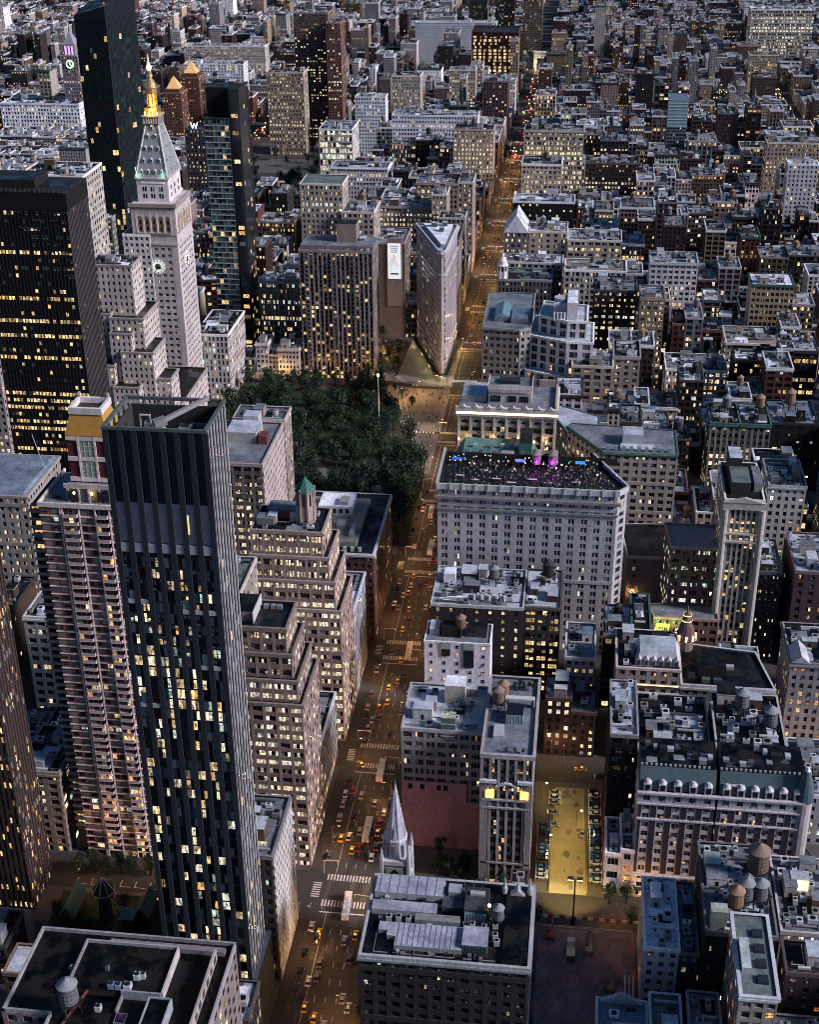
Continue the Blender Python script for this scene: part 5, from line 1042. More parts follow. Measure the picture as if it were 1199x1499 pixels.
# 1107 / toy centre group
building('corner_block', 'rounded stone corner block with glazed roof court facing the crossing, right of triangular tower', [([(17, 803), (39, 801), (45, 805), (45, 868), (20, 868), (16.5, 864)], 0, 67)], ST((.36, .35, .33), 4.0, 3.8, 2, .6, .55, .4, .12, cor=(.32, .36, .34), belt=5), 'grey', wins=60, clut=0, par=.5, sides='NE')
mb = MB(); mb.box(23, 32, 815, 838, 67.2, 70, (.3, .34, .36), 'metal'); mb.gable(23, 32, 815, 838, 70, 2, 'y', (.22, .40, .46), 'metal', (.3, .4, .45)); mb.box(33, 43, 812, 835, 67.2, 70, (.25, .30, .35), top='roof', tc=RC['blue']); tag(mb.build('rooftop_pavilion'), 'glazed roof pavilion on the rounded stone corner block', 'pavilion')
s_ = ST((.60, .56, .58), 4.2, 6.0, 2, .62, .72, .5, .08, 0, c2=(.56, .52, .54), q=.3)
b = building('white_stepped_tower', 'angular white stepped tower with tall bays rising right of the rounded corner block', [([(43, 801), (67, 790), (88, 790), (88, 830), (43, 845)], 0, 42), ([(45, 806), (67, 796), (82, 796), (82, 830), (47, 840)], 42, 62), ([(50, 812), (67, 803), (78, 803), (78, 832), (52, 838)], 62, 72)], s_, 'pale', wins=60, clut=0, par=1.0, sides='NE', seed=31)
mb = MB(); mb.box(58, 66, 812, 826, 72, 80, (.56, .54, .58), top='roof', tc=RC['pale']); mb.box(66, 72, 806, 830, 72, 83, (.60, .57, .60), top='roof', tc=RC['white']); mb.frustum(62, 819, 4, 4, 80, 82, 16, (.45, .45, .5)); part(mb, 'bulkhead', b)
for k in range(4): mb = MB(); mb.frustum(58.5+k*2, 806, .7, .7, 72, 77, 10, (.55, .55, .6), 'metal'); part(mb, 'flue', b)
b = building('loft_block', 'tan concrete grid building with square windows beside white stepped tower', [(70.5, 94, 789, 815, 0, 50)], ST((.40, .33, .27), 3.9, 5.6, 1, .66, .62, .45, .30, 0, q=.3), 'grey', wins=50, clut=2, seed=23)
mb = MB(); mb.box(52, 70, 788.6, 789, 0, 41, (.44, .39, .38)); mb.box(52, 70.4, 789, 789.9, 0, 41, (.44, .39, .38)); tag(mb.build('blank_wall'), 'smooth blank beige wall below the white stepped tower', 'wall')
building('ornate_block', 'stone block with single arched windows right of tan concrete grid building', [(94.5, 110, 801, 828, 0, 52)], ST((.38, .33, .29), 4.0, 4.6, 2, .5, .55, .35, .35, cor=(.40, .36, .33)), 'dark', wins=40, clut=1.2)
building('loft_tower', 'narrow tan tower with arched crown and yellow windows, right of centre', [(111.5, 126.5, 880, 905, 0, 62)], ST((.36, .29, .24), 3.75, 3.4, 2, .66, .56, .4, .75, .2, q=.5, cor=(.36, .30, .26)), 'pale', wins=60, clut=1.5)
building('loft_tower', 'dark brick block with grouped yellow lit windows left of narrow tan tower', [(82, 110, 905, 935, 0, 58)], ST((.09, .05, .06), 3.8, 4.4, 2, .6, .5, .3, .3, .2), 'green', wins=40, clut=1.5)
building('white_block', 'tall white punched-window loft tower with flat roof huts, right of centre', [(120, 152, 959, 985, 0, 61)], ST((.60, .57, .60), 3.6, 4.1, 3, .66, .55, .35, .12, .04, cor=(.45, .48, .48)), 'pale', wins=80, clut=2)
building('loft_block', 'white-columned loft block with people on planted roof terrace', [(62, 104, 959, 985, 0, 54)], ST((.50, .48, .46), 4.0, 3.5, 2, .66, .62, .5, .18, .05, c2=(.44, .42, .40)), 'tan', wins=60, clut=.3)
dm = building('dark_ornate_block', 'dark ornate department store block with white corner cupola beside avenue', [(16, 53, 959, 985, 0, 46)], ST((.20, .20, .25), 4.4, 2.6, 1, .55, .6, .5, .05, .05, c2=(.16, .16, .2), q=.5), 'green', wins=60, clut=.6)
mb = MB(); mb.frustum(19, 962, 3.4, 3.4, 46, 52, 8, (.62, .62, .66), ph=PI/8)
for k in range(8): a = 2*PI*k/8+PI/8; mb.bar((19+3.4*math.cos(a), 962+3.4*math.sin(a), 46), (19+3.4*math.cos(a), 962+3.4*math.sin(a), 56), .7, (.66, .66, .7), 'stone')
mb.frustum(19, 962, 3.0, 3.0, 52, 56, 8, (.1, .1, .12), ph=PI/8); mb.lathe(19, 962, [(3.8, 55.6), (3.8, 56.4), (3, 57), (2.7, 59.5), (1.6, 61.5), (.7, 62.3), (.9, 63), (.2, 65.5)], 12, (.62, .60, .60)); mb.lathe(19, 962, [(.9, 62), (.6, 63.4), (.1, 66)], 8, (.7, .48, .22), 'gold'); part(mb, 'cupola', dm)
building('office_block', 'wide block with pitch-black side wall and white roof edge near avenue, beyond cupola', [(21, 66, 1046, 1068, 0, 78)], ST((.018, .018, .024), 3.8, 5, 1, .25, .4, .2, .2), 'pale', clut=1.2, par=1, parc=(.6, .64, .68), sides='N')
building('loft_block', 'big cream loft block with bright arched top storeys right of the avenue', [(18, 70, 1276, 1300, 0, 81)], ST((.46, .41, .35), 4.2, 5.2, 3, .72, .6, .45, .6, .3, cor=(.5, .45, .4), q=.6), 'dark', wins=100, clut=1.2, tw=(32, 1288, 1.2, 1))
building('loft_block', 'cream ornate block in front of the big lit arched loft block', [(20, 53, 1197, 1225, 0, 70)], ST((.50, .45, .40), 3.9, 3.6, 2, .6, .56, .45, .3, .2, cor=(.62, .60, .58), q=.6), 'dark', wins=50, clut=1.2, tw=(40, 1210, 1.1, 0))
b = building('gabled_house', 'steep white gabled block facing avenue, beyond the cupola', [(17, 34, 1008, 1036, 0, 66)], ST((.26, .23, .26), 3.8, 4, 2, .5, .5, .3, .4), 'pale', clut=0, par=0)
mb = MB(); mb.gable(16.5, 34.5, 1007.5, 1036, 66, 13, 'y', (.55, .58, .64), 'roof', (.58, .60, .66)); part(mb, 'gable', b)

building('loft_block', 'pale-roofed loft with cream upper walls right of the steep gabled block', [(35, 62, 1010, 1036, 0, 66)], ST((.44, .38, .33), 3.9, 5, 2, .45, .5, .3, .2), 'white', clut=2, tw=(44, 1022, 1.1, 1))
building('loft_block', 'teal and cream low-windowed loft two right of the steep gabled block', [(62.5, 101, 1008, 1036, 0, 61)], ST((.40, .38, .34), 3.9, 5, 2, .7, .5, .3, .3), 'pale', clut=2)
building('loft_block', 'cluttered white-roofed block directly behind the white corner cupola', [(18, 60, 987, 1006, 0, 50)], ST((.36, .36, .36), 3.9, 4, 2, .6, .5, .3, .15), 'white', clut=2.5)
# --- 28th street buildings on the right
s_ = ST((.42, .34, .34), 3.7, 4.2, 2, .55, .52, .35, .10, 0, q=.2)
b = building('mansard_block', 'pinkish stone block with white mansard dormers and two glowing cornice lines', [(94, 118.5, 484, 512, 0, 44)], s_, 'dark', wins=80, clut=.5, par=.6, seed=53, parc=(.6, .5, .48))
F_, L_ = frame((94, 484), (118.5, 484)); mb = MB()
for z in (37, 33.2, 14.5): mb.obox(F_, -.3, L_+.3, .36, 1.0, z, z+.5, (.55, .48, .42)); mb.obox(F_, .4, L_-.4, 1.0, 1.1, z+.05, z+.4, (1, .62, .22), 'lamp')
part(mb, 'cornice_light', b)
mb = MB(); mb.hip(101, 118.5, 486.5, 502, 44, 5.5, 1.8, (.50, .52, .60), 'roof', tc=(.42, .48, .55)); part(mb, 'mansard_roof', b)
for k in range(6): mb = MB(); x = 102.5+k*2.9; mb.box(x-.8, x+.8, 486.0, 488.5, 44.3, 46.8, (.5, .46, .46)); mb.gable(x-1, x+1, 485.8, 489, 46.8, 1.2, 'y', (.55, .5, .5), 'stone'); mb.box(x-.5, x+.5, 485.9, 486, 44.6, 46.4, (.25, .06, .04)); part(mb, 'dormer', b)
dmk = thing('domed_turret', 'ribbed plum dome with lit gold ring on corner of pinkish mansard block', 'dome', (122, 512, 0))
mb = MB(); mb.frustum(122, 512, 3.4, 3.3, 0, 42, 12, (.34, .26, .22)); part(mb, 'drum', dmk)
mb = MB(); mb.lathe(122, 512, [(3.8, 42), (3.9, 43), (3.4, 45.5), (2.6, 48), (1.6, 49.8), (1.5, 50.2)], 12, (.26, .15, .16), 'copper'); mb.lathe(122, 512, [(2.0, 50.2), (2.1, 50.7), (1.2, 50.9), (1.1, 52.4), (1.8, 52.7), (1.7, 53.1), (.5, 53.4), (.4, 55), (.05, 57.5)], 12, (.34, .2, .16), 'copper'); part(mb, 'dome', dmk)
mb = MB(); mb.lathe(122, 512, [(2.15, 50.25), (2.15, 50.6)], 12, (1, .68, .25), 'lamp'); mb.lathe(122, 512, [(1.85, 52.75), (1.85, 53.05)], 12, (1, .68, .25), 'lamp')
for k in range(8): a = 2*PI*k/8; mb.box(122+3.9*math.cos(a)-.4, 122+3.9*math.cos(a)+.4, 512+3.9*math.sin(a)-.4, 512+3.9*math.sin(a)+.4, 42.2, 44.4, (1, .7, .3), 'lamp')
part(mb, 'dome_light', dmk)
s_ = ST((.30, .26, .25), 3.8, 3.4, 1, .5, .55, .35, .45, .1, cor=(.46, .46, .48), q=.12)
b = building('office_block', 'long block with orange-lit windows and balustraded pale cornice, right of mansard block', [([(119.5, 484), (155, 484), (150, 510), (119.5, 514)], 0, 37)], s_, 'dark', wins=80, clut=0, par=1.2, parc=(.48, .5, .54), seed=60)
F_, L_ = frame((140.5, 484), (155.2, 484)); mb = MB(); mb.obox(F_, 0, L_+.4, .36, .8, 0, 38.2, (.56, .56, .62)); part(mb, 'wall', b)
pn = [(F_, 2+k*6, 3.8+k*6, 4+j*3.8, 6.6+j*3.8, .3, .15) for k in range(2) for j in range(8)]; mb = MB(); panes_to(mb, [(f, a, b_, c_, d_, e_, q) for f, a, b_, c_, d_, e_, q in pn], rnd, .84); part(mb, 'window', b)
mb = MB(); mb.box(126, 137, 492, 506, 37, 41, (.05, .05, .055), top='roof', tc=RC['tar']); mb.box(122, 125, 488, 498, 37, 38.4, (.04, .04, .05)); part(mb, 'bulkhead', b)
for x, y, c_ in ((129, 488, (.2, .3, .2)), (133.5, 488, (.12, .16, .35)), (139, 498, (.45, .46, .48))): mb = MB(); mb.box(x-1.6, x+1.6, y-1, y+1, 37.2, 38.8, c_, 'metal'); part(mb, 'roof_unit', b)
b = building('corner_block', 'brick block above green-lit ground wing with yellow mural sign at street fork', [([(112, 556), (140, 556), (140, 568), (118, 568), (110, 566)], 0, 24), ([(118, 568), (140, 568), (140, 590), (116, 590)], 0, 53)], ST((.33, .19, .17), 3.9, 4.2, 3, .72, .5, .3, .35, .1, c2=(.30, .16, .15), q=.96), 'grey', wins=70, clut=1, par=.8, seed=71)
sg = thing('mural_sign', 'yellow-green floodlit mural sign with black lettering and face at the street fork', 'sign', (116.5, 555.2, 15))
mb = MB(); mb.box(113, 119, 555.0, 555.5, 9, 21.5, (.60, .62, .12), 'soft'); part(mb, 'board', sg)
mb = MB(); F_ = (113, 555.0, 1, 0, 0, -1)
for zz, xs_ in ((18.6, (.5, 1.3, 2.0, 2.9, 3.8, 4.7)), (16.4, (.9, 1.9, 2.8, 3.7))):
    for x in xs_: mb.obox(F_, x, x+.22, .02, .06, zz, zz+1.5, (.03, .03, .02)); mb.obox(F_, x+.2, x+.62, .02, .06, zz+rnd.choice((0, .6, 1.2)), zz+rnd.choice((0, .6, 1.2))+.26+1e-3, (.03, .03, .02))
part(mb, 'lettering', sg)
mb = MB()
for k in range(14): a = 2*PI*k/14; a2 = 2*PI*(k+1)/14; mb.bar((115.8+1.3*math.cos(a), 554.9, 13.4+1.9*math.sin(a)), (115.8+1.3*math.cos(a2), 554.9, 13.4+1.9*math.sin(a2)), .4, (.03, .03, .02), 'soft', h=.1)
mb.obox(F_, 2.1, 2.5, .02, .08, 13.6, 14, (.03, .03, .02)); mb.obox(F_, 3.0, 3.4, .02, .08, 13.6, 14, (.03, .03, .02)); mb.obox(F_, 2.3, 3.3, .02, .08, 12.3, 12.6, (.03, .03, .02)); mb.obox(F_, 1.2, 2.0, .02, .08, 9.5, 12, (.03, .03, .02)); part(mb, 'figure', sg)
for x in (114, 121):
    l = bpy.data.lights.new('sign_light', 'POINT'); l.energy = 700; l.color = (.72, 1, .25); l.shadow_soft_size = .4
    o = bpy.data.objects.new('floodlight', l); COL.objects.link(o); o.parent = sg; o.location = (x-116.5, -2.4, 7)
s_ = ST((.46, .42, .39), 3.9, 2.3, 1, .62, .62, .4, .30, .22, c2=(.24, .22, .22), q=.5, vert=1)
b = building('slim_tower', 'tall slim cream tower with rounded corner piers, gabled crown and lit floors', [(138.5, 154.5, 563, 600, 0, 80)], s_, 'dark', wins=100, clut=0, sides='NE', par=.6, seed=81)
F_, L_ = frame((138.5, 563), (154.5, 563)); mb = MB(); 
for a in (.2, 15.8): mb.frustum(138.5+a, 562.6, 1.5, 1.5, 0, 76, 12, (.48, .45, .42))
mb.obox(F_, -1, 17, 0, 1.2, 76, 79.4, (.50, .46, .43)); mb.obox(F_, -1.2, 17.2, .3, 1.5, 60, 61, (.50, .46, .43)); mb.obox(F_, -1.2, 17.2, .3, 1.5, 64, 64.8, (.50, .46, .43)); mb.gable(138, 155, 561.5, 563, 79.4, 2.4, 'y', (.5, .46, .43), 'stone'); part(mb, 'cornice', b)
mb = MB(); mb.box(141, 149, 568, 584, 80, 86, (.10, .10, .10), top='roof', tc=RC['green']); mb.box(141, 146.5, 584, 596, 80, 90, (.09, .09, .10), top='roof', tc=RC['pale']); mb.box(151, 154.5, 572, 590, 80, 84, (.3, .32, .34), top='roof', tc=RC['grey']); part(mb, 'bulkhead', b)
building('office_block', 'dark narrow block with amber windows hard against the slim cream tower', [(156.3, 166, 565, 595, 0, 44)], ST((.10, .09, .09), 3.6, 2.6, 2, .6, .4, .3, .25), 'green', wins=40, clut=2)
building('office_block', 'pale block with blank warm-grey side and plum roof right of rooftop bar corner', [([(101, 604), (121, 604), (124, 640), (98, 636)], 0, 27)], ST((.32, .27, .29), 3.8, 6, 1, .15, .3, .2, .1), 'dark', clut=2, sides='')
b = building('white_block', 'white building with five arched top windows and dark centre, right side', [(168, 185.5, 642, 672, 0, 49)], ST((.50, .50, .48), 3.9, 3.4, 1, .48, .55, .35, .15, .1, cor=(.45, .46, .45)), 'green', wins=60, clut=2)
building('loft_block', 'pair-topped loft block with green cornice and lit middle floor, left half', [(146, 161.3, 722, 750, 0, 46)], ST((.36, .34, .30), 3.9, 3.4, 1, .62, .58, .4, .25, .25, c2=(.20, .19, .18), cor=(.10, .26, .23), q=.65), 'dark', wins=60, clut=1.5, tw=(155, 738, 1.3, 1))
building('loft_block', 'loft block with green cornice and arched top windows, right half of the pair', [(161.6, 177.5, 722, 750, 0, 46)], ST((.33, .32, .30), 3.9, 3.4, 1, .6, .58, .4, .10, .1, c2=(.18, .17, .17), cor=(.10, .26, .23)), 'dark', wins=50, clut=1.5, tw=(173, 740, 1.3, 3))
building('office_block', 'black-walled block with pale roof and red-brown tank right of the green-corniced pair', [(178.5, 203, 728, 760, 0, 45)], ST((.025, .022, .026), 3.9, 6, 2, .4, .3, .2, .25), 'blue', clut=.6, tw=(190, 748, 1.5, 3), sides='N')
building('loft_block', 'lit lavender-trimmed block with wide roof terraces right of the narrow tan tower', [(128, 165, 840, 868, 0, 30)], ST((.52, .52, .58), 3.8, 3.6, 2, .7, .6, .35, .45, .2), 'grey', wins=40, clut=2, cat='building')
building('office_block', 'cream block with bright striped roof terrace garden, right', [(166, 200, 868, 900, 0, 38)], ST((.42, .38, .34), 3.9, 4, 2, .7, .45, .3, .6, .3), 'tan', wins=30, clut=.6)
b = building('office_block', 'slate loft block cut by right edge with tall dark bays, level with park', [(196, 222, 640, 672, 0, 66)], ST((.38, .37, .40), 3.9, 3.6, 1, .55, .58, .35, .12, .1, cor=(.4, .4, .42)), 'green', wins=50, clut=1.5)
s_ = ST((.36, .34, .38), 3.7, 3.3, 1, .5, .55, .35, .14, .12, cor=(.34, .33, .36), q=.12)
b = building('office_block', 'mauve corner block with pedimented gable and orange window row, right edge', [(163, 186, 500, 530, 0, 40)], s_, 'dark', wins=80, clut=2, seed=101)
mb = MB(); mb.gable(163, 170, 499.2, 512, 41, 3, 'y', (.5, .52, .56), 'roof', (.42, .42, .46)); part(mb, 'gable', b)
building('office_block', 'plum brick block with pale roof at the right edge beside slim cream tower', [(171, 200, 560, 596, 0, 48)], ST((.20, .11, .14), 3.8, 5, 2, .4, .5, .3, .3), 'pale', wins=20, clut=2.5, sides='N')
building('low_building', 'lone pale party-wall block at the right edge below the mauve corner block', [(160, 180, 440, 474, 0, 22)], ST((.40, .38, .42), 3.6, 4, 2, .5, .5, .3, .15), 'green', clut=1.5)
# --- mansard hotel, 29th
s_ = ST((.54, .50, .54), 3.7, 4.7, 2, .46, .55, .3, .08, 0, c2=(.54, .50, .54), q=.4)
for (x0, x1, lab, sd_) in ((100.8, 126.2, 'left half of white-and-plum hotel with slate mansard, beside parking lot', 61), (127.4, 155.5, 'right half of white-and-plum hotel with slate mansard and round corner turret', 62)):
    b = building('mansard_hotel', lab, [(x0, x1, 405, 425, 0, 46)], s_, 'dark', wins=100, clut=1.6, par=0, seed=sd_, cat='hotel', sides='NE' if sd_ == 61 else 'N')
    F_, L_ = frame((x0, 405), (x1, 405)); mb = MB(); nb = round(L_/4.7); bw = L_/nb
    for k in range(nb+1):
        for z0_, z1_ in ((11.5, 34.5), (36, 41)): mb.obox(F_, max(0, k*bw-1.0), min(L_, k*bw+1.0), .3, .38, z0_, z1_, (.13, .085, .105))
    for z in (10, 35, 41.5, 45.6): mb.obox(F_, -.5, L_+.2, 0, .8, z, z+.6, (.50, .47, .50))
    mb.obox(F_, -.8, L_+.3, .02, 1.3, 46.2, 47.0, (.50, .47, .50)); part(mb, 'trim', b)
    mb = MB(); mb.face([(x0, 405.5, 47), (x1, 405.5, 47), (x1, 408.8, 54.5), (x0, 408.8, 54.5)], 'copper', (.13, .22, .25)); mb.face([(x0, 405.5, 47), (x0, 408.8, 54.5), (x0, 425, 54.5), (x0, 425, 47)], 'copper', (.13, .22, .25)); mb.face([(x1, 425, 47), (x1, 425, 54.5), (x1, 408.8, 54.5), (x1, 405.5, 47)], 'copper', (.13, .22, .25)); mb.face([(x0, 408.8, 54.5), (x1, 408.8, 54.5), (x1, 425, 54.5), (x0, 425, 54.5)], 'roof', RC['tar'])
    mb.face([(x0, 425, 47), (x0, 425, 54.5), (x1, 425, 54.5), (x1, 425, 47)], 'stone', C['dark']); part(mb, 'mansard_roof', b)
    mb = MB()
    for k in range(int(L_/1.6)): mb.box(x0+k*1.6, x0+k*1.6+.8, 409.2, 409.6, 54.5, 55.3, (.45, .46, .48))
    part(mb, 'balustrade', b)
    for k in range(nb):
        mb = MB(); x = x0+(k+.5)*bw; mb.box(x-1.3, x+1.3, 404.6, 407.5, 47, 50, (.46, .45, .50)); mb.frustum(x, 406, 1.5, .6, 50, 51.2, 10, (.50, .49, .54), sy_=1.0); mb.box(x-.75, x+.75, 404.5, 404.6, 47.5, 49.7, (.25, .06, .04) if k % 3 else (.02, .02, .02), 'glass'); part(mb, 'dormer', b)
    if sd_ == 62:
        mb = MB(); mb.frustum(155.5, 407, 3.0, 3.0, 0, 47, 14, (.44, .40, .42)); mb.lathe(155.5, 407, [(3.3, 46.5), (3.3, 47.4), (3.0, 50), (2.2, 54), (1.2, 57), (.9, 58.2)], 14, (.12, .22, .26), 'copper'); mb.frustum(155.5, 407, .95, .3, 58.2, 59.6, 10, (.6, .62, .66)); part(mb, 'corner_turret', b)
    mb = MB(); mb.box(x0+1, x1-1, 403.2, 404.6, 4.2, 4.6, (.1, .1, .1)); part(mb, 'canopy', b)
    for k in range(9):
        xx = x0+2.5+k*2.6; hh = rnd.uniform(.8, 2.4); yy = rnd.uniform(412, 422); mb = MB(); mb.box(xx-rnd.uniform(.5, 1.4), xx+rnd.uniform(.5, 1.4), yy-.8, yy+rnd.uniform(.6, 1.6), 54.5, 54.5+hh, rnd.choice(((.5, .52, .55), (.2, .22, .24), (.36, .4, .42), (.1, .1, .12))), 'metal'); part(mb, 'roof_unit', b)
    for k in range(5):
        xx = x0+2+k*4.6; mb = MB(); mb.box(xx, xx+rnd.uniform(2, 4), 411+k, 414+k, 54.53+k*.01, 54.56+k*.01, rnd.choice(((.12, .14, .17), (.3, .34, .38), (.06, .07, .09))), 'roof'); part(mb, 'roof_patch', b)
    mb = MB(); 
    for k in range(6): 
        if sd_ == 61: mb.box(x0+12+k*2.2, x0+14+k*2.2, 404.4, 404.55, .8, 4, (1, .66, .2), 'soft')
    part(mb, 'shopfront', b)
building('office_block', 'plain dark-roofed rear block with two water towers behind the mansard hotel', [(128, 152, 428, 462, 0, 49)], ST((.30, .30, .32), 3.7, 4, 2, .5, .5, .3, .1), 'tar', clut=3, tw=(147, 440, 1.35, 1), par=1, parc=(.42, .46, .45))
water_tower(138, 450, 49.1, 1.35, 1, 'grey water tower with flat lid on rear block behind the mansard hotel, left one')
building('office_block', 'dark rear block with white parapet cluttered roof, left, behind mansard hotel', [(101, 126, 427, 463, 0, 46)], ST((.18, .17, .18), 3.7, 4, 2, .5, .5, .3, .1), 'tar', clut=2.5, par=1, parc=(.32, .34, .36))
building('office_block', 'black loft block with cluttered bluish roof rising right of the parking lot', [(91, 100.4, 428, 462, 0, 52)], ST((.045, .04, .045), 3.8, 4.2, 3, .72, .5, .25, .06, .04), 'pale', wins=30, clut=3, par=1.0, parc=(.34, .34, .36))
building('rowhouse', 'small white rowhouse with square-framed windows beside parking lot', [(91, 96, 405, 424, 0, 18)], ST((.52, .50, .54), 4.6, 5, 3, .75, .5, .3, .02), 'pale', clut=1.5, cat='building')
building('rowhouse', 'small cream rowhouse with red-lit windows beside mansard hotel', [(96.3, 100.5, 405, 424, 0, 20)], ST((.50, .44, .46), 4.4, 4.2, 2, .55, .5, .3, .6, 0, q=.02), 'blue', clut=1.5, cat='building')
# --- lower right cluster
building('office_block', 'white building with blue-white roof and one orange window right of the dirt lot', [(102.5, 113, 352, 384, 0, 27)], ST((.48, .50, .54), 3.8, 3.4, 1, .45, .5, .3, .12, 0, q=.03), 'white', wins=20, clut=3, par=.8)
building('office_block', 'dark slot building between white building and tank-roofed block, lower right', [(113.5, 119, 352, 384, 0, 26)], ST((.14, .15, .18), 3.8, 3, 1, .5, .5, .3, .05), 'blue', clut=3, par=.8)
b = building('office_block', 'black-walled block whose roof carries four pale water towers, lower right', [(120, 141, 347, 388, 0, 40)], ST((.07, .06, .065), 3.8, 4, 2, .4, .5, .3, .06, 0), 'grey', clut=4, par=1, parc=(.24, .24, .26), sides='N', seed=64)
mb = MB(); mb.box(121, 126, 349, 353, 40, 47, (.3, .36, .3), top='roof', tc=(.38, .44, .40)); mb.box(120.8, 126, 374, 380, 40, 44, (.36, .40, .38), 'metal', top='metal', tc=(.4, .5, .45)); part(mb, 'bulkhead', b)
water_tower(137, 372, 40.1, 1.75, 0, 'largest brown-roofed water tower of the lower right cluster'); water_tower(129, 356.5, 40.1, 1.3, 3, 'reddish-lidded water tower left in the lower right cluster'); water_tower(132.3, 360, 40.1, 1.35, 1, 'pale-lidded water tower, middle of the lower right cluster'); water_tower(136.6, 360.5, 40.1, 1.3, 1, 'pale-lidded water tower, right of two in lower right cluster')
b = building('office_block', 'slim cream-fronted block with long dark skylit roof at the bottom right', [(126.5, 136.5, 313, 345, 0, 50)], ST((.40, .37, .33), 3.9, 3.3, 1, .68, .6, .6, .2, 0, q=.05, cor=(.5, .52, .58)), 'green', wins=20, clut=0, par=.7, seed=65)
for k in range(4): mb = MB(); mb.box(131.5, 134.5, 318+k*6, 321+k*6, 50, 50.9, (.08, .11, .16), 'metal'); part(mb, 'skylight', b)
mb = MB(); mb.box(127.3, 130, 322, 334, 50, 52, (.45, .5, .5), top='roof', tc=(.42, .5, .5)); part(mb, 'bulkhead', b)
building('apartment_block', 'dark plum brick apartment block with orange windows at the bottom right', [(142, 162, 332, 345, 0, 41)], ST((.12, .075, .09), 3.5, 4.2, 1, .4, .5, .25, .3, 0, q=.1), 'tar', wins=40, clut=1, seed=66)
building('office_block', 'pale block with glowing penthouse room at right, beyond plum apartment block', [(143, 163, 352, 386, 0, 38)], ST(C['grey'], 3.7, 4, 2, .5, .5, .3, .1), 'grey', clut=4, seed=67)
lp = MB(); lp.box(148, 153, 370.6, 371, 38.4, 42.4, (1, .72, .26), 'lamp'); lp.box(147.6, 153.4, 371, 375, 38.2, 43, (.6, .56, .5), top='roof', tc=RC['pale']); tag(lp.build('roof_hut'), 'glowing yellow roof hut among the lower right water towers', 'hut')
building('low_building', 'blue-green roofed low building left of the cream-fronted block, bottom edge', [(104, 113, 300, 340, 0, 20)], ST((.34, .4, .42), lit=.03), 'green', clut=3)
building('low_building', 'turquoise-grey flat roof building at the bottom edge beside cream-fronted block', [(115, 124, 303, 338, 0, 24)], ST((.2, .22, .25), lit=.03), 'blue', clut=2)
building('low_building', 'tar roof packed with machines at the bottom right corner', [(139, 165, 295, 326, 0, 30)], ST((.18, .18, .2), lit=.2, row=.1), 'grey', clut=5)
building('low_building', 'cream-edged roof cut by the bottom right corner', [(167, 190, 300, 340, 0, 46)], ST((.44, .42, .36), lit=.1), 'tar', clut=2)
b = building('low_building', 'curved-gable building with blue roof at the bottom edge below dirt lot', [(88, 103, 318, 338, 0, 18)], ST((.36, .4, .44), 3.8, 4, 1, .4, .5, .3, .05), 'blue', clut=1)
mb = MB(); mb.gable(88, 103, 337, 338.4, 18, 4, 'y', (.45, .5, .54), 'stone', (.40, .44, .48)); part(mb, 'gable', b)
# --- far landmarks
def far(name, label, x0, x1, Yf, Z, st, rc='grey', d=24, **k): return building(name, label, [(x0, x1, Yf, Yf+d, 0, Z)], st, rc, **k)
far('twin_apartment_tower', 'tall brown apartment tower with reddish flank beyond the tree square, top left', -252, -214, 1600, 134, ST((.26, .18, .15), 3, 3.2, 1, .55, .5, .3, .16, q=.5), 'green', d=30, wins=60)
far('apartment_tower', 'reddish flank tower joined right of the tall brown apartment tower, top left', -213.5, -198, 1585, 126, ST((.32, .16, .14), 3, 3, 1, .55, .5, .3, .16), 'green', d=30)
OT = ST((.30, .13, .09), 3.1, 3.0, 1, .5, .48, .3, .22, q=.3)
for (x0, x1, Yf, Z, lab) in ((-377, -357, 1500, 66, 'orange brick tower with glowing pyramid top, left one of the pair'), (-367, -346, 1535, 76, 'orange brick tower with glowing pyramid top, right taller one of pair')):
    b = far('pyramid_tower', lab, x0, x1, Yf, Z, OT, 'dark', d=26, wins=40, clut=0)
    mb = MB(); mb.box(x0+2, x1-2, Yf+2, Yf+24, Z, Z+4, (.3, .12, .08)); part(mb, 'penthouse', b)
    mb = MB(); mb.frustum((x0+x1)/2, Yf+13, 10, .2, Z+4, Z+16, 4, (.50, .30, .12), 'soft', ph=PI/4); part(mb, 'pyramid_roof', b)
far('white_block', 'large white corner building with dense lit windows at the left edge', -590, -498, 1575, 38, ST((.66, .66, .72), 4.0, 3.6, 2, .66, .62, .45, .35, .2, cor=(.6, .6, .66), q=.7), 'white', d=40, wins=80, clut=.5)
b = far('clock_tower', 'distant stone clock tower with purple-lit belfry, left of the green glass skyscraper', -519, -500, 1593, 88, ST((.34, .29, .32), 3.8, 3, 2, .5, .5, .3, .06), 'dark', d=20, clut=0, par=.5)
mb = MB(); mb.box(-516, -503, 1595, 1611, 88, 100, (.36, .30, .34)); mb.hip(-516, -503, 1595, 1611, 100, 12, 5.4, (.36, .36, .42), 'copper'); mb.frustum(-509.5, 1603, 1.2, .2, 112, 124, 8, (.3, .33, .3)); part(mb, 'belfry', b)
mb = MB()
for k in range(3): mb.box(-514.5+k*3.8, -512.3+k*3.8, 1594.8, 1595, 89, 98.5, (.75, .45, .9), 'soft')
part(mb, 'belfry_light', b)
mb = MB()
for k in range(16): a = 2*PI*k/16; a2 = 2*PI*(k+1)/16; mb.bar((-509.5+4*math.cos(a), 1592.4, 79+4*math.sin(a)), (-509.5+4*math.cos(a2), 1592.4, 79+4*math.sin(a2)), 1.0, (.45, .8, .4), 'lamp')
mb.bar((-509.5, 1592.4, 79), (-507.6, 1592.4, 77), .8, (.8, .9, .8), 'lamp'); mb.bar((-509.5, 1592.4, 79), (-509.5, 1592.4, 82), .8, (.8, .9, .8), 'lamp'); part(mb, 'clock_face', b)
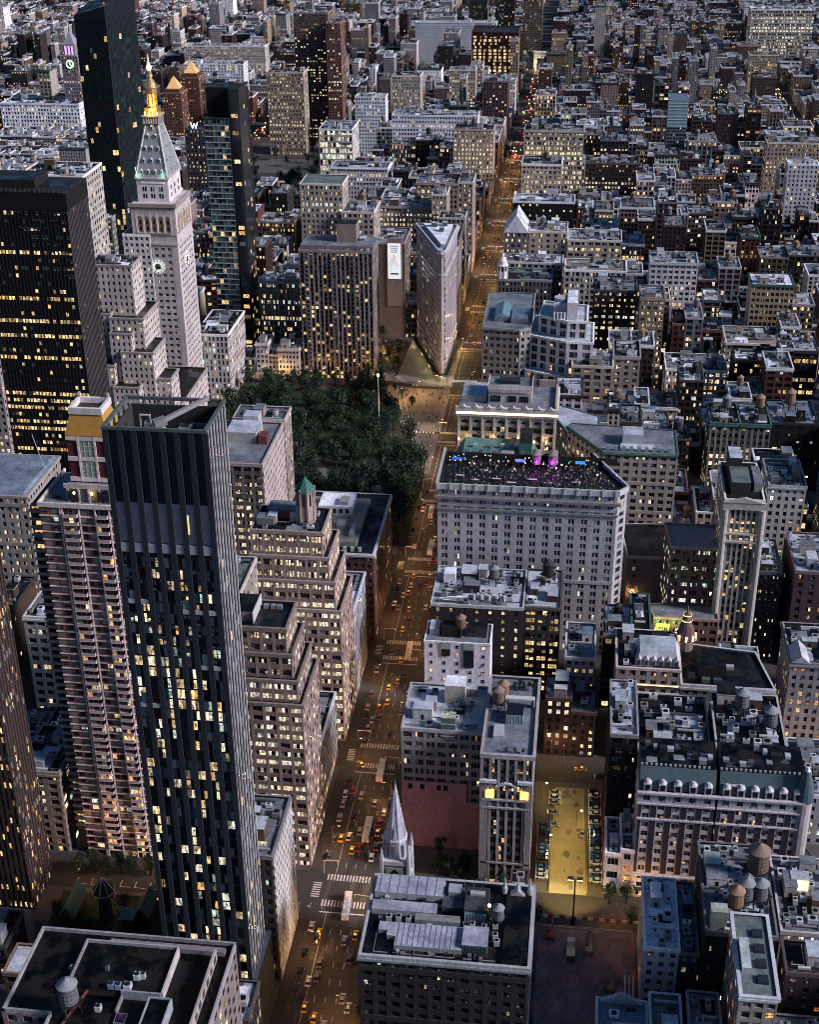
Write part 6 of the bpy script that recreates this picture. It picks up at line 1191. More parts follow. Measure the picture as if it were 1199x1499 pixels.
far('office_block', 'flat block with bright crowded rooftop behind the black office slab', -330, -255, 950, 85, ST((.24, .26, .24), 3.9, 3.4, 1, .5, .4, .3, .7, .3, q=.75), 'white', d=30, wins=40, clut=3)
far('office_block', 'cream glazed loft block between lit rooftop block and green glass skyscraper', -305, -270, 1120, 78, ST((.42, .40, .36), 3.9, 4.4, 2, .75, .6, .3, .5, .2, q=.6), 'dark', wins=30)
b = far('hotel_block', 'small dark hotel block with glowing white W on its roof beside clock tower', -298, -276, 1300, 72, ST((.14, .12, .13), 3.6, 3.4, 2, .5, .5, .3, .3), 'dark', d=24, clut=0)
mb = MB(); F_ = (-296, 1299.4, 1, 0, 0, -1)
for a, b_ in (((1, 79), (2.8, 73.5)), ((2.8, 73.5), (4.4, 77.5)), ((4.4, 77.5), (6, 73.5)), ((6, 73.5), (7.8, 79))): mb.bar((-293+a[0], 1299.4, a[1]), (-293+b_[0], 1299.4, b_[1]), .8, (.9, .9, 1), 'lamp')
part(mb, 'roof_letter', b)
far('office_tower', 'black tower with blank crown behind the banded glass tower', -215, -193, 1100, 148, ST((.03, .028, .03), 3.6, 3, 1, .5, .4, .2, .07), 'dark', d=24, par=0)
far('white_block', 'long pale apartment block with stepped white terraces, upper left', -463, -354, 1900, 51, ST((.50, .46, .42), 3.4, 3.3, 2, .55, .5, .3, .35, .1, q=.6), 'white', wins=50, clut=1.5)
far('white_block', 'white terraced apartment building in front of long pale block, upper left', -408, -336, 1700, 62, ST((.62, .64, .70), 3.2, 3.4, 1, .5, .5, .3, .15, .1), 'white', clut=3)
far('loft_tower', 'tan shopping-street tower with lit windows above the tree square, upper left', -266, -227, 1514, 86, ST((.40, .33, .27), 3.7, 3.2, 2, .55, .5, .35, .4, .1, q=.5), 'dark', d=26, wins=50, tw=(-250, 1526, 1.2, 3))
far('glass_store', 'low glass-fronted store glowing bright beside the tree square', -182, -150, 1355, 62, ST((.46, .46, .48), 5.2, 5.0, 2, .86, .74, .3, .97, .9, q=.80), 'blue', d=40, wins=40, clut=1)
far('white_block', 'white square-windowed loft building right of the glowing glass store', -172, -140, 1514, 62, ST((.62, .64, .68), 3.6, 3, 1, .5, .5, .3, .12), 'white', d=20)
far('loft_tower', 'white-flanked tower with black crown left of avenue, far', -143, -112, 1593, 70, ST((.46, .43, .38), 3.5, 3, 2, .5, .5, .3, .55, q=.6), 'tar', d=26, wins=40)
far('white_block', 'long bright white building with two roof turrets left of the avenue, far', -122, -36, 1435, 60, ST((.62, .62, .70), 3.8, 3, 2, .6, .5, .3, .06), 'pale', clut=1.5, wins=40)
far('loft_block', 'buff block with tall lit arches beside avenue, in front of long white building', -53, -15.5, 1365, 62, ST((.46, .40, .34), 3.9, 3.4, 2, .5, .56, .35, .55, .2, cor=(.5, .42, .36), q=.65), 'dark', wins=40, tw=(-35, 1378, 1.2, 0))
far('red_library', 'deep red cube-like library with bright central window grid, top centre', -82, -22, 1930, 68, ST((.16, .03, .035), 4.2, 7, 2, .62, .7, .8, .5, .2, q=.45), 'dark', d=50, wins=40, clut=0)
far('white_slab', 'long white housing slab behind the red library, top centre', -175, -60, 2080, 58, ST((.52, .58, .66), 3.1, 3.4, 2, .6, .5, .3, .08), 'white', d=16, clut=.3)
far('apartment_tower', 'brown concrete tower right of three beyond red library, top edge', -28, 0, 2180, 95, ST((.28, .22, .19), 3, 3.2, 2, .7, .6, .4, .1), 'grey', d=24)
far('apartment_tower', 'brown concrete tower, middle of three at the top edge', -70, -42, 2200, 95, ST((.28, .22, .19), 3, 3.2, 2, .7, .6, .4, .1), 'grey', d=24)
far('apartment_tower', 'brown concrete tower, left of three at the top edge', -112, -84, 2230, 95, ST((.28, .22, .19), 3, 3.2, 2, .7, .6, .4, .1), 'grey', d=24)
far('apartment_tower', 'tan stepped apartment tower facing the arch, right of the long avenue trees', -25, -15.5, 1810, 75, ST((.38, .30, .24), 3.3, 3, 1, .5, .5, .3, .25), 'tan', d=24)
far('apartment_tower', 'cream apartment tower with lit windows in front of white slab, upper centre', -88, -58, 1680, 62, ST((.48, .42, .36), 3.3, 3, 1, .5, .5, .3, .4, .1, q=.6), 'grey', d=22, wins=40)
far('apartment_block', 'plum apartment block beside the tree-lined end of the avenue', -42, -15.5, 1590, 66, ST((.22, .12, .14), 3.3, 3.2, 1, .5, .5, .3, .12), 'pale', d=40)
b = far('glass_tower', 'lone pale teal glass tower with honeycomb lower facade, upper right', 150, 168, 1420, 84, ST((.20, .27, .32), 3.3, 3, 2, .8, .5, .25, .04), 'blue', d=22, clut=0, par=.4)
mb = MB(); mb.box(149.4, 168.6, 1419.2, 1419.6, 56, 84.5, (.32, .46, .52), 'metal')
for k in range(9): mb.box(149.4, 168.6, 1418.9, 1419.2, 57+k*3.1, 57.5+k*3.1, (.5, .62, .66), 'metal')
part(mb, 'glass_screen', b)
far('white_block', 'bright white lit office block at the top right corner', 288, 372, 2068, 79, ST((.44, .41, .38), 4, 4, 3, .8, .5, .3, .35, .2, q=.8), 'white', d=40, wins=60)
far('apartment_tower', 'buff apartment block with even windows, upper right', 266, 300, 1830, 58, ST((.44, .38, .28), 3.2, 3, 1, .5, .5, .3, .4, q=.5), 'green', d=24, wins=30)
far('white_block', 'white-striped tall slab right of the buff block, near right edge', 238, 262, 1197, 74, ST((.54, .52, .54), 3.6, 3.4, 1, .4, .5, .4, .12), 'white', d=16, clut=.8)
b = far('market_tower', 'slim turret with amber-lit belfry near the right edge, far', 243, 250, 1560, 48, ST((.2, .15, .14), 4, 3.5, 1, .4, .5, .3, .1), 'dark', d=7, clut=0, par=0)
mb = MB(); mb.frustum(246.5, 1563.5, 4.6, .1, 50, 68, 8, (.2, .3, .28), 'copper'); part(mb, 'roof', b); mb = MB(); mb.frustum(246.5, 1563.5, 4, 4, 48, 50, 8, (1, .6, .15), 'hot'); part(mb, 'belfry_light', b)
far('loft_block', 'dark brick lofts with many small lit panes, right of the big lit loft', 73, 120, 1290, 50, ST((.13, .08, .08), 3.6, 3, 1, .55, .5, .3, .2), 'dark', wins=40, clut=2)
far('loft_block', 'buff block topped by huts in front of the right edge, upper right', 236, 296, 1330, 62, ST((.44, .36, .28), 3.7, 3.4, 2, .5, .5, .3, .4, q=.5), 'green', wins=40, clut=2)

# ------------------------------------------------------------------ streets and ground
SP = 79.2
def sy(n): return (34-n)*SP
AV = [(-1600, 15), (-1400, 15), (-1200, 15), (-1000, 15), (-800, 15), (-600, 15), (-453, 10), (-304, 16), (-155, 12), (0, 15), (311, 15), (585, 15), (860, 15), (1130, 15), (1400, 15)]
BP = ((0, 311), (563, 112), (640, 82), (715, 48), (800, 2), (870, -40), (900, -52), (960, -67), (1346, -172), (1420, -190), (5000, -190))
def bway(y): return float(np.interp(y, [p[0] for p in BP], [p[1] for p in BP]))
g = MB(); g.box(-6000, 6000, -400, 9000, -30, -.05, (.06, .06, .065), 'asphalt'); structure(g, 'ground')
g = MB(); g.face([(-2200, -100, 0), (1800, -100, 0), (1800, 4600, 0), (-2200, 4600, 0)], 'asphalt', (.042, .037, .035)); structure(g, 'road')
def nocut(x0, x1, y0, y1): return x1 > x0+1 and y1 > y0+1
BLK = []
for n in range(33, -22, -1):
    y0 = sy(n)+(15 if n in (23, 14) else 9); y1 = sy(n-1)-(15 if n-1 in (23, 14) else 9)
    for (xa, wa), (xb, wb) in zip(AV, AV[1:]):
        a, b_ = xa+wa, xb-wb
        BLK.append((n, a, b_, y0, y1))
pv = MB()
def slab(poly, c=(.085, .08, .08)):
    pv.prism(poly, 0.0, .15, c, 'asphalt')
BW = 9.0
for n, a, b_, y0, y1 in BLK:
    if -155 <= a < 0 and b_ < 0 and 23 <= n <= 25: continue          # the park
    s0, s1 = bway(y0), bway(y1); w_ = BW if y0 < 1900 else 0
    if y0 > 1900 or max(s0, s1)+w_ < a or min(s0, s1)-w_ > b_: slab([(a, y0), (b_, y0), (b_, y1), (a, y1)])
    else:
        L0, L1 = min(s0-w_, b_), min(s1-w_, b_)
        if L0 > a+2 or L1 > a+2: slab([(a, y0), (max(a, L0), y0), (max(a+.01, L1), y1), (a, y1)])
        R0, R1 = max(s0+w_, a), max(s1+w_, a)
        if R0 < b_-2 or R1 < b_-2: slab([(min(R0, b_-.01), y0), (b_, y0), (b_, y1), (min(R1, b_-.02), y1)])
slab([(-47, 878), (-20, 872), (-8, 872), (-7.5, 960), (-44, 960)], (.22, .21, .2))
structure(pv, 'pavement')
g = MB(); g.prism([(-101, 310), (-46.5, 310), (-46.5, 385), (-101, 385)], .15, .18, (.02, .03, .02), 'earth'); structure(g, 'garden_ground')
for nm, poly, z, c in (('plaza', [(-44, 800), (-8, 800), (-8, 868), (-28, 868), (-50, 872)], .12, (.24, .23, .20)), ('plaza', [(-36, 740), (-8.5, 740), (-8.5, 796), (-40, 796)], .12, (.12, .12, .13)),
                       ('plaza', [(-54, 880), (-46, 878), (-62, 945), (-76, 945)], .12, (.22, .20, .17))):
    g = MB(); g.prism(poly, 0, z, c, 'asphalt'); structure(g, nm)
# markings
mk = MB(); WHT = (.62, .60, .56)
def stripe(x0, x1, y0, y1, c=WHT, z=.006): mk.face([(x0, y0, z), (x1, y0, z), (x1, y1, z), (x0, y1, z)], 'asphalt', c)
for n in range(32, 12, -1):
    yc = sy(n); hw = 15 if n in (23, 14) else 9
    for yy in (yc-hw+.8, yc+hw-4.0):
        x = -8.0
        while x < 8: stripe(x, x+.55, yy, yy+3.2); x += 1.15
    for xx in (-12.5, 9.3):
        y = yc-hw+5
        while y < yc+hw-5: stripe(xx, xx+3, y, y+.55); y += 1.15
    stripe(-8, 8, yc-hw-2.4, yc-hw-1.9)
    y = yc+hw+3
    while y < yc+SP-hw-5:
        for x in (-2.4, 1.2, 4.8): stripe(x-.08, x+.08, y, y+2.6)
        y += 7.6
    stripe(-5.4, -5.25, yc+hw, yc+SP-hw-3); 
for a, b_ in (((-44, 872), (-18, 742)), ((-40.5, 872), (-14.5, 742)), ((-52, 884), (-74, 960)), ((-48, 890), (-70, 966))):
    dx, dy = b_[0]-a[0], b_[1]-a[1]; L = math.hypot(dx, dy); nx, ny = dy/L*.25, -dx/L*.25
    mk.face([(a[0]-nx, a[1]-ny, .13), (a[0]+nx, a[1]+ny, .13), (b_[0]+nx, b_[1]+ny, .13), (b_[0]-nx, b_[1]-ny, .13)][::-1], 'asphalt', (.55, .52, .45))
for k in range(10): stripe(-34+k*2.2, -33+k*2.2, 872.5, 876.5)
for k in range(8): stripe(-20, -17, 735+k*1.2-8, 735.6+k*1.2-8)
for k in range(16): stripe(-44+k*2.1, -43+k*2.1, 797, 801)
for k in range(9): stripe(-42+k*.0-k*.8, -38-k*.8, 878+k*1.2, 878.6+k*1.2, z=.16)
for k in range(8): stripe(-98+k*5.4, -94+k*5.4, 389.2, 389.45); stripe(-98+k*5.4, -97.7+k*5.4, 389.2, 392.5)
for k in range(14): stripe(-62+k*4.2, -61.9+k*4.2, 386, 389)
structure(mk, 'road_marking')
# park ground and paths
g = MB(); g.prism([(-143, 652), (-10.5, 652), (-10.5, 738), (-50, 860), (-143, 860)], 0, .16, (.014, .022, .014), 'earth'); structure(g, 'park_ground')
g = MB()
def path(a, b_, w_, c=(.13, .12, .12)):
    dx, dy = b_[0]-a[0], b_[1]-a[1]; L = math.hypot(dx, dy); nx, ny = dy/L*w_/2, -dx/L*w_/2
    g.face([(a[0]+nx, a[1]+ny, .17), (b_[0]+nx, b_[1]+ny, .17), (b_[0]-nx, b_[1]-ny, .17), (a[0]-nx, a[1]-ny, .17)], 'asphalt', c)
path((-140, 850), (-20, 660), 5); path((-110, 800), (-88, 740), 8, (.24, .22, .24)); path((-30, 700), (-46, 740), 9, (.2, .2, .22)); structure(g, 'park_path')
g = MB(); g.prism([(66.5, 394+9), (91, 394+9), (91, 466), (66.5, 466)], 0, .17, (.09, .08, .06), 'asphalt'); g.prism([(71.6, 403.2), (84.9, 403.2), (83.5, 463), (72.2, 463)], .17, .18, (.34, .28, .15), 'asphalt'); structure(g, 'parking_lot')  # lane slab paler and golden: lamp light put into its colour
OBST.append((64, 92, 400, 466))
g = MB(); rg = random.Random(61)
for k in range(26):
    cx, cy, r_ = rg.uniform(73, 83.5), rg.uniform(405, 462), rg.uniform(.4, 1.5); zz = .184+.001*k
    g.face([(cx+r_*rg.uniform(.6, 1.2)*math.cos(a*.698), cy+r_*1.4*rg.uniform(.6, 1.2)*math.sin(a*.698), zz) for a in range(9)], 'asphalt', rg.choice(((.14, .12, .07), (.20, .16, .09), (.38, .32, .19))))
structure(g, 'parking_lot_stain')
mkr = random.Random(5); g = MB()
for k in range(150):
    x, y = mkr.uniform(-8, 8), mkr.uniform(300, 1000); w_, l_ = mkr.uniform(.6, 2.6), mkr.uniform(1.5, 9); v = mkr.choice((.018, .025, .075, .06)); zz = .0015+.00002*k
    g.face([(x, y, zz), (x+w_, y, zz), (x+w_, y+l_, zz), (x, y+l_, zz)], 'asphalt', (v, v*.95, v*.9))
structure(g, 'road_patch')
# dirt building site
g = MB(); rg = random.Random(2); nx_, ny_ = 26, 40
for i in range(nx_):
    for j in range(ny_):
        def hh(a, b_):
            if a in (0, nx_) or b_ in (0, ny_): return .16
            return .3+1.2*abs(math.sin(a*.5+b_*.23))*abs(math.cos(a*.21-b_*.33))+.5*math.sin(a*1.7+b_*1.1)**2
        P = lambda a, b_: (67.5+a*34/nx_, 300+b_*86/ny_, hh(a, b_))
        g.face([P(i, j), P(i+1, j), P(i+1, j+1), P(i, j+1)], 'earth', (.17, .12, .135))
structure(g, 'dirt_lot'); OBST.append((67, 102.3, 300, 388))
for nm, lab, (x0, x1, y0, y1), h, c in (('boundary_wall', 'low pale wall closing the dirt lot at the bottom edge', (68, 87, 338, 338.5), 3, (.4, .42, .44)),
        ('boundary_wall', 'pale pit-side retaining wall along the hotel flank beside dirt lot', (66.9, 67.4, 300, 386), 9, (.34, .36, .38)),
        ('fence', 'white rail along the street edge above the dirt lot', (68, 101, 386.2, 386.4), 1.2, (.5, .5, .5))):
    mb = MB(); mb.box(x0, x1, y0, y1, .1, h, c); 
    if nm == 'fence':
        mb = MB(); mb.box(x0, x1, y0, y1, 1.05, 1.2, c, 'metal', bottom=True); mb.box(x0, x1, y0, y1, .5, .6, c, 'metal', bottom=True)
        for k in range(17): mb.box(x0+k*2, x0+k*2+.1, y0+.01, y1-.01, .1, 1.06, c, 'metal')
    tag(mb.build(nm), lab, 'wall' if 'wall' in nm else 'fence')
for k in range(17):
    x = 70+k*1.95; mb = MB(); c = (.55, .07, .04) if k % 2 else (.62, .60, .58)
    mb.prism([(x, 391.0), (x+1.9, 391.0), (x+1.9, 391.7), (x, 391.7)], 0, .35, c, 'metal'); mb.box(x+.05, x+1.85, 391.2, 391.5, .35, 1.05, c, 'metal')
    o = mb.build('road_barrier'); tag(o, ('red' if k % 2 else 'white')+' plastic road barrier in the row along the street above the dirt lot', 'barrier', 'red and white barriers along the street')
# machines on the dirt lot
def excavator(x, y, lab, c=(.30, .20, .05)):
    r = thing('excavator', lab, 'excavator', (x, y, .6))
    mb = MB(); mb.box(x-1.5, x-.9, y-2, y+2, .6, 1.4, (.05, .05, .05)); mb.box(x+.9, x+1.5, y-2, y+2, .6, 1.4, (.05, .05, .05)); mb.build('track', r)
    mb = MB(); mb.box(x-1.3, x+1.3, y-2, y+1.4, 1.4, 2.6, c, 'paint'); mb.box(x-1.2, x-.1, y+.2, y+1.5, 2.6, 3.7, (.08, .09, .1), 'paint'); mb.build('cab', r)
    mb = MB(); mb.bar((x+.4, y+1.4, 2.2), (x+.4, y+5, 5.4), .5, c, 'paint'); mb.bar((x+.4, y+5, 5.4), (x+.4, y+7.6, 2.4), .4, c, 'paint'); mb.box(x-.1, x+.9, y+7.2, y+8, 1.2, 2.4, (.06, .06, .06), 'metal'); mb.build('arm', r)
excavator(93, 360, 'small excavator parked on the right of the dirt lot'); excavator(86, 376, 'yellow machine near the lamp foot on the dirt lot', (.34, .28, .14)); 
excavator(73, 381, 'red-marked machine at the far edge of the dirt lot', (.32, .06, .04))
r = thing('site_trailer', 'pale blue-roofed site trailer on the dirt lot', 'trailer', (94, 347, .5)); mb = MB(); mb.box(90, 98, 345, 348.2, 1.2, 3.4, (.45, .48, .5)); mb.build('body', r); mb = MB(); mb.gable(89.7, 98.3, 344.7, 348.5, 3.4, .8, 'x', (.40, .46, .52), 'metal'); mb.build('roof', r); mb = MB(); mb.box(91, 97, 345.5, 347.5, .5, 1.2, (.05, .05, .05)); mb.build('chassis', r)
r = thing('truck', 'dark lorry with white cab parked by the lamp foot on dirt lot', 'truck', (80, 374, .5)); mb = MB(); mb.box(78.6, 81.4, 370, 376.5, 1.2, 3.4, (.06, .06, .07), 'paint'); mb.build('body', r); mb = MB(); mb.box(78.7, 81.3, 376.7, 379, .9, 3.2, (.5, .5, .52), 'paint'); mb.box(78.8, 81.2, 377.2, 378.6, 3.2, 3.35, (.5, .5, .52), 'paint'); mb.build('cab', r)
for k in range(3):
    mb = MB(); mb.frustum(0, 0, .45, .45, 0, 9, 8, (.42, .36, .38), 'metal'); o = mb.build('pipe'); o.rotation_euler = (-PI/2, 0, 0); o.location = (98+k*1.3, 356, 1.6); tag(o, 'pale steel pipe lying on the right side of the dirt lot', 'pipe', 'three pipes lying on the dirt lot')

# ------------------------------------------------------------------ trees
LEAFC = ((.012, .028, .016), (.018, .044, .018), (.006, .016, .012), (.034, .068, .026))
TREEM = {}
def tree_meshes(k):
    if k in TREEM: return TREEM[k]
    rg = random.Random(100+k); mb = MB(); H = 9.5
    mb.frustum(0, 0, .42, .26, 0, 4.2, 8, (.06, .05, .045), 'wood')
    for q in range(6):
        a = rg.uniform(0, 2*PI); z = rg.uniform(2.8, 4.2); L = rg.uniform(2.5, 4.5); mb.bar((0, 0, z), (L*.7*math.cos(a), L*.7*math.sin(a), z+L*.8), .2, (.06, .05, .045), 'wood')
    tr = mb.mesh('trunk'); mb = MB(); cl = []
    for q in range(17):
        a = rg.uniform(0, 2*PI); r_ = rg.uniform(0, 3.6)*rg.uniform(.6, 1); z = rg.uniform(4.0, 10.2); r_ *= math.sqrt(max(.15, 1-((z-6.4)/4.6)**2)); cl.append((r_*math.cos(a), r_*math.sin(a), z, rg.uniform(1.1, 2.0)))
    for cx, cy, cz, cr_ in cl:
        c = LEAFC[rg.randrange(4)]
        for _ in range(42):
            v = Vector((rg.gauss(0, 1), rg.gauss(0, 1), rg.gauss(0, .8))).normalized()*cr_*rg.uniform(.55, 1.08)
            p = Vector((cx, cy, cz))+v; n_ = Vector((rg.gauss(0, 1), rg.gauss(0, 1), rg.gauss(0, 1)+.6)).normalized(); t_ = n_.orthogonal().normalized(); b_ = n_.cross(t_); s_ = rg.uniform(.22, .5)
            k_ = rg.uniform(.7, 1.35)
            mb.face([tuple(p+t_*s_), tuple(p+b_*s_*.7), tuple(p-t_*s_), tuple(p-b_*s_*.7)], 'foliage', (c[0]*k_, c[1]*k_, c[2]*k_))
    TREEM[k] = (tr, mb.mesh('crown')); return TREEM[k]
TREES = []
FARTREE = MB()
def tree_into(mb, x, y, z, s, rg):
    mb.frustum(x, y, .4*s, .25*s, z, z+4*s, 6, (.06, .05, .045), 'wood')
    for q in range(9):
        a = rg.uniform(0, 6.28); r_ = rg.uniform(0, 2.8)*s; cx, cy, cz = x+r_*math.cos(a), y+r_*math.sin(a), z+rg.uniform(4.5, 8.5)*s; c = LEAFC[rg.randrange(4)]
        for _ in range(22):
            p = Vector((cx+rg.gauss(0, .9)*s, cy+rg.gauss(0, .9)*s, cz+rg.gauss(0, .8)*s)); n_ = Vector((rg.gauss(0, 1), rg.gauss(0, 1), rg.gauss(0, 1)+.6)).normalized(); t_ = n_.orthogonal().normalized(); b_ = n_.cross(t_); s_ = rg.uniform(.35, .6)*s; k_ = rg.uniform(.7, 1.35)
            mb.face([tuple(p+t_*s_), tuple(p+b_*s_*.7), tuple(p-t_*s_), tuple(p-b_*s_*.7)], 'foliage', (c[0]*k_, c[1]*k_, c[2]*k_))
def tree(x, y, z, s, lab, grp, k=None):
    k = k if k is not None else len(TREES) % 5
    r = thing('tree', lab, 'tree', (x, y, z), grp); r.scale = (s, s, s*rnd.uniform(.9, 1.15)); r.rotation_euler.z = rnd.uniform(0, 6.28)
    for nm, me in zip(('trunk', 'crown'), tree_meshes(k)):
        o = bpy.data.objects.new(nm, me); COL.objects.link(o); o.parent = r; o.color = (0, 0, 0, 1)
    TREES.append(r)
def inpark(x, y): return -142 < x < (-13 if y < 745 else -13-(y-745)*.34) and 655 < y < 858
rg = random.Random(77); pts = []
OPEN = [(-100, 775, 9), (-88, 742, 8), (-42, 725, 10), (-30, 690, 8), (-62, 812, 7), (-98, 812, 6)]
tries = 0
while len(pts) < 135 and tries < 6000:
    tries += 1; x = rg.uniform(-142, -12); y = rg.uniform(655, 858)
    if not inpark(x, y) or any(math.hypot(x-a, y-b_) < r_ for a, b_, r_ in OPEN): continue
    if all(math.hypot(x-a, y-b_) > 7.6 for a, b_ in pts): pts.append((x, y))
for k in range(16): pts.append((-15-(k % 2)*7, 656+k*5.4))
for k in range(9): pts.append((-22-k*7.5, 656+(k % 2)*3))
for x, y in pts: tree(x, y, .1, rg.uniform(1.3, 2.0), 'broad green tree in the dense grove of the dark square park', 'trees of the square park')
for x in range(-130, -62, 9): tree(x, 868, .1, .9, 'street tree in the row before the brown apartment slab, lit from below', 'street trees before the brown slab')
rg = random.Random(9)
for k in range(46):
    x = rg.uniform(-285, -165); y = rg.uniform(1368 if x > -200 else 1290, 1560)
    if x > -182 and y < 1400: x -= 40
    tree(x, y, .1, rg.uniform(1.1, 1.7), 'tree in the distant dark square below the glowing glass store', 'trees of the distant square')
OBST.append((-292, -160, 1262, 1585)); OBST.append((-148, -46+40, 648, 872))
for k in range(26):
    tree_into(FARTREE, -11.5 if k % 2 else 11.5, 1480+k*22, .1, rg.uniform(.8, 1.1), rg)
for k in range(60): tree_into(FARTREE, rg.uniform(-110, 110), rg.uniform(2085, 2150) if k % 2 else rg.uniform(1985, 2005)+rg.uniform(60, 120), .1, rg.uniform(1.2, 1.7), rg)
OBST.append((-115, 115, 2035, 2160))
for k in range(40): tree_into(FARTREE, rg.uniform(75, 150), rg.uniform(1905, 1960), .1, rg.uniform(1.1, 1.5), rg)
OBST.append((70, 155, 1900, 1965))
for k in range(22): tree_into(FARTREE, 220+rg.uniform(-18, 22), 1800+rg.uniform(-12, 60), .1, rg.uniform(1.2, 1.6), rg)
OBST.append((198, 245, 1780, 1870))
for x, y in ((-98, 394), (-93, 396), (-88, 394.5), (-83, 396), (-78, 395), (-72, 396), (-67, 395.5)): tree(x, y, .15, .85, 'leafy street tree lit by lamps at balcony tower entrance', 'street trees at the balcony tower entrance')
for x, y in ((-98, 372), (-100, 360), (-86, 366), (-76, 378), (-60, 372), (-55, 362), (-62, 350), (-72, 345), (-88, 342), (-97, 346), (-52, 378), (-80, 355)): tree(x, y, .15, .7, 'dark tree crowding the garden of the little copper-roofed church', 'trees of the little church garden')
for x, y in ((-56, 880), (-58, 892), (-61, 905), (-56, 918), (-47, 900), (-50, 925), (-52, 940), (-66, 960), (-70, 975), (-58, 868), (-44, 862), (-38, 850), (-30, 838)): tree(x, y, .12, rnd.uniform(.6, .9), 'small street tree along the diagonal street by the triangular tower', 'street trees along the diagonal street')
for k in range(13): tree(30+rg.uniform(-6, 34), rg.uniform(384, 402), .1, rg.uniform(.55, .8), 'small dark tree in the church garden before plum wall', 'trees in the church garden')
for k in range(8): tree(rg.uniform(29, 44), rg.uniform(405, 419), .1, rg.uniform(.6, .8), 'small dark tree in the church garden before plum wall', 'trees in the church garden')
for x, y, s_, lab in ((93, 400, .95, 'dark round tree at parking lot corner, nearer the lot'), (99, 401, .85, 'dark round tree before the small white rowhouse'), (100.5, 391, .75, 'green tree lit by shopfront at end of barrier row'), (15, 352, .7, 'street tree by bottom-centre hotel block corner, further along avenue'), (14.5, 338, .7, 'street tree by bottom-centre hotel block, middle of its pavement'), (14.3, 325, .65, 'street tree nearest the bottom edge on avenue pavement'), (68.5, 389, .6, 'small tree between dirt lot and lit parking lot')): tree(x, y, .15, s_, lab, None)
for k in range(5): tree(56+k*1.7, 445+(k % 2)*1.5, 57, .34, 'bushy roof-garden tree on slim ribbed tower', 'roof garden trees on the slim ribbed tower')
for k in range(3): tree(55+k*3, 407.5, 57, .22, 'low roof shrub along the front edge of slim ribbed tower', 'front roof shrubs on the slim ribbed tower')
for k in range(3): tree(80+k*9, 975, 54, .45, 'roof terrace tree on the white-columned loft block', 'roof terrace trees on the white-columned loft')
o = tag(FARTREE.build('distant_trees'), 'dark far-off tree masses along the avenue end, arch park and upper right gardens', 'trees'); o['kind'] = 'stuff'
# hedge along the roof bar's edge
mb = MB()
rg = random.Random(41)
for k in range(2600):
    x = rg.uniform(16.5, 94); y = 564.3+rg.uniform(-.6, .7); z = 80.3+rg.uniform(0, 1.9); s_ = rg.uniform(.15, .32); a = rg.uniform(0, 3.1); c = rg.choice(LEAFC)
    mb.face([(x-s_*math.cos(a), y-s_*math.sin(a), z-s_*.3), (x+s_*math.cos(a), y+s_*math.sin(a), z-s_*.2), (x+s_*math.cos(a), y+s_*math.sin(a)+.1, z+s_), (x-s_*math.cos(a), y-s_*math.sin(a)+.1, z+s_)], 'foliage', c)
tag(mb.build('hedge'), 'dark clipped hedge along the front parapet of the rooftop bar', 'hedge')
# crowd on the roof bar (nobody could count it)
def person_into(mb, x, y, z, rg, h=1.72):
    top = rg.choice(((.34, .34, .36), (.06, .06, .08), (.35, .1, .1), (.12, .16, .3), (.4, .36, .32), (.4, .3, .34), (.6, .58, .56), (.05, .05, .05), (.08, .1, .12))); leg = rg.choice(((.04, .04, .06), (.10, .12, .2), (.2, .18, .16)))
    a = rg.uniform(0, PI); ca, sa = math.cos(a), math.sin(a)
    for s_ in (-.1, .1): mb.frustum(x+s_*ca, y+s_*sa, .07, .10, z, z+h*.48, 5, leg)
    mb.frustum(x, y, .17, .24, z+h*.46, z+h*.80, 6, top); mb.frustum(x, y, .22, .08, z+h*.80, z+h*.86, 6, top)
    for s_ in (-.27, .27): mb.frustum(x+s_*ca, y+s_*sa, .05, .07, z+h*.45, z+h*.80, 4, top)
    mb.frustum(x, y, .10, .12, z+h*.86, z+h*.94, 6, (.40, .28, .22)); mb.frustum(x, y, .125, .05, z+h*.92, z+h, 6, rg.choice(((.03, .02, .02), (.12, .07, .04), (.25, .18, .1))))
mb = MB(); rg = random.Random(55)
for k in range(620):
    x = rg.uniform(18, 92); y = rg.uniform(566, 590)
    if x > 82 and y > 566+(94-x)*2.0: continue
    if rg.random() < .35 and x < 60: continue
    person_into(mb, x, y, 80.05, rg)
o = tag(mb.build('crowd'), 'dense crowd of people filling the rooftop bar terrace', 'crowd'); o['kind'] = 'stuff'
mb = MB()
for k in range(420):
    v = rg.random()
    if v < .30: x, y = rg.uniform(-38, -10), rg.uniform(742, 794)
    elif v < .55: x, y = rg.uniform(-44, -10), rg.uniform(804, 868)
    elif v < .8: x, y = rg.choice((-1, 1))*rg.uniform(9.5, 13.5), rg.uniform(330, 1000)
    else: x, y = rg.uniform(-62, -48), rg.uniform(880, 950)
    person_into(mb, x, y, .15, rg)
o = tag(mb.build('pedestrians'), 'scattered pedestrians on the plazas and pavements along the avenue', 'crowd'); o['kind'] = 'stuff'
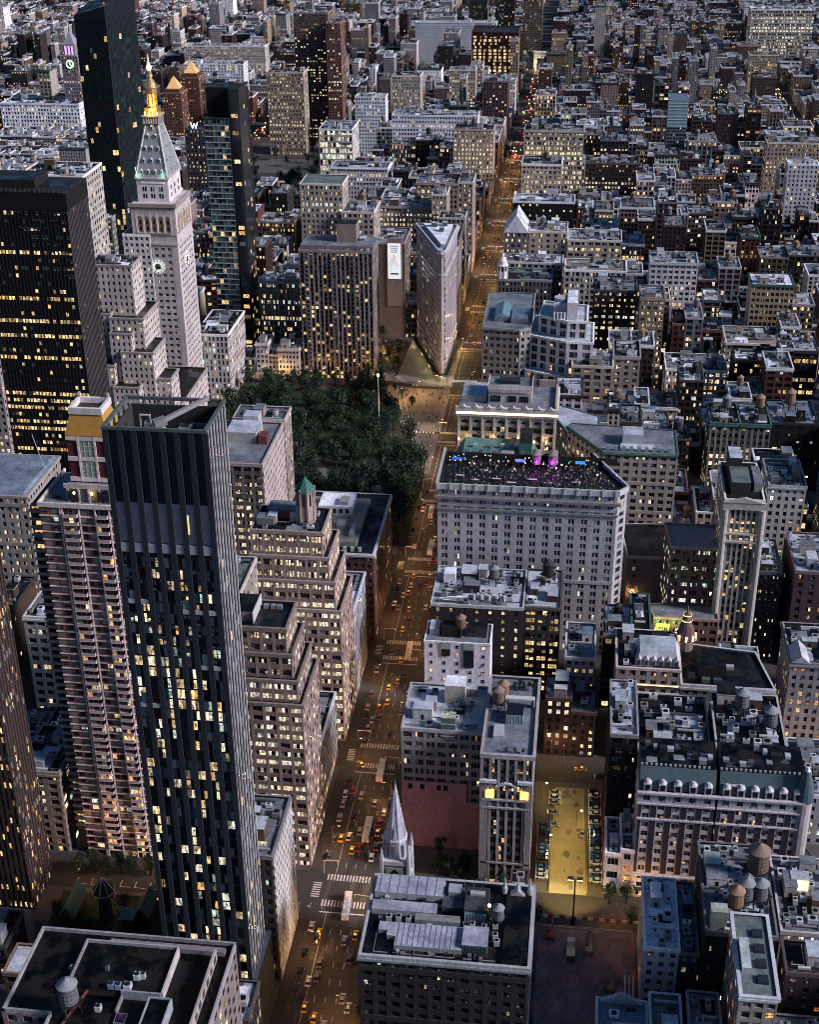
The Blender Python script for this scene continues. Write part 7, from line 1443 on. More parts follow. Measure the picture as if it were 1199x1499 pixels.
# bar tables, umbrellas, coloured lamps, purple tanks
for k, (x, y) in enumerate(((24, 574), (31, 570), (40, 572), (47, 569), (56, 573), (34, 580), (63, 570), (75, 572))):
    r = thing('bar_table', 'white-clothed table amid the rooftop bar crowd', 'table', (x, y, 80.05), 'tables of the rooftop bar'); mb = MB(); mb.box(x-2, x+2, y-.5, y+.5, 80.75, 80.82, (.62, .5, .52), bottom=True); mb.build('tabletop', r); mb = MB(); mb.frustum(x-1.4, y, .06, .06, 80.05, 80.75, 6, (.1, .1, .1)); mb.frustum(x+1.4, y, .06, .06, 80.05, 80.75, 6, (.1, .1, .1)); mb.build('leg', r)
for k, (x, y, c, nm, lab) in enumerate(((21.5, 587, (.02, .07, .40), 'awning', 'blue-lit awning at left end of rooftop bar'), (76.5, 588, (.03, .20, .50), 'awning', 'bright cyan-blue awning at the right of rooftop bar'), (50, 587.5, (.12, .2, .75), 'awning', 'small blue-lit booth left of the purple tanks'))):
    r = thing(nm, lab, 'awning', (x, y, 80)); mb = MB(); mb.gable(x-2.2, x+2.2, y-1.5, y+1.5, 82.6, .8, 'x', c, 'soft'); mb.build('canopy', r); mb = MB()
    for a, b_ in ((-2, -1.3), (2, -1.3), (-2, 1.3), (2, 1.3)): mb.frustum(x+a, y+b_, .06, .06, 80.05, 82.6, 6, (.3, .3, .3), 'metal')
    mb.build('post', r)
rg = random.Random(12)
for k in range(46):
    x = rg.uniform(18, 84); y = rg.uniform(583, 592); c = rg.choice(((.08, .4, .15), (.05, .2, .6), (.8, .65, .4), (.8, .55, .3), (.8, .6, .35)))
    mb = MB(); mb.frustum(x, y, .03, .03, 80.05, 82.4, 4, (.1, .1, .1), 'metal'); o = mb.build('string_lamp'); mb = MB(); mb.frustum(x, y, .22, .22, 82.4, 82.8, 6, c, 'lamp'); mb.build('bulb', o); tag(o, 'small coloured lamp on a pole at the back of rooftop bar', 'lamp', 'coloured lamps of the rooftop bar')
for k in range(3):
    mb = MB(); mb.box(17+k*1, 93 if k == 0 else 70, 592+k, 592.4+k, 80, 83.4-k, (.05, .05, .06)); 
    if k == 0: tag(mb.build('screen_wall'), 'long black wall closing the back of the rooftop bar', 'wall')
for k, (x, y, c) in enumerate(((57.2, 590.2, 0), (57, 587.0, 1), (64.4, 590.4, 2), (64.3, 587.2, 3))):
    lab = 'purple-lit roof tank, '+('rear left', 'front left', 'rear right', 'front right')[k]+' of four on the rooftop bar'
    r = thing('roof_tank', lab, 'roof tank', (x, y, 80)); mb = MB(); mb.frustum(x, y, 2.1, 2.0, 82, 86.5, 16, (.34, .16, .36), 'wood'); mb.build('tank', r); mb = MB(); mb.frustum(x, y, 2.2, .6, 86.5, 87.3, 16, (.34, .30, .28), 'wood'); mb.build('lid', r)
    mb = MB()
    for a in range(4): mb.frustum(x+1.4*math.cos(a*PI/2), y+1.4*math.sin(a*PI/2), .12, .12, 80, 82, 5, (.1, .1, .1), 'metal')
    mb.build('stand', r)
    if k % 2:
        l = bpy.data.lights.new('tank_light', 'POINT'); l.energy = 260; l.color = (.85, .1, 1); l.shadow_soft_size = .2; o = bpy.data.objects.new('tank_light', l); COL.objects.link(o); o.parent = r; o.location = (0, -3.0, 3.4)
for x, y, en, c in ((30, 578, 420, (1, .65, .5)), (48, 574, 380, (1, .5, .65)), (66, 577, 420, (1, .7, .6)), (84, 572, 450, (1, .7, .65))):
    r = thing('bar_lamp', 'tall white lamp above the rooftop bar crowd', 'lamp', (x, y, 80), 'tall lamps above the rooftop bar'); mb = MB(); mb.frustum(x, y, .06, .06, 80, 84.5, 6, (.2, .2, .2), 'metal'); mb.build('pole', r); mb = MB(); mb.frustum(x, y, .25, .25, 84.5, 84.9, 8, (1, .9, .8), 'lamp'); mb.build('bulb', r)
    l = bpy.data.lights.new('bar_light', 'POINT'); l.energy = en; l.color = c; l.shadow_soft_size = .3; o = bpy.data.objects.new('bar_light', l); COL.objects.link(o); o.parent = r; o.location = (0, 0, 5.4)

# ------------------------------------------------------------------ street lamps
LAMPM = {}
ORD_ = ['first', 'second', 'third', 'fourth', 'fifth', 'sixth', 'seventh']
def lamp_meshes():
    if LAMPM: return LAMPM
    mb = MB(); mb.frustum(0, 0, .16, .09, 0, 8.6, 8, (.22, .22, .23), 'metal'); LAMPM['pole'] = mb.mesh('pole')
    mb = MB(); mb.bar((0, 0, 8.3), (2.4, 0, 9.2), .1, (.22, .22, .23)); mb.bar((0, 0, 7.2), (1.2, 0, 8.7), .06, (.22, .22, .23)); LAMPM['arm'] = mb.mesh('arm')
    mb = MB(); mb.box(2.1, 3.1, -.2, .2, 9.1, 9.3, (.3, .3, .3), 'metal'); mb.box(2.2, 3.0, -.16, .16, 8.98, 9.1, (1, .70, .34), 'hot', bottom=True); LAMPM['lantern'] = mb.mesh('lantern')
    return LAMPM
STREETLAMP_W = 1100
def street_lamp(x, y, rot, lab, en=1.0, c=(1, .52, .17), grp='street lamps'):
    r = thing('street_lamp', lab, 'street lamp', (x, y, .15), grp); r.rotation_euler.z = rot
    for nm, me in lamp_meshes().items(): o = bpy.data.objects.new(nm, me); COL.objects.link(o); o.parent = r; o.color = (0, 0, 0, 1)
    if en:
        l = bpy.data.lights.new('street_light', 'POINT'); l.energy = STREETLAMP_W*en; l.color = c; l.shadow_soft_size = .25; o = bpy.data.objects.new('street_light', l); COL.objects.link(o); o.parent = r; o.location = (2.6, 0, 8.7)
k = 0
for y in range(312, 900, 27):
    s_ = 1 if k % 2 else -1; k += 1
    street_lamp(s_*9.2, y, PI if s_ > 0 else 0, 'curved-arm street lamp over the avenue\'s traffic lanes', 2.1, grp='street lamps along the near avenue')
for y in range(940, 1560, 48):
    s_ = 1 if k % 2 else -1; k += 1
    street_lamp(s_*9.2, y, PI if s_ > 0 else 0, 'street lamp on the avenue beyond the triangular tower', 5.5, grp='street lamps along the far avenue')
for x, y, en in ((-60, 868, 1.2), (-95, 868, 1.2), (-125, 870, 1.2), (-40, 845, 1.2), (-30, 800, 1), (-62, 930, 1.6), (-80, 1000, 2), (-95, 1060, 2.2), (-30, 858, 1.3), (-12, 760, .8), (-150, 880, 1.6)):
    street_lamp(x, y, 0, 'street lamp among the plazas and the diagonal street', en*2.4, grp='street lamps round the plazas')
for x, y, en in ((-95, 384, 1.5), (-70, 385, 1.5), (95, 388, .9), (104, 394, 1.6), (75, 476, .8), (70, 478, .8), (104, 600, .5), (112, 545, 1.5), (170, 478, 2.0), (185, 560, 1.2), (-108, 560, 1.0), (-158, 560, 1.2)):
    street_lamp(x, y, PI/2, 'street lamp on a side street between blocks', en, grp='street lamps on side streets')
for x, y, lab in ((-95, 778, 'park kiosk'), (-52, 790, 'b')):
    r = thing('park_lamp', 'warm lamp post glowing between park trees, '+('left clearing' if x < -60 else 'middle clearing'), 'lamp', (x, y, .1)); mb = MB(); mb.frustum(x, y, .08, .06, 0, 4, 6, (.05, .05, .05), 'metal'); mb.build('pole', r); mb = MB(); mb.frustum(x, y, .35, .35, 4, 4.6, 8, (1, .6, .3), 'hot'); mb.build('globe', r)
    l = bpy.data.lights.new('park_light', 'POINT'); l.energy = 700; l.color = (1, .55, .28); l.shadow_soft_size = .3; o = bpy.data.objects.new('park_light', l); COL.objects.link(o); o.parent = r; o.location = (0, 0, 5.2)
r = thing('flagpole', 'tall white pole with green-white star light at the park corner', 'pole', (-47, 868-60, 0)); mb = MB(); mb.frustum(-47, 808, .35, .2, 0, 32, 8, (.6, .6, .6), 'metal'); mb.build('pole', r); mb = MB(); mb.frustum(-47, 808, .6, .6, 32, 33.2, 8, (.6, 1, .65), 'hot'); mb.build('finial', r)
# kiosk
for k, (x, y) in enumerate(((-40, 945), (-33, 922), (-27, 900), (-22, 883), (-15, 879), (-10, 884), (-8.6, 905), (-8, 930))):
    l = bpy.data.lights.new('shed_light', 'POINT'); l.energy = 420; l.color = (1, .80, .36); l.shadow_soft_size = .4; o = bpy.data.objects.new('shed_light', l); COL.objects.link(o); o.parent = shed; dx_ = -1.4 if k < 4 else (0 if k == 4 else 1.2); o.location = (x+dx_+17, y-890-(1.5 if k in (3, 4, 5) else 0), 3.4)
sgm = {}
for n_ in range(30, 23, -1):
    for s_, dy in ((1, -8.2), (-1, 8.2)):
        y = sy(n_)+dy; lab = 'traffic signal with pale mast arm, %s side of the %s avenue crossing from the bottom' % ('right' if s_ > 0 else 'left', ORD_[30-n_])
        r = thing('traffic_signal', lab, 'traffic light', (s_*9.6, y, .15))
        mb = MB(); mb.frustum(s_*9.6, y, .14, .12, .15, 6.2, 8, (.5, .5, .5), 'metal'); mb.build('pole', r)
        mb = MB(); mb.bar((s_*9.6, y, 6.0), (s_*4.2, y, 6.5), .18, (.62, .60, .56)); mb.build('arm', r)
        mb = MB(); mb.box(s_*4.4-.22, s_*4.4+.22, y-.2, y+.2, 5.2, 6.4, (.45, .32, .03), 'paint'); mb.build('signal_head', r)
        mb = MB(); mb.box(s_*4.4-.13, s_*4.4+.13, y-.27, y-.2, 6.0, 6.3, (1, .05, .03), 'lamp'); mb.build('signal_lamp', r)
r = thing('kiosk', 'small lit kiosk in the park clearing among trees', 'kiosk', (-99, 783, 0)); mb = MB(); mb.box(-102, -96, 781, 786, 0, 3, (.4, .3, .2)); mb.build('body', r); mb = MB(); mb.box(-101.5, -96.5, 780.8, 781, .8, 2.6, (1, .5, .15), 'lamp'); mb.build('counter', r); mb = MB(); mb.hip(-103, -95, 780, 787, 3, 1.2, 2, (.5, .3, .15), 'roof'); mb.build('roof', r)
# the parking lot flood lamp
r = thing('flood_lamp', 'tall black twin-headed flood lamp at the parking lot entrance', 'flood lamp', (80.5, 388.5, 0)); mb = MB(); mb.frustum(80.5, 388.5, .34, .2, 0, 20.5, 10, (.03, .03, .035), 'metal'); mb.frustum(80.5, 388.5, .9, .7, 0, 3, 8, (.03, .03, .035), 'metal'); mb.build('pole', r)
mb = MB(); mb.bar((79, 388.5, 20.4), (82, 388.5, 20.4), .2, (.1, .1, .1)); mb.build('arm', r)
for x in (78.9, 82.1):
    mb = MB(); mb.box(x-1.0, x+1.0, 388.0, 389.3, 20.3, 20.8, (.12, .12, .12), 'metal'); mb.box(x-.9, x+.9, 388.1, 389.2, 20.05, 20.3, (1, .92, .7), 'hot', bottom=True); mb.build('lamp_head', r)
for x, y, z, en in ((79.2, 389.5, 19.6, 4200), ):
    l = bpy.data.lights.new('flood_light', 'SPOT'); l.energy = en*8; l.color = (1, .72, .24); l.shadow_soft_size = .4; l.spot_size = R(75); l.spot_blend = .6; o = bpy.data.objects.new('flood_light', l); COL.objects.link(o); o.parent = r; o.location = (x-80.5, y-388.5, z); o.rotation_euler = (R(42), 0, 0)
for x, y in ((70.5, 455), (84, 440), (73, 425)):
    r = thing('lot_lamp', 'yellow lamp on a pole beside the parking bays', 'lamp', (x-3.2, y, 0), 'lamps beside the parking bays'); mb = MB(); mb.frustum(x-3.2, y, .1, .08, 0, 8, 6, (.1, .1, .1), 'metal'); mb.bar((x-3.2, y, 8), (x-1.7, y, 8.2), .12, (.1, .1, .1)); mb.build('pole', r); mb = MB(); mb.box(x-2, x-1.2, y-.3, y+.3, 7.9, 8.1, (1, .85, .4), 'hot', bottom=True); mb.build('lamp_head', r)
    l = bpy.data.lights.new('lot_light', 'POINT'); l.energy = 1100; l.color = (1, .72, .24); l.shadow_soft_size = .3; o = bpy.data.objects.new('lot_light', l); COL.objects.link(o); o.parent = r; o.location = (1.6, 0, 7.7)
# white arch
r = thing('arch', 'floodlit white triumphal arch at the far end of the avenue', 'arch', (5, 2062, 0)); mb = MB(); AC = (.6, .56, .5); mb.box(-6, -1.5, 2060, 2066, 0, 22, AC); mb.box(11.5, 16, 2060, 2066, 0, 22, AC); mb.box(-1.5, 11.5, 2060.1, 2065.9, 14, 22, AC); mb.box(-6.6, 16.6, 2059.4, 2066.6, 17.6, 18.6, AC, bottom=True); mb.box(-6.8, 16.8, 2059.2, 2066.8, 22, 23, AC); mb.build('arch_body', r)
l = bpy.data.lights.new('arch_light', 'POINT'); l.energy = 9000; l.color = (1, .8, .5); o = bpy.data.objects.new('floodlight', l); COL.objects.link(o); o.parent = r; o.location = (0, -14, 5)

# ------------------------------------------------------------------ vehicles
CARM = {}
CCOL = {'white': (.62, .63, .65), 'silver': (.36, .37, .39), 'black': (.015, .015, .018), 'grey': (.12, .12, .13), 'yellow': (.72, .40, .02), 'red': (.35, .02, .02), 'blue': (.05, .10, .25)}
def car_meshes(col, suv):
    key = (col, suv)
    if key in CARM: return CARM[key]
    c = CCOL[col]; hz = .25 if suv else 0; out = []
    # long axis along y, front at +y
    mb = MB(); prof = [(-2.3, .35, .88), (-2.2, .30, .95+hz*.3), (-1.3, .28, .98+hz*.3), (1.0, .28, .95+hz*.3), (2.05, .30, .80+hz*.3), (2.3, .36, .68)]
    for (ya, za, zb), (yb, zc, zd) in zip(prof, prof[1:]):
        for sx in (-1, 1): 
            q = [(sx*.92, ya, za), (sx*.92, yb, zc), (sx*.88, yb, zd), (sx*.88, ya, zb)]; mb.face(q if sx > 0 else q[::-1], 'paint', c)
        mb.face([(-.88, ya, zb), (.88, ya, zb), (.88, yb, zd), (-.88, yb, zd)], 'paint', c)
    mb.face([(-.92, -2.3, .35), (.92, -2.3, .35), (.88, -2.3, .88), (-.88, -2.3, .88)], 'paint', c); mb.face([(.92, 2.3, .36), (-.92, 2.3, .36), (-.88, 2.3, .68), (.88, 2.3, .68)], 'paint', c)
    zr = 1.45+hz; mb.face([(-.66, -1.2, zr), (.66, -1.2, zr), (.66, .35, zr), (-.66, .35, zr)], 'paint', c)
    out.append(('body', mb.mesh('body')))
    mb = MB(); zb = .97+hz*.3; lo = [(-.84, -1.9, zb), (.84, -1.9, zb), (.84, 1.15, zb), (-.84, 1.15, zb)]; hi = [(-.66, -1.25, zr-.01), (.66, -1.25, zr-.01), (.66, .38, zr-.01), (-.66, .38, zr-.01)]
    for k in range(4): mb.face([lo[k], lo[(k+1) % 4], hi[(k+1) % 4], hi[k]], 'glass', (0, 0, 0))
    out.append(('cabin_glass', mb.mesh('cabin_glass')))
    for sx in (-.93, .93):
        for y in (-1.4, 1.4):
            mb = MB(); n = 10; i0 = None
            pts = [(y+.33*math.cos(2*PI*k/n), .33+.33*math.sin(2*PI*k/n)) for k in range(n)]; x0, x1 = sx-.04 if sx > 0 else sx-.1, sx+.1 if sx > 0 else sx+.04
            mb.face([(x1, a, b_) for a, b_ in pts], 'metal', (.02, .02, .02)); mb.face([(x0, a, b_) for a, b_ in pts][::-1], 'metal', (.02, .02, .02))
            for k in range(n): a, b_ = pts[k], pts[(k+1) % n]; mb.face([(x0, a[0], a[1]), (x0, b_[0], b_[1]), (x1, b_[0], b_[1]), (x1, a[0], a[1])], 'metal', (.02, .02, .02))
            out.append(('wheel', mb.mesh('wheel')))
    for sx in (-.62, .62):
        mb = MB(); mb.box(sx-.17, sx+.17, -2.36, -2.28, .64, .76, (.8, .03, .02), 'lamp'); out.append(('tail_light', mb.mesh('tail_light')))
        mb = MB(); mb.box(sx-.2, sx+.2, 2.28, 2.36, .50, .64, (1, .85, .6), 'lamp'); out.append(('headlight', mb.mesh('headlight')))
    if col == 'yellow': mb = MB(); mb.box(-.35, .35, -.5, -.3, zr, zr+.16, (1, .8, .35), 'lamp'); out.append(('roof_sign', mb.mesh('roof_sign')))
    CARM[key] = out; return out
NCAR = [0]
def car(x, y, rot, col, suv, lab, grp, z=.01):
    nm = 'taxi' if col == 'yellow' else 'car'
    r = thing(nm, lab, nm, (x, y, z), grp); r.rotation_euler.z = rot
    for n_, me in car_meshes(col, suv): o = bpy.data.objects.new(n_, me); COL.objects.link(o); o.parent = r; o.color = (0, 0, 0, 1)
    NCAR[0] += 1; return r
BUSM = []
def bus(x, y, rot, lab, z=.01):
    if not BUSM:
        mb = MB(); mb.box(-1.28, 1.28, -6, 6, .35, 3.0, (.62, .63, .66), 'paint'); mb.box(-1.1, 1.1, -5.6, 5.6, 3.0, 3.15, (.56, .57, .60), 'paint'); mb.box(-1.29, 1.29, -6.01, 6.01, .55, .85, (.05, .10, .32), 'paint'); mb.box(-.8, .8, -5, -3, 3.15, 3.4, (.45, .45, .45), 'metal'); mb.box(-.6, .6, 1, 3, 3.15, 3.35, (.45, .45, .45), 'metal')
        for k in range(5): mb.box(-.9, .9, -2.4+k*.55, -2.2+k*.55, 3.15, 3.17, (.10, .14, .2), 'paint')
        BUSM.append(('body', mb.mesh('body')))
        for s_ in (-1, 1): mb = MB(); mb.box(min(s_*1.27, s_*1.31), max(s_*1.27, s_*1.31), -5.5, 5.5, 1.4, 2.5, (0, 0, 0), 'glass'); BUSM.append(('window', mb.mesh('window')))
        mb = MB(); mb.box(-1.1, 1.1, 6.0, 6.04, 1.2, 2.7, (0, 0, 0), 'glass'); BUSM.append(('windscreen', mb.mesh('windscreen')))
        for s_ in (-1.15, 1.15):
            for yy in (-3.6, 4):
                mb = MB(); mb.box(s_-.15, s_+.15, yy-.45, yy+.45, .02, .9, (.02, .02, .02), 'metal'); BUSM.append(('wheel', mb.mesh('wheel')))
        for s_ in (-.95, .95): mb = MB(); mb.box(s_-.25, s_+.25, -6.1, -6.0, .8, 1.15, (1, .12, .05), 'lamp'); BUSM.append(('tail_light', mb.mesh('tail_light')))
    r = thing('bus', lab, 'bus', (x, y, z)); r.rotation_euler.z = rot
    for n_, me in BUSM: o = bpy.data.objects.new(n_, me); COL.objects.link(o); o.parent = r; o.color = (0, 0, 0, 1)
# near avenue traffic (drives away from us), traced
bus(1.6, 387, .04, 'white city bus stopped in the crosswalks left of the spire foot'); bus(2.8, 428, 0, 'white city bus driving beside the church spire'); bus(2.9, 464, 0, 'white city bus just beyond the second crossing'); bus(-1.5, 690, 0, 'white bus beside the park, middle of the bus queue'); bus(3, 722, 0, 'white bus beside the park, farthest of the bus queue'); bus(4.4, 700, 0, 'white bus beside the park, right one of queue'); bus(2.5, 650, 0, 'white bus by the park, nearest of the bus queue'); bus(3.4, 552, 0, 'white bus crossing before the roof-bar block corner')
near = [(-3.6, 318, 'yellow'), (-.9, 337, 'yellow'), (-4.8, 341, 'yellow'), (2.6, 334, 'silver'), (-5.6, 352, 'white'), (-6.0, 374, 'yellow'), (-6.6, 371, 'black'),
        (-1.4, 417, 'yellow'), (2.9, 414.5, 'black'), (.9, 419, 'red'), (6.3, 414, 'white'), (-3.7, 424.5, 'white'), (-.2, 428, 'silver'), (-4, 436, 'black'), (-2.8, 449, 'silver'), (-6.6, 452, 'red'), (-6.2, 446, 'black'), (6.6, 428, 'yellow'), (6.4, 434, 'red'), (7.4, 440, 'silver'), (7.2, 420, 'grey'),
        (-6.0, 468.5, 'yellow'), (-6.8, 493, 'silver'), (-5.8, 499, 'white'), (-4.5, 508, 'red'), (3, 490, 'black'), (-1.3, 513, 'yellow'), (-2.2, 524, 'yellow'), (1.0, 529, 'yellow'), (5.6, 506, 'grey'), (7, 520, 'silver'), (-6.9, 484, 'grey'),
        (.4, 546, 'yellow'), (-5, 552, 'grey'), (-2.2, 572, 'yellow'), (-1.5, 590, 'yellow'), (-5.8, 603, 'white'), (1.5, 612, 'black'), (4.2, 616, 'red'), (-2.9, 622, 'yellow'), (5, 640, 'red'), (3.6, 662, 'white'), (1.2, 668, 'grey'), (5.2, 676, 'red')]
ORD = ['first', 'second', 'third', 'fourth', 'fifth', 'sixth', 'seventh', 'eighth', 'ninth', 'tenth', 'eleventh', 'twelfth', 'thirteenth', 'fourteenth', 'fifteenth']
cnt = {}
for x, y, col in near:
    cl = 'taxi' if col == 'yellow' else 'car'; cnt[col] = cnt.get(col, 0)+1
    lab = ('%s %s counting up the avenue from the bottom edge' % (ORD[cnt[col]-1], ('yellow taxi' if col == 'yellow' else col+' car')))
    car(x, y, (.7 if (x, y) == (-6.0, 468.5) else rnd.uniform(-.04, .04)), col, rnd.random() < .4, lab, 'traffic on the near avenue')
rg = random.Random(131)
for k in range(46):
    y = rg.uniform(330, 690); x = rg.choice((-6.6, -3.3, -.1, 3.2, 6.5))+rg.uniform(-.3, .3)
    if any(abs(x-a) < 2.2 and abs(y-b_) < 6 for a, b_, _c in near) or any(abs(y-(sy(n))) < 13 for n in range(25, 33)) or (abs(x-2) < 4 and any(abs(y-b_) < 10 for b_ in (387, 428, 464, 690, 722, 700, 650, 552))): continue
    near.append((x, y, 'x')); car(x, y, 0, rg.choice(('yellow', 'silver', 'white', 'black', 'grey', 'white')), rg.random() < .4, 'car filling in the stream of traffic up the near avenue', 'stream of cars on the near avenue')
for k in range(110):
    y = rg.uniform(310, 700); s_ = rg.choice((-1, 1)); x = s_*9.15
    if any(abs(x-a) < 1 and abs(y-b_) < 5.2 for a, b_, _c in near) or any(abs(y-sy(n)) < 14 for n in range(24, 34)): continue
    near.append((x, y, 'p')); car(x, y, 0, rg.choice(('silver', 'white', 'black', 'grey', 'black')), rg.random() < .4, 'car parked along the kerb of the near avenue', 'cars parked along the avenue kerb')
rg = random.Random(31)
for k in range(60):
    y = rg.uniform(690, 1500); x = rg.choice((-6.6, -3.2, .6, 3.8, 6.6)); 
    if 680 < y < 740 and x > -4: continue
    car(x, y, 0, rg.choice(('yellow', 'black', 'white', 'grey', 'red', 'yellow', 'silver')), rg.random() < .5, 'car in the red-lit traffic of the avenue beyond the park', 'traffic on the far avenue')
for k in range(26):
    t_ = rg.uniform(0, 1); y = 880+t_*420; x = bway(y)-6+rg.choice((-4, 0, 4)); car(x, y, .26, rg.choice(('yellow', 'black', 'white', 'grey')), rg.random() < .5, 'car on the diagonal street left of the triangular tower', 'traffic on the diagonal street')
for x, y, c in ((-128, 868+10, 'white'), (-118, 886-8, 'yellow'), (-140, 881-8, 'grey'), (-100, 878, 'black'), (-76, 878.5, 'yellow'), (-66, 878, 'red')):
    car(x, y-2, PI/2, c, False, c+' car on the cross street before the brown apartment slab', 'cars before the brown slab')
car(-66, 382.6, PI/2, 'yellow', True, 'yellow taxi on the side street behind the little church', 'cars behind the little church')
car(-84, 384, PI/2, 'grey', False, 'grey car under the trees behind the little church', 'cars behind the little church')
# parking lot: ranks of cars and blue-roofed stacked ones
lot = 0
for k in range(13):
    y = 408.5+k*2.35
    if k in (3, ): continue
    for side, x in ((0, 68.4+.5), (1, 87.6+.6)):
        lot += 1; hgt = 2.2
        r = thing('car_lift', 'steel stacker frame holding a blue-roofed car, %s side of lit parking lot' % ('left' if side == 0 else 'right'), 'car lift', (x, y, .17), 'car stackers on the %s of the parking lot' % ('left' if side == 0 else 'right'))
        mb = MB()
        for a, b_ in ((-2.3, -1.05), (2.3, -1.05), (-2.3, 1.05), (2.3, 1.05)): mb.box(x+a-.07, x+a+.07, y+b_-.07, y+b_+.07, .17, 3.0, (.3, .3, .3), 'metal')
        mb.build('post', r); mb = MB(); mb.box(x-2.4, x+2.4, y-1.05, y+1.05, 2.1, 2.2, (.25, .25, .26), 'metal', bottom=True); mb.build('platform', r)
        car(x, y, PI/2 if side else -PI/2, rg.choice(('blue', 'blue', 'silver', 'black')), rg.random() < .5, 'car raised on a stacker in the %s rank of the parking lot' % ('left' if side == 0 else 'right'), 'raised cars, %s rank of the parking lot' % ('left' if side == 0 else 'right'), 2.21)
for k in range(9):
    y = 440+k*2.7
    car(87.8, y, PI/2, rg.choice(('black', 'silver', 'white', 'black', 'grey')), rg.random() < .5, 'car in the far right rank of the parking lot', 'cars in the far right rank of the lot')
for k, (x, y, c) in enumerate(((72.4, 459, 'white'), (72.4, 456, 'white'), (72.3, 453, 'silver'), (72.0, 447, 'silver'), (72, 440, 'silver'))): car(x, y, -PI/2, c, True, ORD[k]+' pale car from the top in the left rank, lit yellow', 'pale cars on the left of the lot')
car(83.2, 436.5, 0, 'silver', False, 'silver car driving down the middle lane of parking lot', None, .18); car(87.2, 440-1.5, 0, 'white', True, 'white van-like car parked along right kerb of parking lot', None, .18)
for x0, x1 in ((71.6, 71.85), (85.0, 85.25)):
    mb = MB(); mb.box(x0, x1, 404, 437, .17, .8, (.55, .42, .05), 'metal'); tag(mb.build('guard_rail'), 'yellow guard rail along the %s stackers of parking lot' % ('left' if x0 < 80 else 'right'), 'rail')
car(82, 482-7, PI/2, 'yellow', False, 'yellow taxi on the street behind the parking lot', None); car(90, 479-8, PI/2, 'black', True, 'black car on the street behind the parking lot', None)

NHERO = sum(1 for o in COL.objects if o.parent is None and o.get('category') and 'window' not in o.name and any(c.name.startswith('wall') for c in o.children))
# ------------------------------------------------------------------ the rest of the city: lots on every block
def hits(x0, x1, y0, y1, m=.3):
    for a, b_, c_, d_ in OBST:
        if x0 < b_-m and x1 > a+m and y0 < d_-m and y1 > c_+m: return True
    return False
rgf = random.Random(20240)
LOTS = []
WALLS = [('grey', C['grey']), ('tan', C['tan']), ('cream', C['cream']), ('brown', C['brown']), ('red brick', C['red']), ('dark', C['dark']), ('mauve', C['mauve']), ('white', C['white']), ('pale stone', C['lime']), ('plum', C['plum']), ('buff', C['buff']), ('pink', C['pink']), ('dark red', C['dkred'])]
WW = [10, 8, 5, 11, 7, 15, 9, 4, 8, 5, 4, 2, 6]
ROOFW = [('pale', 10), ('grey', 11), ('dark', 8), ('green', 7), ('white', 4), ('tar', 6), ('blue', 6)]
def inview(x, y, m=0):
    d = np.array([x-CAM[0], y-CAM[1], 25-CAM[2]]); z = d@_F
    if z < 10: return False
    u = PW/2+FPX*(d@_R)/z; v = PH/2-FPX*(d@_U)/z
    return -60-m < u < PW+60+m and -70 < v < PH+160
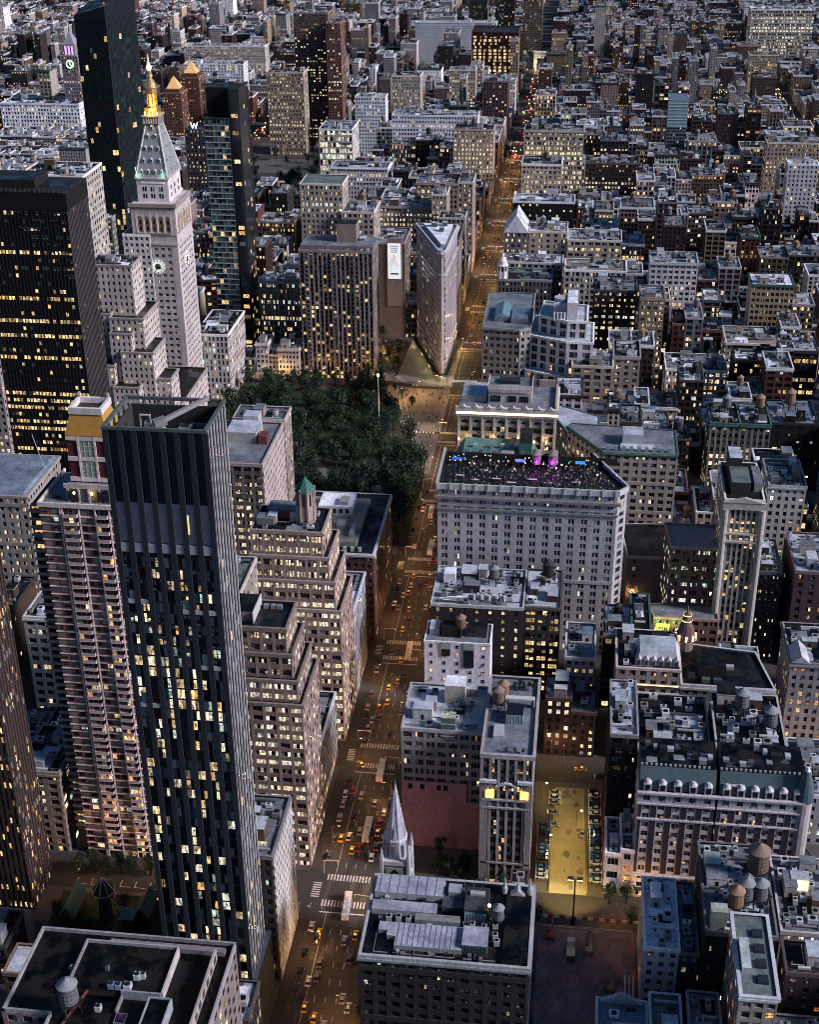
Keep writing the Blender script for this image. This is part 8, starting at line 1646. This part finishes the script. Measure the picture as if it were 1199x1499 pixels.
for n, a, b_, y0, y1 in BLK:
    if y1 > 4300: continue
    if not any(inview(x, (y0+y1)/2) for x in np.linspace(a, b_, 12)): continue
    ym = (y0+y1)/2
    for row in (0, 1):
        x = a; idx = 0
        while x < b_-6:
            far_ = ym > 1700
            w_ = rgf.choice((6, 7.6, 7.6, 7.6, 10, 12, 15, 20)) if ym > 1650 else rgf.choice((7.6, 7.6, 11, 14, 15, 15, 20, 23, 27))
            if abs(x-a) < 1 or b_-x < 32: w_ = max(w_, rgf.choice((15, 22, 30)))
            if b_-x-w_ < 7: w_ = b_-x
            dep = rgf.uniform(24, 30.3)
            ry0, ry1 = (y0, y0+dep) if row == 0 else (y1-dep, y1)
            if row == 1 and ry0 < y0+30.4: ry0 = y0+30.5
            xa, xb = x+.05, x+w_-.05; x += w_; idx += 1
            if not inview((xa+xb)/2, ry0): continue
            s0, s1 = bway(ry0), bway(ry1)
            if ry0 < 1900:
                lo, hi = min(s0, s1)-BW-1, max(s0, s1)+BW+1
                if xa < hi and xb > lo:
                    if lo-xa > 6: xb = lo
                    elif xb-hi > 6: xa = hi
                    else: continue
            if hits(xa, xb, ry0, ry1):
                ok = False
                for tx0, tx1 in ((xa, (xa+xb)/2), ((xa+xb)/2, xb), (xa, xa+7), (xb-7, xb)):
                    if tx1-tx0 > 5 and not hits(tx0, tx1, ry0, ry1): xa, xb = tx0, tx1; ok = True; break
                if not ok: continue
            v = rgf.random()
            if ym < 700: h = rgf.choice((14, 18, 22, 26, 34, 40)) if xa > 0 else rgf.choice((16, 20, 26, 34, 44))
            elif ym < 1600:
                h = rgf.choice((18, 20, 24, 30, 36, 40, 44, 48)); 
                if v < .05: h = rgf.uniform(55, 72)
            elif ym < 2300: h = rgf.choice((13, 14, 16, 18, 22, 30, 38)); h = rgf.uniform(45, 70) if v < .05 else h
            else: h = rgf.choice((13, 14, 15, 17, 18, 22, 28)); h = rgf.uniform(35, 60) if v < .015 else h
            if -300 < xa < 0 and 880 < ym < 1250: h = min(h, 40)
            if 0 < xa < 100 and 960 < ym < 1250: h = min(h, 34)      # keeps the traced blocks in view
            if 90 < xa < 130 and 560 < ym < 660: h = min(h, 16)
            if -150 < xa < -14 and 380 < ym < 640: h = min(h, 22)
            if xa < -100 and ym < 480: h = min(h, 18)
            if xa < -470 and 1250 < ym < 1590: h = min(h, 14)
            if -420 < xa < -300 and 1300 < ym < 1520: h = min(h, 22)
            h += rgf.uniform(-1.5, 1.5); h = max(7, h)
            ci = rgf.choices(range(len(WALLS)), WW)[0]; ro = rgf.choices([r_[0] for r_ in ROOFW], [r_[1] for r_ in ROOFW])[0]
            LOTS.append(dict(n=n, a=a, row=row, idx=idx, b=(xa, xb, ry0, ry1, h), ci=ci, ro=ro, seed=rgf.randrange(1 << 30)))
# which lots show largest: a coarse z-ordered id image
def visible_counts():
    GW, GH = 164, 205; buf = np.full((GH, GW), -1, np.int32); sc = GW/PW
    items = [(i, L['b']) for i, L in enumerate(LOTS)] + [(-2, (a, b_, c_, d_, hz)) for (a, b_, c_, d_), hz in zip(OBST, OBH)]
    items.sort(key=lambda t: -(((t[1][0]+t[1][1])/2-CAM[0])**2+(t[1][2]-CAM[1])**2))
    yy, xx = np.mgrid[0:GH, 0:GW]+.5
    for i, (x0, x1, y0, y1, h) in items:
        pts = []
        for x in (x0, x1):
            for y in (y0, y1):
                for z in (0, h):
                    d = np.array([x-CAM[0], y-CAM[1], z-CAM[2]]); q = d@_F
                    if q < 5: break
                    pts.append(((PW/2+FPX*(d@_R)/q)*sc, (PH/2-FPX*(d@_U)/q)*sc))
        if len(pts) < 8: continue
        pts = sorted(set(pts)); lo = []
        def cr_(o, a, b_): return (a[0]-o[0])*(b_[1]-o[1])-(a[1]-o[1])*(b_[0]-o[0])
        for p in pts:
            while len(lo) > 1 and cr_(lo[-2], lo[-1], p) <= 0: lo.pop()
            lo.append(p)
        up = []
        for p in pts[::-1]:
            while len(up) > 1 and cr_(up[-2], up[-1], p) <= 0: up.pop()
            up.append(p)
        hull = lo[:-1]+up[:-1]
        u0 = max(0, int(min(p[0] for p in hull))); u1 = min(GW, int(max(p[0] for p in hull))+1); v0 = max(0, int(min(p[1] for p in hull))); v1 = min(GH, int(max(p[1] for p in hull))+1)
        if u1 <= u0 or v1 <= v0: continue
        X, Y = xx[v0:v1, u0:u1], yy[v0:v1, u0:u1]; m = np.ones(X.shape, bool)
        for k in range(len(hull)):
            p, q = hull[k], hull[(k+1) % len(hull)]; m &= (q[0]-p[0])*(Y-p[1])-(q[1]-p[1])*(X-p[0]) >= 0
        buf[v0:v1, u0:u1][m] = i
    ids, c_ = np.unique(buf, return_counts=True); cnt = dict(zip(ids.tolist(), c_.tolist()))
    cen = {}
    for i in ids:
        if i >= 0: v, u = np.nonzero(buf == i); cen[int(i)] = (u.mean()/sc, v.mean()/sc)
    return cnt, cen
OBH = []
for a, b_, c_, d_ in OBST: OBH.append(HTS.get((round(a), round(c_)), 1))
cnt_, cen_ = visible_counts()
NIND = 300-NHERO
order = sorted((i for i in cnt_ if i >= 0), key=lambda i: -cnt_[i]); IND = set(order[:max(0, NIND)])
NTH = ['first', 'second', 'third', 'fourth', 'fifth', 'sixth', 'seventh', 'eighth', 'ninth', 'tenth', '11th', '12th', '13th', '14th', '15th', '16th', '17th', '18th', '19th', '20th']
def placename(n, a):
    nb = {33: 'near bottom edge', 32: 'near bottom edge', 31: 'bottom block', 30: 'beside dirt lot', 29: 'beside lit parking lot', 28: 'behind parking lot', 27: 'beside rooftop bar', 26: 'just past rooftop bar', 25: 'level with near park', 24: 'level with far park', 23: 'beside triangular tower'}
    if n in nb: return nb[n]
    return '%s block past triangular tower' % NTH[min(19, 22-n)]
def avname(a):
    if a == 15: return 'right of avenue'
    if a > 300: return 'far right'
    k = {-143: 'left of avenue', -288: 'two avenues left', -443: 'three avenues left', -585: 'four avenues left'}
    return k.get(int(round(a)), '%s column left' % NTH[min(15, int((-a)/150))])
big = MB(); bigpan = []
nsty = 0
def lot_style(L, rg):
    c = WALLS[L['ci']][1]; k = rg.uniform(.8, 1.15); c = (c[0]*k, c[1]*k, c[2]*k)
    res = L['b'][2] > 1650 or rg.random() < .25
    lp = rg.choice((.03, .06, .12, .28)) if not res else rg.choice((.03, .06, .12))
    return ST(c, 3.1 if res else 3.9, rg.choice((2.6, 3.2)) if res else rg.choice((3.0, 3.6, 4.4)), 1 if res else rg.choice((1, 2, 2, 3)), (rg.choice((.36, .44)) if L['b'][2] > 1650 else rg.choice((.48, .56))) if res else rg.choice((.66, .74, .8)), rg.choice((.46, .5) if L['b'][2] > 1650 else (.55, .62, .68)), rg.uniform(.3, .5), lp, rg.choice((0, .06, .18)),
              c2=tuple(x*rg.uniform(.6, 1.0) for x in c), cor=(rg.choice(((.55, .55, .58), (.10, .22, .20), (.12, .11, .12), tuple(min(.7, x*1.25) for x in c))) if rg.random() < .6 else None), q=rg.choice((None, .35, .6)))
def lot_geometry(L, far_mesh=None):
    rg = random.Random(L['seed']); x0, x1, y0, y1, h = L['b']; st = lot_style(L, rg); rc = RC[L['ro']]
    x_side = 'W' if x1 < CAM[0] else ('E' if x0 > CAM[0] else '')
    if far_mesh is None: return rg, st, rc, x_side
    mb = far_mesh
    mb.box(x0, x1, y0, y1, 0, h, st['c'], top='roof', tc=rc)
    pc = st['cor'] or tuple(min(.7, x*1.15) for x in st['c'])
    pc = rg.choice((pc, tuple(min(.66, x*1.5+.1) for x in st['c']), (.55, .57, .62), (.6, .6, .62)))
    for k in range(2):
        w_ = rg.uniform(2.5, (x1-x0)*.6+.1); d_ = rg.uniform(4, (y1-y0)*.6); a = rg.uniform(x0+.4, max(x0+.41, x1-w_-.4)); b_ = rg.uniform(y0+.4, y1-d_-.4); zz = h+.05+.05*k
        if a+w_ < x1: mb.face([(a, b_, zz), (a+w_, b_, zz), (a+w_, b_+d_, zz), (a, b_+d_, zz)], 'roof', rg.choice((RC['pale'], RC['tar'], RC['grey'], RC['dark'], RC['white'])))
    for k, q in enumerate(((x0-.3, x1+.3, y0-.35, y0+.3), (x0-.3, x1+.3, y1-.3, y1+.3), (x0-.3, x0+.25, y0+.3, y1-.3), (x1-.25, x1+.3, y0+.3, y1-.3))): mb.box(*q, h-.8+.01*k, h+.9+.012*k, pc)
    pan = []; d = math.hypot(x0-CAM[0], y0-CAM[1])
    F_, L_ = frame((x0, y0), (x1, y0)); nb = max(2, round(L_/st['bay'])); bw = L_/nb; nf = max(2, int(h/st['fh'])); fh = h/nf
    if d < 1500:
        for i in range(nb+1): mb.obox(F_, max(0, i*bw-bw*(1-st['ww'])/2), min(L_, i*bw+bw*(1-st['ww'])/2), 0, .35, 0, h-.85, st['c'])
    for j in range(nf):
        rl = rg.random() < st['row']
        for i in range(nb): pan.append((F_, i*bw+bw*(1-st['ww'])/2, (i+1)*bw-bw*(1-st['ww'])/2, j*fh+fh*(1-st['wh'])*.6, j*fh+fh*(1-st['wh'])*.6+fh*st['wh'], .85 if rl else (st['lit'] if j else .5), st['q'] or .5))
    if x_side:
        p0, p1 = ((x1, y0), (x1, y1)) if x_side == 'W' else ((x0, y1), (x0, y0)); F2, L2 = frame(p0, p1)
        if rg.random() < .5:
            nb2 = max(2, round(L2/(st['bay']*1.3)))
            for j in range(1, nf):
                for i in range(nb2):
                    if rg.random() < .8: s_ = (i+.5)*L2/nb2; pan.append((F2, s_-.6, s_+.6, j*fh+.9, j*fh+2.5, st['lit'], .5))
    panes_to(mb, pan, rg, .06 if d < 1500 else .08)
    clutter(None, x0, x1, y0, y1, h, rg, st['c'], rc, .8 if d < 2200 else .35, mass=mb)
    if rg.random() < .22 and d < 2600 and h > 20:
        x, y = rg.uniform(x0+3, x1-3), rg.uniform(y0+3, y1-3); c = rg.choice(((.30, .20, .15), (.22, .23, .26), (.08, .08, .1)))
        mb.frustum(x, y, 1.5, 1.5, h, h+3.2, 4, (.06, .06, .07), 'metal'); mb.frustum(x, y, 2.0, 1.9, h+3.2, h+7.3, 8, c, 'wood'); mb.frustum(x, y, 2.1, .2, h+7.3, h+8.8, 8, tuple(min(.5, a*1.3) for a in c), 'wood')
FILLED = []
for i, L in enumerate(LOTS):
    if i in IND:
        rg, st, rc, xs_ = lot_geometry(L); x0, x1, y0, y1, h = L['b']
        fl_ = max(2, round(h/st['fh'])); wn = WALLS[L['ci']][0]
        rn = {'pale': 'pale roof', 'grey': 'grey roof', 'dark': 'dark roof', 'green': 'green-grey roof', 'white': 'white roof', 'tar': 'black roof', 'blue': 'bluish roof'}[L['ro']]
        FILLED.append((i, L))
        loc_ = '%s lot, %s row, %s, %s' % (NTH[min(19, L['idx']-1)], 'front' if L['row'] == 0 else 'rear', placename(L['n'], L['a']), avname(L['a']))
        lab = '%s building, %s, %s' % (wn, rn, loc_)
        ws = lab.replace(',', '').split()
        if len(ws) > 16: lab = '%s building, %s' % (wn, loc_)
        tw = None
        if rg.random() < .42 and x1-x0 > 9 and h > 17: tw = (rg.uniform(x0+3.5, x1-3.5), rg.uniform(y0+4, y1-4), rg.uniform(.9, 1.2), rg.randrange(4))
        building('building', lab, [(x0, x1, y0, y1, 0, h)], st, L['ro'], sides='N', wins=(24 if cnt_[i] > 60 else 0), clut=1.1, tw=tw, group='buildings of the city blocks', obst=False, par=rg.choice((.6, .9, 1.2)), seed=L['seed'], cat='building')
        if tw: WT[-1] = WT[-1][:5]+('%s water tower, %s' % (('brown', 'grey', 'black', 'tan')[tw[3]], loc_),)
    else: lot_geometry(L, big)
# bright road traffic far off, part of the distant city
for (xa, ya, xb, yb, col, num) in ((-640, 2480, -570, 2120, 'r', 300), (-640, 2480, -570, 2120, 'w', 120), (-900, 1620, 300, 1606, 'w', 110), (-500, 2044, 400, 2044, 'w', 90), (0, 1500, 2, 2040, 'r', 70), (120, 2100, 128, 2600, 'r', 60), (135, 1900, 150, 2300, 'r', 40), (236, 1790, 262, 2250, 'w', 240), (250, 1500, 236, 1790, 'w', 110), (-455, 1500, -453, 2900, 'w', 160), (311, 1100, 311, 2300, 'w', 140), (585, 1800, 585, 3200, 'w', 120), (-300, 1560, -300, 2500, 'r', 120), (-310, 1250, -300, 1500, 'w', 60), (-700, 2700, -680, 3300, 'r', 60), (96, 2400, 110, 3300, 'w', 60)):
    for _ in range(num):
        t_ = rgf.random(); x = xa+(xb-xa)*t_+rgf.uniform(-7, 7); y = ya+(yb-ya)*t_; c = (.75, .05, .03) if col == 'r' and rgf.random() < .55 else (.9, .6, .28); s_ = rgf.uniform(.35, .8)
        big.box(x-s_, x+s_, y-.5, y+.5, 1.5, 2.1+s_*.5, c, 'hot' if rgf.random() < .3 else 'lamp')
o = big.build('distant_city'); o['kind'] = 'stuff'; tag(o, 'mass of distant low city blocks and traffic lights filling the upper picture', 'city blocks')
short = [w_ for w_ in WT]
WT[:] = [(x, y, z, s_, k, lab or auto_wt(x, y, k)) for x, y, z, s_, k, lab in WT]
place_water_towers()
